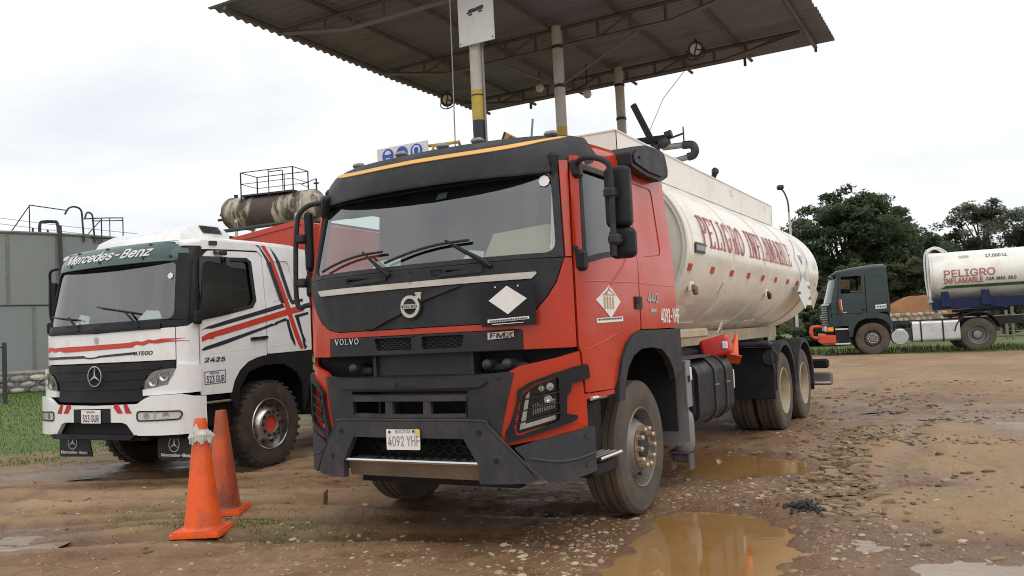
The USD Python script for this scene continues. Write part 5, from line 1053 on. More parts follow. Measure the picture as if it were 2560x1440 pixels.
    for x in (-.82, -.28, .12, .42, .98):
        p = on_visor(VS.ux(x), 6.6); part(vis, 'marker_lamp', [bx(p + np.array([0, .0, .016]), (.10, .07, .04), .016)], 'grey_steel')
    part(cab, 'roof', cab_roof(), 'red_paint', smooth=50)
    for s in (1, -1):
        dfl = P([(1.26, 2.735), (1.25, 2.845), (1.34, 2.90), (1.60, 2.955), (1.95, 2.975), (2.06, 2.96), (2.13, 2.80), (2.13, 2.765), (1.95, 2.70), (1.6, 2.70)])
        g = ext(rnd(dfl, .03), .26, frame((s * 1.03 if s > 0 else s * 1.29, 0, 0), (0, 1, 0), (0, 0, 1)))
        d = part(cab, 'air_deflector', [g, ext(rnd(dfl.buffer(-.035), .03), .012, frame((s * 1.295 if s > 0 else -1.307, 0, 0), (0, 1, 0), (0, 0, 1))), cyl((s * 1.29, 1.40, 2.82), (s * 1.32, 1.40, 2.82), .014, 8)], 'charcoal_plastic')
    part(cab, 'rear_wall', bx((0, 2.19, 2.1), (2.36, .04, 1.34)), 'cab_lining')
    # cab interior
    it = sub(T, 'interior')
    part(it, 'cab_floor', bx((0, 1.32, 1.42), (2.3, 1.7, .05)), 'cab_lining')
    part(it, 'ceiling', bx((0, 1.35, 2.74), (2.2, 1.55, .03)), 'cab_lining')
    part(cab, 'header_band', CAB.wrap(rnd(sym([(0, 2.475), (ux(.95), 2.475), (ux(1.12), 2.53), (ux(1.12), 2.69), (0, 2.69)]), .02), .01, -.034, .09), 'black_plastic')
    part(it, 'header_shelf', [bx((0, .50, 2.62), (2.16, .34, .22), .03), bx((0, .345, 2.56), (2.1, .03, .20), .01)], 'black_plastic')
    part(it, 'dashboard', [bx((0, .58, 1.88), (2.3, .62, .24), .05), bx((.55, .72, 1.99), (.6, .35, .10), .04)], 'cab_lining')
    part(it, 'steering_wheel', path_tube([(.55 + .22 * math.cos(a), .86 + .10 * math.sin(a), 2.06 + .2 * math.sin(a)) for a in np.linspace(0, 2 * PI, 25)[:-1]], .016, 8, closed=True), 'black_plastic')
    for x in (-.55, .55):
        se = part(it, 'seat', [bx((x, 1.45, 1.80), (.5, .5, .16), .05), bx((x, 1.74, 2.10), (.48, .14, .62), .06, rot=(0, 0, 0)), bx((x, 1.76, 2.46), (.28, .1, .16), .04)], 'seat_cloth')
    part(it, 'folded_cardboard', ext(rnd(P([(0, 0), (.56, .02), (.54, .24), (.09, .22)]), .01), .012, frame((.42, .36, 1.985), (1, .10, .03), (0, .25, 1))), 'cardboard')
    part(it, 'paper', [ext(P([(0, 0), (.30, 0), (.28, .11), (.05, .11)]), .004, frame((-.60, .30, 1.99), (1, .02, .02), (0, .6, 1))), ext(P([(0, 0), (.2, 0), (.2, .09), (.06, .12)]), .004, frame((.24, .33, 1.99), (1, .0, .02), (0, .5, 1)))], 'paper')
    part(cab, 'screen_sticker', CAB.wrap(Point(ux(1.03), 2.52).buffer(.042, quad_segs=2), .002, .0), 'white_decal')
    part(cab, 'toll_tag', CAB.wrap(P([(.15, 2.475), (.24, 2.48), (.25, 2.525), (.165, 2.52)]), .002, .0), 'green_acrylic')
    # mirrors
    for s in (1, -1):
        m = sub(T, 'mirror')
        X = lambda x: s * x
        fx = 1.0 if s > 0 else .88
        arm = curve([(X(1.14), .50, 2.63), (X(1.30 * fx), .33, 2.645), (X(1.47 * fx), .27, 2.59), (X(1.515), .265, 2.5), (X(1.515), .26, 2.2), (X(1.51), .265, 1.94)] if s > 0 else
                    [(X(1.12), .52, 2.64), (X(1.25), .38, 2.63), (X(1.34), .33, 2.56), (X(1.37), .32, 2.45), (X(1.385), .31, 2.2), (X(1.385), .31, 1.80), (X(1.30), .34, 1.78), (X(1.17), .42, 1.80)], 5)
        part(m, 'mirror_arm', path_tube(arm, .021, 10), 'charcoal_plastic')
        if s > 0:
            hz = [((1.525, .36, 2.345), (.185, .11, .42)), ((1.54, .36, 2.03), (.185, .11, .21))]
        else:
            hz = [((-1.33, .42, 2.32), (.20, .075, .50)), ((-1.33, .42, 1.95), (.20, .075, .20))]
        for c, sz in hz:
            part(m, 'mirror_housing', manifold_box(c, sz, .045 if s > 0 else .036, 0 if s > 0 else -47), 'black_plastic', smooth=50)
            part(m, 'mirror_clamp', bx((c[0] - (.02 if s > 0 else .0), .275 if s > 0 else .33, c[2] + .02), (.085, .09, .075), .018), 'charcoal_plastic')
        part(m, 'mirror_bracket', bx((s * 1.17, .46, 2.60), (.09, .10, .13), .02), 'black_plastic'); part(m, 'mirror_bracket', bx((s * 1.195, .36, 1.94), (.13, .11, .15), .025), 'black_plastic'); part(m, 'bracket_knob', bx((s * 1.19, .33, 2.02), (.05, .05, .05), .01), 'black_plastic')
    km = sub(T, 'kerb_mirror')
    part(km, 'mirror_housing', manifold_box((-1.02, .30, 2.575), (.055, .09, .20), .026, 0, (25, 35, 0)), 'charcoal_plastic', smooth=50)
    part(km, 'mirror_arm', path_tube([(-1.03, .42, 2.70), (-1.05, .33, 2.66), (-1.05, .30, 2.58)], .018, 8), 'charcoal_plastic')
    # wheels and running gear
    for s in (1, -1):
        wheel(T, (s * 1.06, 1.36, .52), s, style='steer')
        for y in (6.76, 8.13):
            wheel(T, (s * 1.055, y, .52), s, style='dual', rim='cream_rim', nut='cream_rim')
            wheel(T, (s * .72, y, .52), s, style='dual', rim='cream_rim', nut='cream_rim')
    part(T, 'axle', [cyl((-1, 1.36, .52), (1, 1.36, .52), .06, 10), cyl((-1, 6.76, .52), (1, 6.76, .52), .1, 12), cyl((-1, 8.13, .52), (1, 8.13, .52), .1, 12), trimesh.creation.icosphere(2, .22).apply_translation((0, 6.76, .52))], 'dark_steel')
    for s in (1, -1): part(T, 'chassis_rail', bx((s * .40, 5.1, .95), (.09, 9.6, .28)), 'dark_steel')
    part(T, 'frame_spine', [bx((0, 6.1, 1.16), (.7, 6.6, .36)), bx((0, 9.9, .95), (1.0, .5, .3))], 'dark_recess')
    part(T, 'engine_block', [bx((0, 1.3, .95), (.8, 1.5, .8), .08), bx((0, 1.1, .62), (.5, .9, .25), .05)], 'dark_recess')
    for s in (1, -1):
        part(T, 'wheel_house', [bx((s * .98, 1.45, 1.33), (.5, 1.3, .03)), bx((s * .72, 1.45, .95), (.03, 1.3, .75)), bx((s * 1.0, 2.16, .93), (.48, .03, .78))], 'dark_recess')
    for s in (1, -1):
        part(T, 'fender_trim', [bx((s * 1.225, 2.14, 1.28), (.05, .16, .32), .01)], 'charcoal_plastic')
    # behind the front wheel: grey equipment panel and air vessel
    part(T, 'equipment_panel', [bx((1.13, 2.34, .78), (.30, .012, .72)), bx((1.272, 2.40, .93), (.012, .15, .40)), bx((1.20, 2.42, 1.135), (.14, .16, .012)), bx((1.10, 2.35, .60), (.16, .03, .42))], 'grey_steel')
    part(T, 'equipment_panel', [bx((1.281, 2.40, .98), (.01, .05, .055))], 'black_plastic')
    part(T, 'work_lamp', [bx((1.283, 2.45, 1.02), (.012, .05, .12), .005)], 'lamp_glass')
    part(T, 'air_vessel', [lathe([(0, .27), (.07, .29), (.105, .35), (.11, .40), (.11, .58), (.10, .64), (.06, .69), (0, .70)], 24, 'z', (1.12, 2.62, 0))], 'grey_steel')
    part(T, 'air_vessel', [lathe([(0, -.16), (.06, -.15), (.085, -.11), (.085, .11), (.06, .15), (0, .16)], 20, 'z', (1.02, 2.48, .50))], 'rusty_flange')
    part(T, 'drain_bracket', [bx((1.10, 2.60, .30), (.20, .16, .02)), bx((1.02, 2.60, .22), (.02, .14, .16)), bx((1.19, 2.60, .22), (.02, .14, .16)), cyl((1.05, 2.6, .25), (1.17, 2.6, .25), .05, 12)], 'rusty_steel')
    # fuel tank
    ft = sub(T, 'fuel_tank')
    sec = rnd(P([(.62, .50), (1.16, .50), (1.245, .60), (1.245, 1.02), (1.15, 1.12), (.62, 1.12)]), .09)
    def fuel(y0, y1, g, mat, nm):
        m = ext(g, y1 - y0, frame((0, y1, 0), (1, 0, 0), (0, 0, 1))); part(ft, nm, m, mat, smooth=45)
    fuel(2.78, 4.02, sec, 'black_plastic', 'vessel')
    fuel(2.70, 2.79, sec.buffer(-.035), 'black_plastic', 'vessel_end'); fuel(4.01, 4.09, sec.buffer(-.035), 'black_plastic', 'vessel_end')
    for y in (3.30, 3.70): fuel(y, y + .07, sec.buffer(.014), 'charcoal_plastic', 'strap')
    for y in (3.335, 3.735): part(ft, 'strap_buckle', bx((1.265, y, .86), (.015, .12, .012)), 'grey_steel')
    part(ft, 'filler_cap', lathe([(0, .06), (.06, .06), (.065, .04), (.065, 0)], 20, 'z', (1.0, 2.90, 1.10)), 'black_plastic')
    part(T, 'side_plate', [bx((1.0, 2.9, 1.15), (.42, .9, .02)), bx((.8, 3.6, 1.2), (.25, .6, .03), rot=(0, 12, 0))], 'dark_steel')
    # tank bearers (cream subframe)
    part(T, 'subframe', [bx((.55, 5.9, 1.30), (.12, 6.6, .16)), bx((-.55, 5.9, 1.30), (.12, 6.6, .16)), bx((.98, 2.62, 1.19), (.12, .10, .44)), bx((.86, 3.4, 1.37), (.22, 1.5, .10), .02)], 'tank_grime')
    # rear mudguards: a black front box with two humped guards behind
    for s in (1, -1):
        def hump(yc, r0, r1, a0, a1): 
            a = np.radians(np.linspace(a0, a1, 26)); return P(list(zip(yc + r1 * np.cos(a), .55 + r1 * np.sin(a))) + list(zip(yc + r0 * np.cos(a[::-1]), .55 + r0 * np.sin(a[::-1]))))
        mg = sub(T, 'rear_mudguard')
        for yc in (6.76, 8.13):
            o = 0.93 if s > 0 else -1.24
            part(mg, 'guard', ext(hump(yc, .585, .64, 2 if yc < 7 else -8, 178), .31, frame((o, 0, 0), (0, 1, 0), (0, 0, 1))), 'charcoal_plastic', smooth=40)
            for x in ((.96, 1.06, 1.17) if s > 0 else (-.96, -1.06, -1.17)):
                part(mg, 'guard_rib', ext(hump(yc, .63, .655, 15, 165), .035, frame((x, 0, 0), (0, 1, 0), (0, 0, 1))), 'charcoal_plastic', smooth=40)
        part(mg, 'front_skirt', [bx((s * .86, 6.06, .80), (.74, .03, .66), .008), bx((s * .86, 6.09, 1.10), (.74, .10, .05), .01)], 'black_plastic')
        part(mg, 'skirt_top', [bx((s * .86, 6.0, 1.17), (.74, .22, .06), .02)], 'charcoal_plastic')
        part(mg, 'rear_flap', bx((s * 1.05, 8.82, .62), (.34, .012, .50)), 'black_rubber')
    part(T, 'hose_reel', [cyl((1.20, 6.02, 1.0), (1.20, 6.05, 1.0), .10, 16), path_tube([(1.22, 6.0, 1.05), (1.24, 5.97, .92), (1.25, 6.0, .80)], .012, 6)], 'dark_steel')
    part(T, 'reflective_mark', [bx((1.20, 4.20, .86), (.012, .03, .20))], 'sign_white')
    part(T, 'rear_bumper', [bx((0, 10.25, .70), (2.46, .14, .16), .03)], 'black_plastic')
    part(T, 'rear_bumper', [bx((0, 10.42, .43), (2.50, .14, .22), .03), bx((.4, 10.1, .6), (.08, .3, .5)), bx((-.4, 10.1, .6), (.08, .3, .5))], 'brown_steel')
    part(T, 'bumper_stripe', [bx((0, 10.335, .37), (2.44, .02, .03))], 'sign_white')
    tank_body(T)

def cab_roof():
    ys = [.66, .74, .9, 1.4, 1.9, 2.12, 2.2]; zt = [2.87, 2.89, 2.92, 2.955, 2.955, 2.93, 2.85]; V, F, m = [], [], 25
    for y, z in zip(ys, zt):
        for i in range(m):
            a = i / (m - 1) * PI; x = math.copysign(abs(math.cos(a)) ** .28, math.cos(a)) if abs(math.cos(a)) > 1e-9 else 0
            hw = np.interp(y, [.42, .7, 2.2], [1.165, 1.178, 1.172]); V.append((x * hw, y, 2.66 + (z - 2.66) * math.sin(a) ** .42 if math.sin(a) > 1e-9 else 2.66))
    for i in range(len(ys) - 1):
        for j in range(m - 1): F += [(i * m + j, i * m + j + 1, (i + 1) * m + j + 1), (i * m + j, (i + 1) * m + j + 1, (i + 1) * m + j)]
    for b in (0, (len(ys) - 1) * m):
        for j in range(1, m - 1): F.append((b, b + j, b + j + 1))
    return trimesh.Trimesh(V, F, process=False)

ZC, TA, TB, Y0, Y1 = 2.237, 1.224, .92, 2.77, 9.88
def ell(y, th, k=1., off=0.): return np.stack([(TA * k + off) * np.cos(th), np.broadcast_to(y, np.shape(th)), ZC + (TB * k + off) * np.sin(th)], -1)
def tank_body(T):
    t = sub(T, 'tank')
    seams = [2.95, 4.45, 5.95, 7.45, 8.95, 9.75]
    ys = np.unique(np.r_[np.linspace(Y0, Y1, 90), seams]); th = np.linspace(0, 2 * PI, 97)[:-1]; V, F = [], []
    n = len(th)
    ring = [(Y0 + .16, .0), (Y0 + .10, .35), (Y0 + .045, .7), (Y0 + .012, .9), (Y0 + .03, .955), (Y0 - .004, .965), (Y0 - .004, 1.0)]
    rows = [(y, k) for y, k in ring] + [(y, None) for y in ys] + [(Y1, .97), (Y1 + .03, .94), (Y1 + .13, .75), (Y1 + .2, .4), (Y1 + .22, 0)]
    for y, k in rows:
        if k is None:
            d = min(abs(y - s) for s in seams); k = 1 + .006 * min(1, d / .6) ** .6
            wob = 1 + .0035 * np.sin(3 * th + y * 2.1) * np.sin(y * 1.7 + th) * (np.sin(th) < .3)
        else: wob = 1.
        V.append(ell(y, th, k * wob))
    V = np.vstack(V)
    for i in range(len(rows) - 1):
        for j in range(n):
            j2 = (j + 1) % n; F += [(i * n + j, (i + 1) * n + j2, i * n + j2), (i * n + j, (i + 1) * n + j, (i + 1) * n + j2)]
    part(t, 'shell', trimesh.Trimesh(V, F, process=False), 'tank_cream', smooth=35)
    for y in seams[:-1]: part(t, 'weld_seam', path_tube(ell(y, th, 1.0, .002), .011, 6, closed=True), 'tank_cream', smooth=True)
    part(t, 'end_rim', path_tube(ell(Y0 + .01, th, 1.0, .0), .022, 8, closed=True), 'tank_cream', smooth=True)
    def onb(y, z, off=.0):     # point on the side at height z (picture-right side)
        s = np.clip((np.asarray(z, float) - ZC) / TB, -1, 1); th = np.arcsin(s); nrm = np.stack([np.cos(th) / TA, 0 * th, np.sin(th) / TB], -1); nrm /= np.linalg.norm(nrm, axis=-1, keepdims=True)
        return ell(np.asarray(y, float), th, 1.006) + nrm * np.asarray(off)[..., None]
    def decal(g, t_=.003, off=.004, res=.06):
        ms = []
        for x in polys(g):
            m = trimesh.creation.extrude_polygon(x, t_, engine='earcut'); V, F = trimesh.remesh.subdivide_to_size(m.vertices, m.faces, res, max_iter=12)
            ms.append(trimesh.Trimesh(onb(V[:, 0], V[:, 1], V[:, 2] + off), F, process=False))
        return cat(ms)
    m = serif_text('PELIGRO INFLAMABLE', 1.0, .003); V = np.array(m.vertices); w = V[:, 0].max()
    V[:, 0] = 3.28 + V[:, 0] / w * 4.35; V[:, 1] = 2.235 + V[:, 1] * .325 + 0 * V[:, 0]; V, F = trimesh.remesh.subdivide_to_size(V, m.faces, .1, max_iter=10)
    part(t, 'lettering', trimesh.Trimesh(onb(V[:, 0], V[:, 1], V[:, 2] + .005), F, process=False), 'wine_lettering')
    dm = P([(7.95, 2.38), (8.45, 2.72), (8.95, 2.38), (8.45, 2.02)]); part(t, 'diamond_outline', decal(dm.difference(dm.buffer(-.016)).union(P([(8.3, 2.45), (8.62, 2.45), (8.46, 2.3)])), .002), 'grey_badge')
    for y in (2.90, 3.66, 4.42, 5.18, 5.92, 6.66, 7.45, 8.15, 8.85, 9.5): part(t, 'reflector', decal(P([(y - .055, 1.985), (y + .055, 1.985), (y + .055, 2.05), (y - .055, 2.05)]), .004), 'reflector_red')
    pl = part(t, 'maker_plate', decal(rnd(P([(2.98, 2.16), (3.30, 2.16), (3.30, 2.26), (2.98, 2.26)]), .01), .008), 'dark_steel')
    part(t, 'plate_lettering', decal(unary_union([P([(y, 2.185), (y + .02, 2.185), (y + .02, 2.235), (y, 2.235)]) for y in np.arange(3.01, 3.27, .035)]), .002, .0125), 'grey_badge')
    for y in (3.12, 6.37): 
        p = onb(np.array([y]), np.array([1.83]))[0]
        part(t, 'side_lamp', [bx(p + np.array([.02, 0, .03]), (.03, .12, .13), .006)], 'tank_cream'); part(t, 'side_lamp_lens', [bx(p + np.array([.045, .01, .0]), (.04, .07, .06), .012), bx(p + np.array([.05, .05, -.03]), (.05, .06, .09), .015)], 'dark_steel' if y > 5 else 'rusty_flange')
    part(t, 'inspection_plate', decal(P([(4.2, 1.80), (4.29, 1.80), (4.29, 1.92), (4.2, 1.92)]), .01), 'sign_white')
    # saddle gussets and creases low on the flank
    for y in (4.1, 5.6, 7.0): part(t, 'saddle_pad', decal(rnd(P([(y - .35, 1.36), (y + .35, 1.36), (y + .30, 1.50), (y - .30, 1.50)]), .04), .012, -.004), 'tank_cream')
    # guard box along the crown
    bxm = []
    for s in (1, -1): bxm.append(bx((s * .60, 6.05, 3.23), (.03, 6.80, .34)))
    bxm += [bx((0, 2.66, 3.24), (1.23, .03, .32)), bx((0, 9.44, 3.24), (1.23, .03, .32))]
    part(t, 'guard_box', bxm, 'tank_box_cream')
    part(t, 'box_lip', [bx((s * .606, 6.05, 3.396), (.036, 6.84, .014)) for s in (1, -1)] + [bx((0, 2.655, 3.396), (1.17, .036, .014)), bx((0, 9.45, 3.396), (1.17, .036, .014))], 'tank_box_cream')
    for y, w_ in ((6.9, .16), (8.95, .12)): part(t, 'box_label', bx((.619, y, 3.30), (.004, w_, .09)), 'sign_white')
    part(t, 'vent_valve', [cyl((.5, 6.35, 3.38), (.56, 6.30, 3.50), .035, 10), bx((.57, 6.30, 3.53), (.09, .10, .10), .03), cyl((.5, 6.45, 3.40), (.57, 6.2, 3.42), .02, 8)], 'dark_steel')
    for y in (3.6, 5.2, 6.8, 8.4): part(t, 'manhole', lathe([(0, .1), (.24, .1), (.26, .08), (.26, 0)], 24, 'z', (0, y, 3.14)), 'tank_box_cream')
    0 and part(t, 'vent_pipe', path_tube(curve([(-.3, 2.9, 3.2), (-.3, 2.9, 3.75), (-.29, 2.9, 3.85)]), .014, 6), 'grey_steel')
    # placards standing off the flank near the tail
    for y, mt in ((8.10, 'sign_white'), (8.78, 'flaking_cream')):
        pp = onb(np.array([y]), np.array([1.86]))[0]
        g = ext(P([(-.30, 0), (0, .24), (.30, 0), (0, -.24)]), .01, frame((1.285, y, 1.86), (.12, 1, 0), (0, 0, 1)))
        part(t, 'hazard_diamond', g, mt)
    part(t, 'number_panel', [bx((1.29, 8.44, 1.86), (.012, .34, .36))], 'white_decal')
    part(t, 'number_panel_print', [bx((1.298, 8.44, z), (.006, .26, .05)) for z in (1.95, 1.87, 1.79)], 'dark_green_decal')
    part(t, 'placard_frame', [bx((1.27, 8.44, 1.86), (.012, 1.3, .03)), bx((1.22, 8.44, 1.86), (.1, .03, .03))], 'dark_steel')
red_truck()

# ================================================================ white tanker truck on the left
MC = Skin([(0, .04), (.4, .05), (.8, .085), (1.0, .14), (1.1, .20), (1.175, .29), (1.215, .40), (1.235, .60), (1.24, 1.0), (1.24, 2.22)],
          lambda z: np.maximum(np.asarray(z, float) - 1.74, 0) * .23, lambda z: np.clip((np.asarray(z, float) - 1.9) / .85, 0, 1.2) * .05)
MB_ = Skin([(0, -.02), (.5, -.01), (.85, .03), (1.05, .10), (1.17, .19), (1.235, .32), (1.25, .48), (1.25, .6)])
def star(c, r, M, t=.012, ring=.10):
    g = [Point(0, 0).buffer(r).difference(Point(0, 0).buffer(r * (1 - ring)))]
    for k in range(3):
        a = PI / 2 + k * 2 * PI / 3; d = np.array([math.cos(a), math.sin(a)]); n = np.array([-d[1], d[0]]); g.append(P([tuple(n * r * .13), tuple(d * r * .95), tuple(-n * r * .13), tuple(-d * r * .07)]))
    return ext(unary_union(g), t, M @ trimesh.transformations.translation_matrix((c[0], c[1], 0)))
def white_truck():
    T = thing('tanker_truck', 'white tanker truck with red and black stripes and a dark red tank', 'tanker truck', (-5.20, 1.042, 0), 2.4)
    uy, ux, W = MC.uy, MC.ux, MC.wrap
    cab = sub(T, 'cab')
    ws = rnd(sym([(0, 1.80), (ux(1.09), 1.80), (ux(1.06), 2.50), (0, 2.50)]), .06)
    wpts = [(.40, 2.49), (1.15, 2.515), (1.21, 2.48), (1.24, 2.02), (1.18, 1.94), (.80, 1.865), (.385, 1.795)]
    side = lambda s, pts: P([(s * uy(y), z) for y, z in pts])
    part(cab, 'inner_shell', W(sym([(0, 1.0), (uy(.75), 1.0), (uy(.75), 1.40), (uy(2.2), 1.42), (uy(2.2), 2.70), (0, 2.70)]).difference(unary_union([ws, side(1, wpts), side(-1, wpts)])), .012, -.045, .12), 'cab_lining')
    part(cab, 'windscreen', MC.sheet(ws, -.010), 'windscreen_glass')
    bord = sym([(0, 1.70), (ux(1.175), 1.72), (uy(.30) - .02, 1.80), (ux(1.155), 2.55), (0, 2.58)]).difference(rnd(sym([(0, 1.815), (ux(1.06), 1.815), (ux(1.035), 2.46), (0, 2.46)]), .07))
    part(cab, 'windscreen_surround', W(bord, .020, -.012, .08), 'black_plastic')
    part(cab, 'pillar_trim', [W(side(s, [(.29, 1.74), (.335, 1.74), (.34, 2.4), (.42, 2.62), (.36, 2.63), (.30, 2.5)]), .02, -.004) for s in (1, -1)], 'black_plastic')
    fr = sym([(0, 1.365), (ux(1.08), 1.365), (ux(1.08), 1.72), (0, 1.695)])
    part(cab, 'front_panel', W(fr, .028, -.01), 'white_paint')
    for s in (1, -1):
        X = lambda x: ux(x) * s
        cor = P([(X(1.087), 1.0), (uy(.385) * s, 1.0), (uy(.385) * s, 1.80), (X(1.165), 1.73), (X(1.087), 1.72)])
        part(cab, 'corner_panel', W(cor, .028, -.01), 'white_paint')
        part(cab, 'corner_step', W(P([(X(.73), .985), (uy(.385) * s, 1.0), (uy(.385) * s, 1.29), (X(1.09), 1.32), (X(1.09), 1.275), (X(1.02), 1.10), (X(.9), 1.07), (X(.73), 1.05)]), .05, .005), 'white_paint')
        arch = [(.815, .95), (.86, 1.08), (.95, 1.20), (1.08, 1.29), (1.23, 1.335), (1.41, 1.365), (2.21, 1.39)]
        d = side(s, [(.40, .955)] + arch[:5] + [(1.395, 1.36), (1.40, 2.55), (1.34, 2.61), (.50, 2.58), (.40, 2.50)])
        part(cab, 'door', W(rnd(d, .012).difference(side(s, wpts)), .026, -.008), 'white_paint')
        part(cab, 'side_panel', W(rnd(side(s, [(1.41, 1.37), (2.21, 1.39), (2.21, 2.70), (1.41, 2.70)]), .012).difference(rnd(side(s, [(1.50, 2.0), (1.98, 2.06), (1.86, 2.53), (1.46, 2.50)]), .05)), .026, -.008), 'white_paint')
        part(cab, 'pressed_panel', W(rnd(side(s, [(1.505, 2.005), (1.975, 2.065), (1.855, 2.525), (1.465, 2.495)]), .05), .02, -.012), 'white_paint')
        part(cab, 'side_header', W(side(s, [(.40, 2.595), (.5, 2.60), (1.34, 2.63), (1.405, 2.57), (1.405, 2.71), (.40, 2.70)]), .024, -.008), 'white_paint')
        part(cab, 'window_seal', W(side(s, wpts).buffer(.014).difference(side(s, wpts).buffer(-.03)), .018, .004), 'black_rubber')
        part(cab, 'side_window', MC.sheet(side(s, wpts), -.008), 'dark_glass')
        part(cab, 'wind_deflector', MC.sheet(rnd(side(s, [(.36, 2.51), (.86, 2.515), (.84, 1.88), (.37, 1.79)]), .04), .05), 'dark_glass')
        for L in ([(.41, 1.31), (1.39, 1.36)], [(.41, 1.405), (2.2, 1.50)]): part(cab, 'body_crease', MC.line([(uy(y) * s, z) for y, z in L], .008, .012), 'white_paint')
        part(cab, 'door_handle', W(rnd(side(s, [(1.13, 1.54), (1.40, 1.555), (1.40, 1.59), (1.13, 1.575)]), .012), .03, .016), 'black_plastic')
        a2 = [(.80, .90), (.845, 1.09), (.94, 1.215), (1.07, 1.305), (1.23, 1.35), (1.41, 1.375), (2.215, 1.40), (2.215, 1.20), (2.12, .80), (2.05, .62), (2.03, .62), (2.03, .95), (1.93, 1.12), (1.70, 1.235), (1.35, 1.235), (1.10, 1.17), (.96, 1.0), (.90, .72)]
        part(cab, 'wheel_arch', W(side(s, a2), .03, -.02), 'black_plastic')
        h = sub(T, 'headlamp'); hl = rnd(P([(X(.745), 1.055), (X(.755), 1.135), (X(.83), 1.222), (X(.914), 1.254), (X(1.08), 1.268), (X(1.072), 1.196), (X(1.02), 1.117), (X(.924), 1.08)]), .012)
        part(h, 'lamp_bowl', W(hl.buffer(.006), .01, .03), 'lamp_silver'); part(h, 'lens', MC.sheet(hl, .056), 'lamp_lens'); [part(h, 'reflector', lathe([(0, -.012), (.03, -.008), (.05, .008), (.055, .008)], 20).apply_transform(trimesh.geometry.align_vectors([0, 0, 1], MC.map(np.array([X(q_)]), np.array([z_]), np.array([1.]))[0] - MC.map(np.array([X(q_)]), np.array([z_]), np.array([0.]))[0])).apply_translation(MC.map(np.array([X(q_)]), np.array([z_]), np.array([.044]))[0]), 'chrome') for q_, z_ in ((.98, 1.19), (.86, 1.135))]
        fl = rnd(P([(MB_.ux(.70) * s, .715), (MB_.ux(1.14) * s, .72), (MB_.ux(1.17) * s, .81), (MB_.ux(.70) * s, .82)]), .035)
        f = sub(T, 'fog_lamp'); part(f, 'lamp_bowl', MB_.wrap(fl, .008, .03), 'lamp_silver'); part(f, 'lamp_rim', MB_.wrap(fl.buffer(.006).difference(fl.buffer(-.008)), .012, .036), 'black_plastic'); [part(f, 'reflector', MB_.wrap(Point(MB_.ux(q_) * s, .768).buffer(.036), .004, .039), 'chrome') for q_ in (.82, 1.03)]; part(f, 'lens', MB_.sheet(fl, .044), 'lamp_lens'); part(f, 'lamp_divider', MB_.wrap(P([(MB_.ux(.92) * s - .008, .72), (MB_.ux(.92) * s + .008, .72), (MB_.ux(.92) * s + .008, .815), (MB_.ux(.92) * s - .008, .815)]), .012, .036), 'chrome')
        for o in (0, .12):
            q = [(.36 + o + .03, .90), (.43 + o + .01, .903), (.50 + o + .01, .80), (.424 + o, .80)] if o else [(.36, .87), (.37, .90), (.43, .903), (.50, .802), (.424, .80)]
            part(T, 'red_chevron', MB_.wrap(P([(s * MB_.ux(x), z) for x, z in q]), .003, .042), 'reflector_red')
        mf = thing_local(T, 'mud_flap')
        c0 = .82
        fl2 = P([(s * .60, .52), (s * 1.16, .52), (s * 1.15, .26), (s * .62, .26)]) if s > 0 else P([(-1.12, .52), (-.58, .52), (-.50, .255), (-1.10, .245)])
        M = frame((0, .30, 0), (1, 0, 0), (0, .06, 1)); cx_ = .87 * s
        part(mf, 'rubber_sheet', ext(fl2, .012, M), 'black_rubber'); part(mf, 'top_strip', ext(P([(s * .62, .49), (s * 1.12, .49), (s * 1.12, .53), (s * .62, .53)]), .006, frame((0, .294, 0), (1, 0, 0), (0, .06, 1))), 'off_white_paint')
        Mf = frame((0, .298, 0), (1, 0, 0), (0, .06, 1)); part(mf, 'emblem', star((cx_, .42), .085, Mf, .012), 'sign_white')
        part(mf, 'lettering', flat_text('Mercedes-Benz', .034, frame((cx_ - .185, .292, .288), (1, 0, 0), (0, .06, 1)), .008, True, 1.35), 'sign_white')
        wheel(T, (s * 1.06, 1.48, .52), s, style='polish', tyre='muddy_tyre', rim='polished_rim', flange='polished_rim', hub='red_decal', lugs=True)
        for y in (5.4, 6.7): wheel(T, (s * 1.05, y, .52), s, style='dual', tyre='muddy_tyre', rim='dusty_rim', nut='dusty_rim')
        part(T, 'wheel_house', [bx((s * .72, 1.55, .95), (.03, 1.4, .8)), bx((s * .98, 1.5, 1.31), (.5, 1.4, .03)), bx((s * .98, 2.24, .95), (.5, .03, .8))], 'dark_recess')
        part(T, 'cab_step', [bx((s * 1.08, .66, .86), (.30, .46, .02)), cyl((s * 1.23, .44, .865), (s * 1.23, .88, .865), .014, 6)], 'tread_metal'); part(T, 'step_box', [bx((s * 1.0, .66, .78), (.3, .5, .42), .02), bx((s * 1.08, .62, .54), (.3, .46, .04))], 'black_plastic')
        part(T, 'marker_lamp', W(rnd(side(s, [(.52, 2.645), (.67, 2.65), (.67, 2.70), (.52, 2.695)]), .012), .02, .012), 'dark_steel')
        part(T, 'roof_hook', [cyl((s * 1.20, .66, 2.57), (s * 1.28, .68, 2.55), .02, 6), bx((s * 1.26, .74, 2.565), (.05, .10, .06), .012)], 'dark_steel')
        m = sub(T, 'mirror'); part(m, 'mirror_housing', manifold_box((s * 1.275, .40, 2.16), (.09, .10, .46), .04), 'black_plastic', smooth=50) if s < 0 else None
        part(m, 'mirror_arm', path_tube(curve([(s * 1.14, .40, 2.56), (s * 1.26, .34, 2.52), (s * 1.29, .35, 2.36), (s * 1.29, .35, 1.96), (s * 1.2, .38, 1.84)]) if s < 0 else [(1.24, .35, 1.84), (1.26, .36, 1.80)], .018, 8), 'black_plastic')
        part(m, 'mirror_foot', manifold_box((s * 1.265, .335, 1.815), (.07, .10, .15), .03), 'black_plastic', smooth=50)
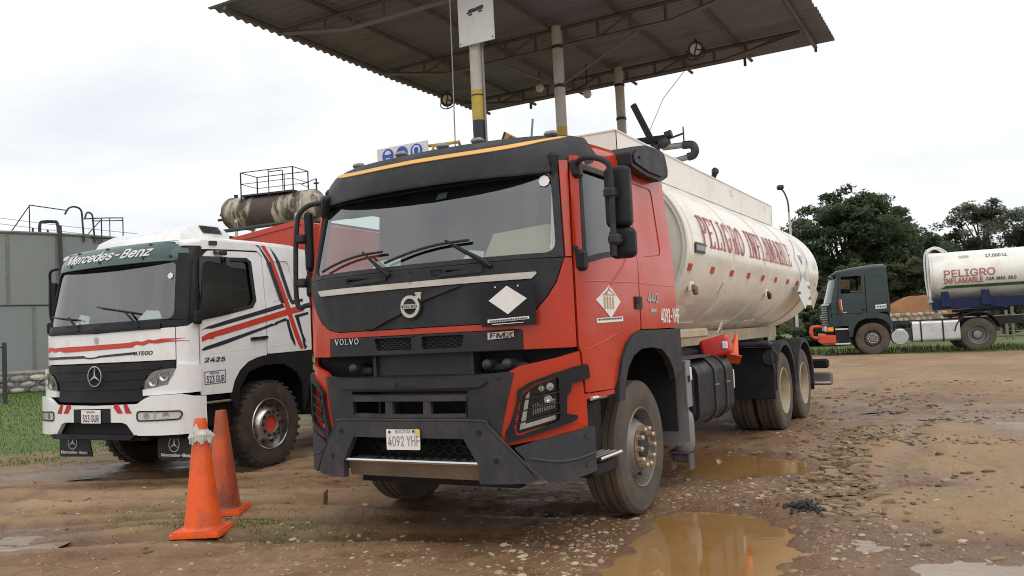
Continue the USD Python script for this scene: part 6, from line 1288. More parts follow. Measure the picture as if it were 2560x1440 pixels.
    # the front: stripes, grille, star, bumper
    G = [(ux(x), z) for x, z in ((.0, 1.345), (1.075, 1.352), (1.075, 1.28), (.90, 1.262), (.80, 1.20), (.745, 1.13), (.725, 1.03), (.73, .985), (.86, .975), (.74, .925), (.0, .915))]
    part(T, 'grille', W(sym(G), .02, .0), 'black_plastic')
    for z, w in ((1.285, .92), (1.18, .74), (1.075, .67)): part(T, 'grille_slat', W(rnd(sym([(0, z - .02), (w, z - .012), (w + .03, z + .018), (0, z + .012)]), .006), .022, .012), 'black_plastic')
    part(T, 'star_emblem', star((0, 1.215), .118, frame((0, .0, 0), (1, 0, 0), (0, 0, 1)), .016), 'chrome')
    Fm = lambda nm, pts, mt: part(cab, nm, W(P([(ux(max(-1.24, min(1.24, x)) ) if abs(x) < 1.2 else math.copysign(uy(.30 + (abs(x) - 1.2) * .6), x), z) for x, z in pts]), .003, .0195, .08), mt)
    Fm('red_stripe', [(-1.10, 1.575), (-1.02, 1.565), (-.93, 1.572), (-.80, 1.56), (-.643, 1.566), (-.137, 1.566), (.50, 1.575), (.64, 1.588), (.70, 1.578), (.80, 1.60), (.86, 1.588), (.95, 1.602), (1.15, 1.598), (1.05, 1.585), (.98, 1.582), (1.20, 1.568), (1.0, 1.562), (.90, 1.55), (.80, 1.56), (.72, 1.535), (.62, 1.55), (.56, 1.52), (-.138, 1.508), (-.607, 1.502), (-.72, 1.525), (-.80, 1.508), (-.9, 1.53), (-1.0, 1.512), (-1.10, 1.53)], 'red_decal')
    Fm('black_stripe', [(-1.02, 1.455), (-.232, 1.454), (-.196, 1.436), (-.10, 1.428), (.0, 1.436), (.041, 1.448), (.60, 1.470), (.60, 1.442), (.04, 1.424), (-.10, 1.412), (-.234, 1.424), (-1.0, 1.424)], 'black_decal')
    part(cab, 'model_lettering', MC.text('ATEGO', .04, .585, 1.432, .004, off=.019, sx=1.35, slant=.25), 'black_decal'); part(cab, 'top_badge', W(rnd(P([(-.03, 1.585), (.03, 1.585), (.03, 1.66), (-.03, 1.66)]), .02), .01, .018), 'grey_badge')
    bmp = [(0, .885), (.70, .90), (.80, .955), (.88, .985), (1.20, .99), (1.32, .96), (1.45, .95), (1.45, .585), (1.28, .555), (.66, .555), (.55, .68), (.48, .70), (.0, .70)]
    part(T, 'bumper', MB_.wrap(sym(bmp), .05, -.01, .06), 'white_paint', smooth=35); part(T, 'bumper_recess', [bx((0, .10, .63), (1.5, .10, .28)), bx((0, .3, .75), (2.2, .2, .5))], 'dark_recess')
    part(T, 'plate_mount', MB_.wrap(P([(-.31, .70), (.31, .70), (.31, .855), (-.31, .85)]), .004, .041), 'black_plastic')
    part(T, 'bumper_lip', MB_.wrap(sym([(0, .52), (.64, .515), (.70, .565), (0, .57)]), .12, -.03), 'black_plastic')
    pl = sub(T, 'number_plate'); M = frame((0, -.068, .768), (1, 0, 0), (0, 0, 1)); part(pl, 'plate', ext(rnd(P([(-.165, -.075), (.165, -.075), (.165, .075), (-.165, .075)]), .01), .004, M), 'white_decal'); part(pl, 'lettering', [flat_text('523 GUR', .075, frame((-.142, -.0715, .71), (1, 0, 0), (0, 0, 1)), .002, True, .62), flat_text('BOLIVIA', .02, frame((-.07, -.0715, .81), (1, 0, 0), (0, 0, 1)), .002, True, 1.2)], 'navy_ink')
    # livery on the sides
    for s in (1, -1):
        D = lambda nm, pts, mt, off=.0185, t=.0025: part(cab, nm, W(side(s, pts), t, off, .08), mt)
        vr = [(1.405, 2.70), (1.478, 2.70), (1.60, 2.531), (1.826, 1.967), (1.863, 1.847), (1.981, 1.581), (2.061, 1.408), (2.04, 1.42), (2.02, 1.40), (1.99, 1.415), (1.893, 1.583), (1.755, 1.919), (1.549, 2.516)]
        D('red_band', vr, 'red_decal'); D('red_band', [(.42, 1.545), (.42, 1.60), (.50, 1.64), (.661, 1.675), (1.755, 1.913), (2.091, 1.976), (2.098, 1.955), (2.05, 1.945), (2.12, 1.93), (2.06, 1.915), (2.10, 1.90), (1.803, 1.847), (.70, 1.615), (.60, 1.60), (.56, 1.57), (.50, 1.575)], 'red_decal', .0192)
        D('black_band', [(.41, 1.675), (.497, 1.715), (.765, 1.782), (1.70, 1.985), (1.74, 1.94), (.762, 1.735), (.55, 1.69), (.47, 1.69)], 'black_decal'); D('black_band', [(.41, 1.455), (.46, 1.49), (.727, 1.555), (1.40, 1.712), (1.50, 1.742), (1.53, 1.728), (1.56, 1.755), (1.74, 1.805), (1.78, 1.775), (1.62, 1.742), (1.58, 1.72), (1.511, 1.708), (.725, 1.506), (.44, 1.445)], 'black_decal')
        D('black_band', [(1.317, 2.70), (1.37, 2.70), (1.471, 2.59), (1.549, 2.495), (1.745, 1.99), (1.675, 1.985), (1.491, 2.495), (1.379, 2.67)], 'black_decal'); D('black_band', [(1.56, 2.69), (1.653, 2.60), (1.716, 2.514), (1.885, 2.03), (2.08, 2.055), (2.085, 2.02), (1.87, 1.975), (1.84, 2.01), (1.666, 2.505)], 'black_decal')
        D('black_band', [(1.907, 1.838), (2.159, 1.884), (2.176, 1.853), (1.985, 1.815), (2.052, 1.60), (2.10, 1.52), (2.09, 1.47), (2.126, 1.43), (2.079, 1.396), (2.05, 1.46), (2.033, 1.555)], 'black_decal'); D('black_band', [(1.749, 1.79), (1.801, 1.785), (1.82, 1.703), (1.852, 1.619), (1.906, 1.486), (1.90, 1.44), (1.822, 1.548), (1.795, 1.632), (1.771, 1.70)], 'black_decal')
    part(cab, 'model_number', MC.text('2425', .048, uy(.43), 1.318, .004, off=.02, sx=1.75, slant=.3), 'black_decal')
    pp = side(1, [(.44, 1.065), (.73, 1.07), (.73, 1.22), (.44, 1.21)]); part(cab, 'painted_plate', W(pp.difference(pp.buffer(-.008)), .002, .0185), 'navy_ink'); part(cab, 'painted_plate_lettering', [MC.text('523 GUR', .075, uy(.46), 1.085, .002, off=.0185, sx=.56), MC.text('BOLIVIA', .018, uy(.51), 1.18, .002, off=.0185, sx=1.2)], 'navy_ink')
    # acrylic visor, roof, air conditioner
    plan = [(0, -.03), (.5, .0), (.85, .06), (1.03, .16), (1.10, .28), (1.12, .40)]; VS = Skin(plan); n = 41; us = np.linspace(-VS.s[-1], VS.s[-1], n); V, F = [], []
    prof = [(.0, 2.475), (.02, 2.56), (.09, 2.66), (.20, 2.72)]; k = 2 * len(prof); prof2 = prof + [(dy + .012, z - .006) for dy, z in prof[::-1]]
    for u in us:
        b = VS.at(np.array([u]), np.array([0.]))[0]; f = max(0, abs(u) / VS.s[-1] - .8) / .2
        for dy, z in prof2: V.append((b[0], b[1] + .14 + dy, z - .03 * f * f))
    for i in range(n - 1):
        for j in range(k): j2 = (j + 1) % k; F += [(i * k + j, (i + 1) * k + j, (i + 1) * k + j2), (i * k + j, (i + 1) * k + j2, i * k + j2)]
    vis = sub(T, 'sun_visor'); part(vis, 'acrylic_panel', trimesh.Trimesh(V, F, process=False), 'green_acrylic', smooth=40)
    m = meshkit.text_mesh('Mercedes-Benz', .125, .004, True); Vt_ = np.array(m.vertices); Vt_[:, 0] = Vt_[:, 0] * 1.12 + .22 * Vt_[:, 1]; Vt_[:, 0] -= Vt_[:, 0].mean() + .07; Vt_[:, 1] += .075
    b = VS.at(Vt_[:, 0], 0 * Vt_[:, 0]); q = Vt_[:, 1]; hz = np.interp(q, [0, .087, .209, .334], [2.475, 2.56, 2.66, 2.72]); hy = np.interp(q, [0, .087, .209, .334], [0, .02, .09, .20])
    part(vis, 'lettering', trimesh.Trimesh(np.stack([b[:, 0], b[:, 1] + .14 + hy - Vt_[:, 2] - .004, hz], 1), m.faces, process=False), 'sign_white')
    for x in (-.98, -.62, -.05, .62, .95):
        for z, dy in ((2.52, .012), (2.68, .12)): bb = VS.at(np.array([VS.ux(x)]), np.array([0.]))[0]; part(vis, 'fixing', cyl((bb[0], bb[1] + .125 + dy, z), (bb[0], bb[1] + .17 + dy, z), .016, 8), 'dark_steel')
    ys = [.36, .5, .8, 1.4, 2.0, 2.14, 2.2]; zt = [2.70, 2.745, 2.775, 2.785, 2.785, 2.76, 2.69]; V, F, mm = [], [], 25
    for y, z in zip(ys, zt):
        for i in range(mm):
            a = i / (mm - 1) * PI; c, s_ = math.cos(a), max(math.sin(a), 0); V.append((math.copysign(abs(c) ** .26 if abs(c) > 1e-9 else 0, c) * np.interp(y, [.36, .42, .6, 2.2], [1.04, 1.10, 1.18, 1.188]), y, 2.64 + (z - 2.64) * s_ ** .45))
    for i in range(len(ys) - 1):
        for j in range(mm - 1): F += [(i * mm + j, i * mm + j + 1, (i + 1) * mm + j + 1), (i * mm + j, (i + 1) * mm + j + 1, (i + 1) * mm + j)]
    for b in (0, (len(ys) - 1) * mm): F += [(b, b + j, b + j + 1) for j in range(1, mm - 1)]
    part(cab, 'roof', trimesh.Trimesh(V, F, process=False), 'white_paint', smooth=50)
    ac = sub(T, 'roof_cooler'); sec = [(.60, 2.74), (.66, 2.84), (.80, 2.93), (1.02, 2.985), (1.26, 2.99), (1.36, 2.96), (1.39, 2.88), (1.40, 2.74)]
    hull = trimesh.convex.convex_hull(np.array([(x * (1 - .12 * (z > 2.9)), y, z) for x in (-.78, .70) for y, z in sec])); part(ac, 'housing', hull, 'white_paint', smooth=40)
    for k in range(6): part(ac, 'vent_slot', bx((.700 - k * .0125, 1.12, 2.882 + k * .0165), (.02, .30, .007)), 'dark_steel')
    part(cab, 'rear_wall', bx((0, 2.2, 2.05), (2.36, .03, 1.25)), 'cab_lining')
    it = sub(T, 'interior'); part(it, 'dashboard', bx((0, .55, 1.74), (2.2, .5, .14), .04), 'cab_lining'); part(it, 'header_band', bx((0, .44, 2.44), (2.05, .04, .16)), 'black_plastic')
    for x in (-.55, .55): part(it, 'seat', [bx((x, 1.35, 1.65), (.5, .5, .16), .05), bx((x, 1.62, 2.0), (.48, .14, .62), .05)], 'seat_cloth')
    part(it, 'paper', [ext(P([(0, 0), (.4, 0), (.3, .10), (.08, .12)]), .004, frame((.35, .30, 1.83), (1, 0, .02), (0, .5, 1))), ext(P([(0, 0), (.25, 0), (.2, .1), (.02, .14)]), .004, frame((-.75, .30, 1.83), (1, 0, .02), (0, .5, 1)))], 'paper'); part(it, 'cab_floor', bx((0, 1.2, 1.3), (2.3, 1.9, .04)), 'cab_lining'); part(it, 'steering_wheel', path_tube([(.55 + .22 * math.cos(a), .82 + .10 * math.sin(a), 1.95 + .18 * math.sin(a)) for a in np.linspace(0, 2 * PI, 25)[:-1]], .016, 8, closed=True), 'black_plastic')
    part(cab, 'screen_sticker', W(Point(ux(.98), 2.30).buffer(.035, quad_segs=2), .002, 0.), 'white_decal')
    for a in ((-.30, 1.74, -.52, 1.90, -.95, 1.93), (.68, 1.74, .42, 1.93, -.05, 2.0)):
        w = sub(T, 'wiper'); arm = np.array([[a[0], a[1], .03], [a[2], a[3], .045]]); part(w, 'wiper_arm', path_tube(MC.map(arm[:, 0], arm[:, 1], arm[:, 2]), [.016, .009], 8), 'black_plastic')
        tt = np.linspace(0, 1, 10); u = a[2] + .20 + (a[4] - a[2] - .20) * tt; v = a[3] - .035 + (a[5] - a[3] + .035) * tt; part(w, 'wiper_blade', path_tube(MC.map(u, v, np.full(10, .022)), .010, 6), 'black_rubber')
    part(cab, 'cowl', W(sym([(0, 1.70), (.95, 1.71), (.95, 1.765), (0, 1.76)]), .02, .012), 'black_plastic')
    # running gear and the red tank
    part(T, 'axle', [cyl((-1, y, .52), (1, y, .52), .08, 10) for y in (1.48, 5.4, 6.7)], 'dark_steel'); part(T, 'chassis_rail', [bx((x, 4.6, .92), (.1, 8.4, .26)) for x in (-.4, .4)], 'dark_steel'); part(T, 'engine_block', [bx((0, 1.2, .9), (1.2, 1.5, .8), .08)], 'dark_recess')
    part(T, 'fuel_tank', [bx((s * 1.0, 3.3, .78), (.45, 1.1, .55), .08) for s in (1, -1)], 'dark_steel'); part(T, 'side_tool_box', [bx((1.0, 4.35, .85), (.4, .7, .5), .03)], 'dark_steel')
    tk = sub(T, 'tank'); 
    prof = rnd(P([(-1.17, 1.35), (1.17, 1.35), (1.20, 1.6), (1.20, 2.05), (1.18, 3.08), (1.0, 3.13), (-.9, 2.93), (-1.17, 2.84)]), .07); part(tk, 'shell', ext(prof, 5.9, frame((0, 8.3, 0), (1, 0, 0), (0, 0, 1))), 'red_paint', smooth=45)
    part(tk, 'front_flange', ext(prof.buffer(.02).difference(prof.buffer(-.05)), .06, frame((0, 2.44, 0), (1, 0, 0), (0, 0, 1))), 'red_paint', smooth=45)
    part(tk, 'side_moulding', bx((1.212, 5.4, 2.22), (.03, 5.8, .05), .01), 'off_white_paint'); part(tk, 'side_moulding', bx((1.205, 5.4, 1.62), (.03, 5.8, .05), .01), 'red_paint')
    zr = 3.14
    for a, b in (((-.95, 2.45, zr), (.98, 2.45, zr)), ((.98, 2.45, zr), (.98, 8.2, zr)), ((-.95, 2.45, zr), (-.95, 8.2, zr)), ((-.95, 2.45, zr), (-.95, 2.45, 2.9)), ((-.80, 2.45, 3.0), (-.2, 2.45, 3.0))): part(tk, 'top_rail', path_tube([a, b], .028, 6), 'dark_steel')
    for y in (3.6, 5., 6.5): part(tk, 'rail_post', cyl((.98, y, 2.9), (.98, y, zr), .02, 6), 'dark_steel')
    part(tk, 'rear_fender', [bx((s * 1.0, 6.05, 1.14), (.4, 2.7, .04)) for s in (1, -1)], 'dark_steel')
def thing_local(parent, name): return sub(parent, name)

# ================================================================ dark green tractor with the white tank trailer, far right
def rz2(d): c, s = math.cos(math.radians(d)), math.sin(math.radians(d)); return np.array([[c, -s, 0], [s, c, 0], [0, 0, 1.]])
def green_truck():
    G = lambda y, z: (y, z)
    T = thing('tractor_unit', 'dark green tractor unit with a red bumper pulling the white trailer', 'tractor unit', (-1.32, 26.595, .2), -78.5)
    S = Skin([(0, -.14), (.5, -.11), (.85, -.03), (1.05, .08), (1.15, .22), (1.19, .40), (1.2, .7), (1.2, 2.0)], lambda z: np.maximum(np.asarray(z, float) - 1.75, 0) * .26, lambda z: np.clip((np.asarray(z, float) - 1.8) / 1.2, 0, 1) * .05)
    uy, ux = S.uy, S.ux; side = lambda s, pts: P([(s * uy(y), z) for y, z in pts])
    cab = sub(T, 'cab'); ws = rnd(sym([(0, 1.80), (ux(1.13), 1.80), (ux(1.10), 2.62), (0, 2.62)]), .06)
    for s in (1, -1):
        win = rnd(side(s, [(.42, 2.10), (1.10, 2.10), (1.12, 2.68), (.42, 2.68)]), .04)
        part(cab, 'door', S.wrap(rnd(side(s, [(.30, 1.42), (1.20, 1.42), (1.22, 2.76), (.34, 2.76)]), .02).difference(win), .025, 0), 'dark_green_paint')
        if s < 0: part(cab, 'side_window', S.sheet(win, -.01), 'side_glass')
        rear = rnd(side(s, [(1.235, 1.42), (1.97, 1.42), (1.92, 2.78), (1.235, 2.78)]), .03); e1 = rnd(side(s, [(1.33, 2.15), (1.82, 2.18), (1.76, 2.66), (1.33, 2.64)]), .04); e2 = rnd(side(s, [(1.36, 1.5), (1.90, 1.5), (1.88, 2.0), (1.36, 2.0)]), .04)
        part(cab, 'side_panel', S.wrap(rear.difference(e1).difference(e2), .025, 0), 'dark_green_paint')
        for e in (e1, e2): part(cab, 'pressed_panel', S.wrap(e, .018, -.004), 'dark_green_paint')
        part(cab, 'pillar_panel', S.wrap(side(s, [(.10, 1.42), (.285, 1.42), (.325, 2.76), (.20, 2.76)]), .02, 0), 'dark_green_paint')
        part(cab, 'lower_panel', S.wrap(side(s, [(.12, 1.0), (.66, 1.0), (.74, 1.22), (.86, 1.34), (1.0, 1.405), (.14, 1.405)]), .03, 0), 'dark_green_paint')
        a = [(.60, .95), (.70, 1.20), (.86, 1.34), (1.1, 1.42), (1.55, 1.42), (1.85, 1.32), (1.98, 1.1), (2.04, .75), (1.97, .75), (1.88, 1.0), (1.72, 1.16), (1.5, 1.22), (1.15, 1.22), (.92, 1.12), (.78, .90), (.72, .62), (.62, .62)]
        part(cab, 'wheel_arch', S.wrap(side(s, a), .06, -.01), 'dark_green_paint')
        part(cab, 'side_flash', S.wrap(side(s, [(.35, 1.92), (.42, 1.90), (.45, 1.55), (.50, 1.46), (.44, 1.45), (.385, 1.6)]), .01, .026), 'red_decal'); part(cab, 'side_flash_edge', S.wrap(side(s, [(.42, 1.90), (.445, 1.90), (.47, 1.55), (.45, 1.55)]), .01, .028), 'sign_white')
        part(cab, 'door_handle', S.wrap(side(s, [(1.06, 1.50), (1.19, 1.50), (1.19, 1.55), (1.06, 1.55)]), .01, .026), 'black_plastic'); part(cab, 'number_panel', S.wrap(side(s, [(1.50, 1.52), (1.84, 1.535), (1.84, 1.68), (1.50, 1.66)]), .004, .027), 'white_decal'); part(cab, 'number_panel_lettering', S.wrap(unary_union([side(s, [(y, 1.56), (y + .03, 1.56), (y + .03, 1.63), (y, 1.63)]) for y in np.arange(1.54, 1.80, .05)]), .002, .0315), 'navy_ink')
        part(cab, 'small_badge', S.wrap(side(s, [(.46, 1.44), (.60, 1.44), (.60, 1.475), (.46, 1.475)]), .004, .026), 'grey_badge')
        part(T, 'step_strip', [bx((s * 1.19, .42, .90), (.05, .46, .05)), bx((s * 1.19, .40, .40), (.05, .46, .045))], 'sign_white'); part(T, 'step_box', bx((s * 1.0, .42, .66), (.36, .46, .46)), 'black_plastic')
        part(T, 'indicator', bx((s * 1.10, .04, .90), (.16, .20, .14), .02), 'orange_lens'); part(T, 'headlamp', bx((s * .86, -.11, .92), (.30, .08, .18), .02), 'lamp_glass')
        wheel(T, (s * 1.03, 1.35, .53), s, D=1.08, style='steer', rim='dusty_rim', nut='chrome', flange='dusty_rim', hub='dusty_rim'); wheel(T, (s * 1.03, 4.53, .53), s, D=1.08, style='dual', rim='grey_steel', nut='grey_steel'); wheel(T, (s * .70, 4.53, .53), s, D=1.08, style='dual', rim='grey_steel', nut='grey_steel')
        g = np.radians(np.linspace(15, 172, 20)); part(T, 'rear_mudguard', ext(P(list(zip(4.53 + .72 * np.cos(g), .56 + .72 * np.sin(g))) + list(zip(4.53 + .68 * np.cos(g[::-1]), .56 + .68 * np.sin(g[::-1])))), .55, frame((.70 if s > 0 else -1.25, 0, 0), (0, 1, 0), (0, 0, 1))), 'black_plastic', smooth=40)
        if s > 0:
            part(T, 'air_vessel', lathe([(0, .0), (.24, .0), (.27, -.03), (.27, -.5)], 32, 'x', (1.22, 2.20, .55)), 'aluminium', smooth=40); part(T, 'vessel_cap', lathe([(0, .012), (.20, .012), (.21, 0)], 32, 'x', (1.22, 2.20, .55)), 'grey_badge')
            ft = sub(T, 'fuel_tank'); part(ft, 'vessel', ext(rnd(P([(.62, .36), (1.24, .36), (1.24, 1.04), (.62, 1.04)]), .09), 1.42, frame((0, 4.00, 0), (1, 0, 0), (0, 0, 1))), 'aluminium', smooth=45)
            for y in (2.86, 3.52): part(ft, 'strap', ext(rnd(P([(.61, .35), (1.252, .35), (1.252, 1.052), (.61, 1.052)]), .09).difference(rnd(P([(.62, .36), (1.235, .36), (1.235, 1.035), (.62, 1.035)]), .09)), .05, frame((0, y, 0), (1, 0, 0), (0, 0, 1))), 'black_rubber')
            part(T, 'mud_flap', bx((1.0, 2.02, .66), (.36, .02, .55), rot=(-10, 0, 0)), 'black_rubber')
    part(cab, 'windscreen', S.sheet(ws, -.01), 'windscreen_glass'); part(cab, 'front_panel', S.wrap(sym([(0, .98), (ux(1.14), .98), (uy(.10), 1.40), (uy(.10), 2.76), (0, 2.76)]).difference(ws), .02, 0), 'dark_green_paint')
    part(cab, 'grille', S.wrap(sym([(0, 1.05), (.95, 1.05), (1.0, 1.72), (0, 1.72)]), .02, .018), 'black_plastic')
    for k in range(8): part(cab, 'grille_slat', S.wrap(sym([(0, 1.08 + k * .08), (.96, 1.08 + k * .08), (.96, 1.10 + k * .08), (0, 1.10 + k * .08)]), .02, .035), 'grey_badge')
    part(cab, 'maker_badge', S.wrap(P([(-.1, 1.25), (.1, 1.25), (.1, 1.42), (-.1, 1.42)]), .02, .058), 'chrome'); part(cab, 'window_band', S.wrap(sym([(0, 1.73), (1.05, 1.73), (1.05, 1.775), (0, 1.775)]), .012, .022), 'grey_badge')
    part(cab, 'inner_shell', S.wrap(sym([(0, 1.0), (uy(.5), 1.0), (uy(.5), 1.45), (uy(1.95), 1.45), (uy(1.95), 2.05), (0, 1.78)]), .01, -.05, .14), 'cab_lining')
    ys = [.16, .35, .8, 1.5, 1.86, 1.93]; zt = [2.78, 2.90, 2.98, 3.05, 3.05, 2.96]; V, F, mm = [], [], 21
    for y, z in zip(ys, zt):
        for i in range(mm):
            a = i / (mm - 1) * PI; c, s_ = math.cos(a), max(math.sin(a), 0); V.append((math.copysign(abs(c) ** .22 if abs(c) > 1e-9 else 0, c) * np.interp(y, [.16, .4, 2], [1.08, 1.15, 1.155]), y, 2.74 + (z - 2.74) * s_ ** .35))
    for i in range(len(ys) - 1):
        for j in range(mm - 1): F += [(i * mm + j, i * mm + j + 1, (i + 1) * mm + j + 1), (i * mm + j, (i + 1) * mm + j + 1, (i + 1) * mm + j)]
    for b in (0, (len(ys) - 1) * mm): F += [(b, b + j, b + j + 1) for j in range(1, mm - 1)]
    part(cab, 'roof', trimesh.Trimesh(V, F, process=False), 'dark_green_paint', smooth=40); part(cab, 'rear_wall', bx((0, 1.93, 2.1), (2.25, .03, 1.4)), 'dark_green_paint')
    part(cab, 'sun_visor', bx((0, -.02, 2.72), (2.2, .30, .03), rot=(-14, 0, 0)), 'black_plastic'); part(cab, 'seat', [bx((.5, 1.15, 1.85), (.5, .5, .16), .04), bx((.5, 1.42, 2.2), (.5, .14, .7), .05)], 'seat_cloth'); part(cab, 'dashboard', bx((0, .36, 1.82), (2.1, .5, .2), .04), 'black_plastic')
    part(T, 'bumper', [bx((0, -.20, .58), (2.38, .22, .34), .04), bx((1.05, .05, .56), (.26, .5, .30), .04), bx((-1.05, .05, .56), (.26, .5, .30), .04)], 'red_bumper'); part(T, 'bumper_guard', [path_tube(curve([(x, -.30, .60), (x, -.52, .66), (x, -.56, .85), (x, -.50, 1.0), (x, -.24, 1.02)]), .045, 8) for x in (-.9, .9)] + [path_tube([(-.9, -.55, .82), (.9, -.55, .82)], .045, 8)], 'red_bumper')
    part(T, 'chassis_rail', [bx((x, 3.2, .95), (.1, 5.6, .26)) for x in (-.42, .42)] + [bx((0, 4.4, 1.18), (1.0, 1.2, .10), .02)], 'dark_steel'); part(T, 'axle', [cyl((-1, y, .53), (1, y, .53), .09, 10) for y in (1.35, 4.53)], 'dark_steel'); part(T, 'engine_block', bx((0, 1.2, 1.0), (1.1, 1.6, .9)), 'dark_recess')
    part(T, 'frame_step', [bx((.8, 2.5, .98), (.5, .5, .03)), cyl((1.0, 2.42, 1.0), (1.12, 2.55, .45), .03, 6), bx((1.05, 2.45, .62), (.3, .2, .4))], 'dark_steel')
    # driver at the open window: one continuous body, clothes and hair over it
    c = np.array([.55, 1.16, 2.02]); J = lambda *p: np.array(p) + c
    def bone(a, b, ra, rb): return manifold3d.Manifold.batch_hull([manifold3d.Manifold.sphere(ra, 16).translate(tuple(map(float, a))), manifold3d.Manifold.sphere(rb, 16).translate(tuple(map(float, b)))])
    bones = [bone(J(0, .05, -.02), J(0, .06, .25), .15, .16), bone(J(-.14, .05, .33), J(.14, .05, .33), .10, .10), bone(J(0, .05, .38), J(0, .03, .50), .065, .06), bone(J(0, -.0, .60), J(0, .03, .64), .095, .105), bone(J(0, -.10, .585), J(0, -.11, .56), .02, .022),
             bone(J(.20, .05, .32), J(.34, -.05, .10), .07, .055), bone(J(.34, -.05, .10), J(.30, -.28, .14), .052, .04), bone(J(.30, -.28, .14), J(.27, -.36, .15), .042, .035), bone(J(-.20, .05, .32), J(-.26, -.10, .08), .07, .055), bone(J(-.26, -.10, .08), J(-.10, -.30, .10), .052, .04), bone(J(.08, .0, -.05), J(.10, -.4, -.02), .09, .075), bone(J(-.08, .0, -.05), J(-.10, -.4, -.02), .09, .075)]
    bodym = bones[0]
    for b_ in bones[1:]: bodym = bodym + b_
    me = bodym.refine_to_length(.035).to_mesh(); bm = trimesh.Trimesh(me.vert_properties[:, :3], me.tri_verts); trimesh.smoothing.filter_taubin(bm, iterations=8)
    org = np.array([-1.32, 26.595, .2]); H = thing('person', 'driver in a brown shirt sitting at the open window of the green cab', 'person', tuple(org), -78.5)
    part(H, 'body', bm, 'skin', smooth=True)
    sh = bones[0] + bones[1] + bones[5] + bones[8]; me = sh.refine_to_length(.04).to_mesh(); sm = trimesh.Trimesh(me.vert_properties[:, :3], me.tri_verts); trimesh.smoothing.filter_taubin(sm, iterations=6); sm.vertices += sm.vertex_normals * .016; part(H, 'shirt', sm, 'shirt', smooth=True)
    hr = manifold3d.Manifold.sphere(.112, 24).translate((float(c[0]), float(c[1] + .045), float(c[2] + .665))).trim_by_plane((0, .35, 1), float(c[2] + .64 + .35 * c[1])); me = hr.to_mesh(); part(H, 'hair', trimesh.Trimesh(me.vert_properties[:, :3], me.tri_verts), 'black_rubber', smooth=True)
    # trailer
    R = thing('tank_trailer', 'white tank trailer on a blue frame with a green stripe and red lettering', 'tank trailer', tuple(np.array([-1.32, 26.595, .2]) + rz2(-78.5) @ [0, 4.5, 0] - rz2(-85.) @ [0, 4.15, 0]), -85.)
    ZT, A, B = 2.52, 1.20, .82
    th = np.linspace(0, 2 * PI, 73)[:-1]; rows = [(3.10, .0), (3.08, .5), (3.07, .9), (3.05, 1.0), (3.12, 1.0), (9.9, 1.0), (10.9, 1.0), (10.95, .8), (11., 0)]
    V = np.vstack([np.stack([A * k * np.cos(th), 0 * th + y, ZT + B * k * np.sin(th)], -1) for y, k in rows]); n = len(th); F = []
    for i in range(len(rows) - 1):
        for j in range(n): j2 = (j + 1) % n; F += [(i * n + j, (i + 1) * n + j2, i * n + j2), (i * n + j, (i + 1) * n + j, (i + 1) * n + j2)]
    tk = sub(R, 'tank'); part(tk, 'shell', trimesh.Trimesh(V, F, process=False), 'white_tank', smooth=40)
    def onb(y, z, off): s = np.clip((z - ZT) / B, -1, 1); c_ = np.sqrt(1 - s * s); nn = np.stack([c_ / A, 0 * c_, s / B], -1); nn /= np.linalg.norm(nn, axis=-1, keepdims=True); return np.stack([A * c_, y, z], -1) + nn * off[..., None]
    def put(nm, m, y, z, mt, sx=1., res=.12):
        V = np.array(m.vertices); V[:, 0] *= sx; V, F = trimesh.remesh.subdivide_to_size(V, m.faces, res, max_iter=10); part(tk, nm, trimesh.Trimesh(onb(V[:, 0] + y, V[:, 1] + z, V[:, 2] + .006), F, process=False), mt)
    put('lettering', meshkit.text_mesh('PELIGRO', .23, .004, True), 3.42, 2.44, 'faded_red_lettering', 1.10); put('lettering', meshkit.text_mesh('INFLAMABLE', .165, .004, True), 3.42, 2.235, 'faded_red_lettering', .80); put('lettering', meshkit.text_mesh('CAP. MAX. 38.0', .10, .004, True), 4.66, 2.27, 'black_decal', .82); put('lettering', meshkit.text_mesh('17.000 Lt.', .10, .004, True), 4.70, 3.03, 'black_decal', .95)
    put('green_stripe', trimesh.creation.extrude_polygon(P([(0, -.045), (.16, .045), (7, .045), (7, -.045)]), .004, engine='earcut'), 3.34, 2.125, 'dark_green_decal'); put('faint_label', trimesh.creation.extrude_polygon(sbox(0, 0, .28, .08), .003, engine='earcut'), 3.95, 3.06, 'grey_badge')
    for y in (3.14, 6.5, 9.8): part(tk, 'hoop', path_tube(np.stack([(A + .012) * np.cos(th), 0 * th + y, ZT + (B + .012) * np.sin(th)], -1), .022, 6, closed=True), 'white_tank', smooth=True)
    part(R, 'frame', [bx((s * 1.0, 7.0, 1.56), (.16, 7.9, .34), .015) for s in (1, -1)] + [bx((0, 3.15, 1.56), (2.0, .16, .36))], 'blue_paint')
    for y in (3.45, 4.62, 5.9, 7.2): part(R, 'saddle', ext(P([(-.13, -.32), (.17, -.32), (.09, .17), (-.13, .17)]), .16, frame((1.04, y, 1.80), (0, 1, 0), (0, 0, 1))), 'blue_paint')
    part(R, 'vapour_hose', [path_tube(curve([(.9, 3.5, 3.28), (.95, 3.3, 3.42), (1.0, 3.12, 3.40), (1.03, 3.0, 3.22), (1.04, 2.98, 2.5), (1.04, 3.0, 1.80)]), .035, 8), path_tube(curve([(.8, 3.6, 3.30), (.85, 3.36, 3.46), (.9, 3.14, 3.46), (.95, 2.93, 3.25), (.98, 2.90, 2.5), (.98, 2.94, 1.86)]), .03, 8)], 'sign_white'); part(R, 'hose_bell', [lathe([(.14, 0), (.05, .16), (.045, .2)], 20, 'z', (1.03, 2.98, 1.64)), path_tube(curve([(1.03, 2.98, 1.6), (1.02, 3.02, 1.4), (.9, 3.2, 1.3)]), .04, 8)], 'grey_steel')
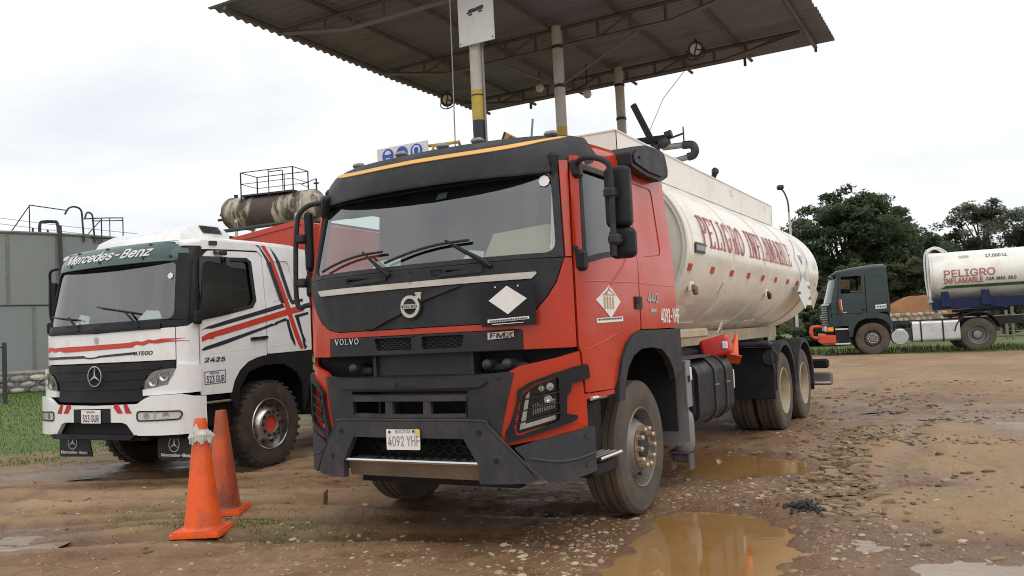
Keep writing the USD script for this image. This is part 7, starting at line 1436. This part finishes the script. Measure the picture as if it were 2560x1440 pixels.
    part(R, 'kingpin_plate', bx((0, 4.5, 1.32), (1.6, 1.6, .10)), 'blue_paint'); part(R, 'landing_gear', [bx((s * .9, 6.3, .8), (.12, .14, 1.2)) for s in (1, -1)], 'dark_steel')
    for s in (1, -1):
        for y in (8.2, 9.5): wheel(R, (s * 1.03, y, .53), s, D=1.06, style='dual', rim='grey_steel', nut='grey_steel')
white_truck()
green_truck()

# ================================================================ cones, stone and small things
def cone(label, x, y, rz, collar, mat, tilt=None, group=None):
    T = thing('traffic_cone', label, 'traffic cone', (x, y, 0 if tilt is None else tilt[0]), rz)
    if tilt is not None: UsdGeom.Xformable(stage.GetPrimAtPath(T)).AddRotateXYZOp().Set(Gf.Vec3f(*tilt[1]))
    k = 1 if tilt is None else .40
    part(T, 'base', ext(rnd(sbox(-.20 * k, -.20 * k, .20 * k, .20 * k), .03 * k), .028 * k, frame((0, 0, .0), (1, 0, 0), (0, 1, 0))), 'cone_orange')
    part(T, 'base_lip', ext(rnd(sbox(-.185 * k, -.185 * k, .185 * k, .185 * k), .03 * k), .016 * k, frame((0, 0, .028 * k), (1, 0, 0), (0, 1, 0))), 'cone_orange')
    part(T, 'body', lathe([(r * k, z * k) for r, z in ((.165, .04), (.150, .055), (.143, .07), (.10, .42), (.052, .86), (.046, .90), (.042, .905), (.038, .90), (.036, .86))], 40), mat, smooth=50)
    if collar:
        part(T, 'reflective_collar', lathe([(.078, .735), (.0715, .74), (.0625, .815), (.060, .82)], 32), 'cone_collar', smooth=40)
        th = np.linspace(0, 2 * PI, 33)[:-1]; part(T, 'torn_fringe', [path_tube([(.066 * math.cos(a), .066 * math.sin(a), .80), ((.084 + .015 * math.sin(5 * a)) * math.cos(a), (.084 + .015 * math.sin(5 * a)) * math.sin(a), .77 - .012 * math.cos(3 * a)), (.08 * math.cos(a), .08 * math.sin(a), .72 + .015 * math.sin(7 * a))], .009, 5) for a in th], 'cone_collar'); part(T, 'torn_tip', [ext(P([(-.045, 0), (.03, 0), (.005, .075)]), .006, frame((-.01, -.066, .80), (1, .2, 0), (0, .12, 1)))], 'cone_collar')
cone('orange traffic cone with a torn white collar, nearer the camera of the pair', -1.905, -.285, 28, True, 'cone_orange')
cone('grimy orange traffic cone without a collar, behind the collared one', -2.40, .36, 33, False, 'cone_dirty')
def extras():
    rs = np.random.default_rng(44); pts = []
    for sx in (-1, 1):
        for sy in (-1, 1):
            for sz in (-1, 1):
                for k in range(5): pts.append(np.array([sx, sy, sz]) * (1 - rs.uniform(0, .28, 3) * (rs.random(3) < .7)))
    m = trimesh.convex.convex_hull(np.array(pts)); v, f = trimesh.remesh.subdivide_to_size(m.vertices, m.faces, .22); v = v * (1 + .10 * (meshkit.fbm(v * 2.2, 3, 3)[:, None] - .5)); m = trimesh.Trimesh(v, f)
    m.apply_scale((.125, .09, .085)); m.apply_transform(trimesh.transformations.euler_matrix(.06, .09, .5)); m.apply_translation((-1.80, .84, ground_z(-1.80, .84) + .07))
    solo('stone_block', m, 'field_stone', 'single squarish brown stone between the cones and the red truck', 'stone', smooth=35)
    r = np.random.default_rng(9); ms = []
    for k in range(230):
        q = stone_mesh(k % 12, .8, 0, .9); q.apply_scale(r.uniform(.006, .019)); q.apply_transform(trimesh.transformations.euler_matrix(*r.uniform(0, 3, 3))); x, y = r.normal(0, .075), r.normal(0, .07); q.apply_translation((2.33 + x, 1.80 + y, ground_z(2.33 + x, 1.80 + y) + .008 + .06 * max(0, 1 - abs(x) / .1) * r.random())); ms.append(q)
    solo('asphalt_lump', ms, 'asphalt_lump', 'dark crumbled lump of asphalt beside the large puddle', 'asphalt', kind='stuff', smooth=False)
    B = thing('red_tool_case', 'red box lying tilted on the fuel tank of the red truck', 'box', (1.06, 4.12, 1.21), 12)
    part(B, 'case', manifold_box((0, 0, .0), (.32, .46, .22), .045, 0, (0, -14, 0)), 'red_box', smooth=50); part(B, 'latch', bx((.10, -.235, .02), (.06, .03, .08), .01), 'sign_white'); part(B, 'strap', path_tube(curve([(0, .2, .14), (.05, .3, .26), (.02, .36, .14)]), .012, 6), 'off_white_paint')
    cone('small orange cone tilted on the fuel tank of the red truck', 1.10, 4.62, 20, False, 'cone_orange', (1.05, (-38, 14, 0)))
extras()
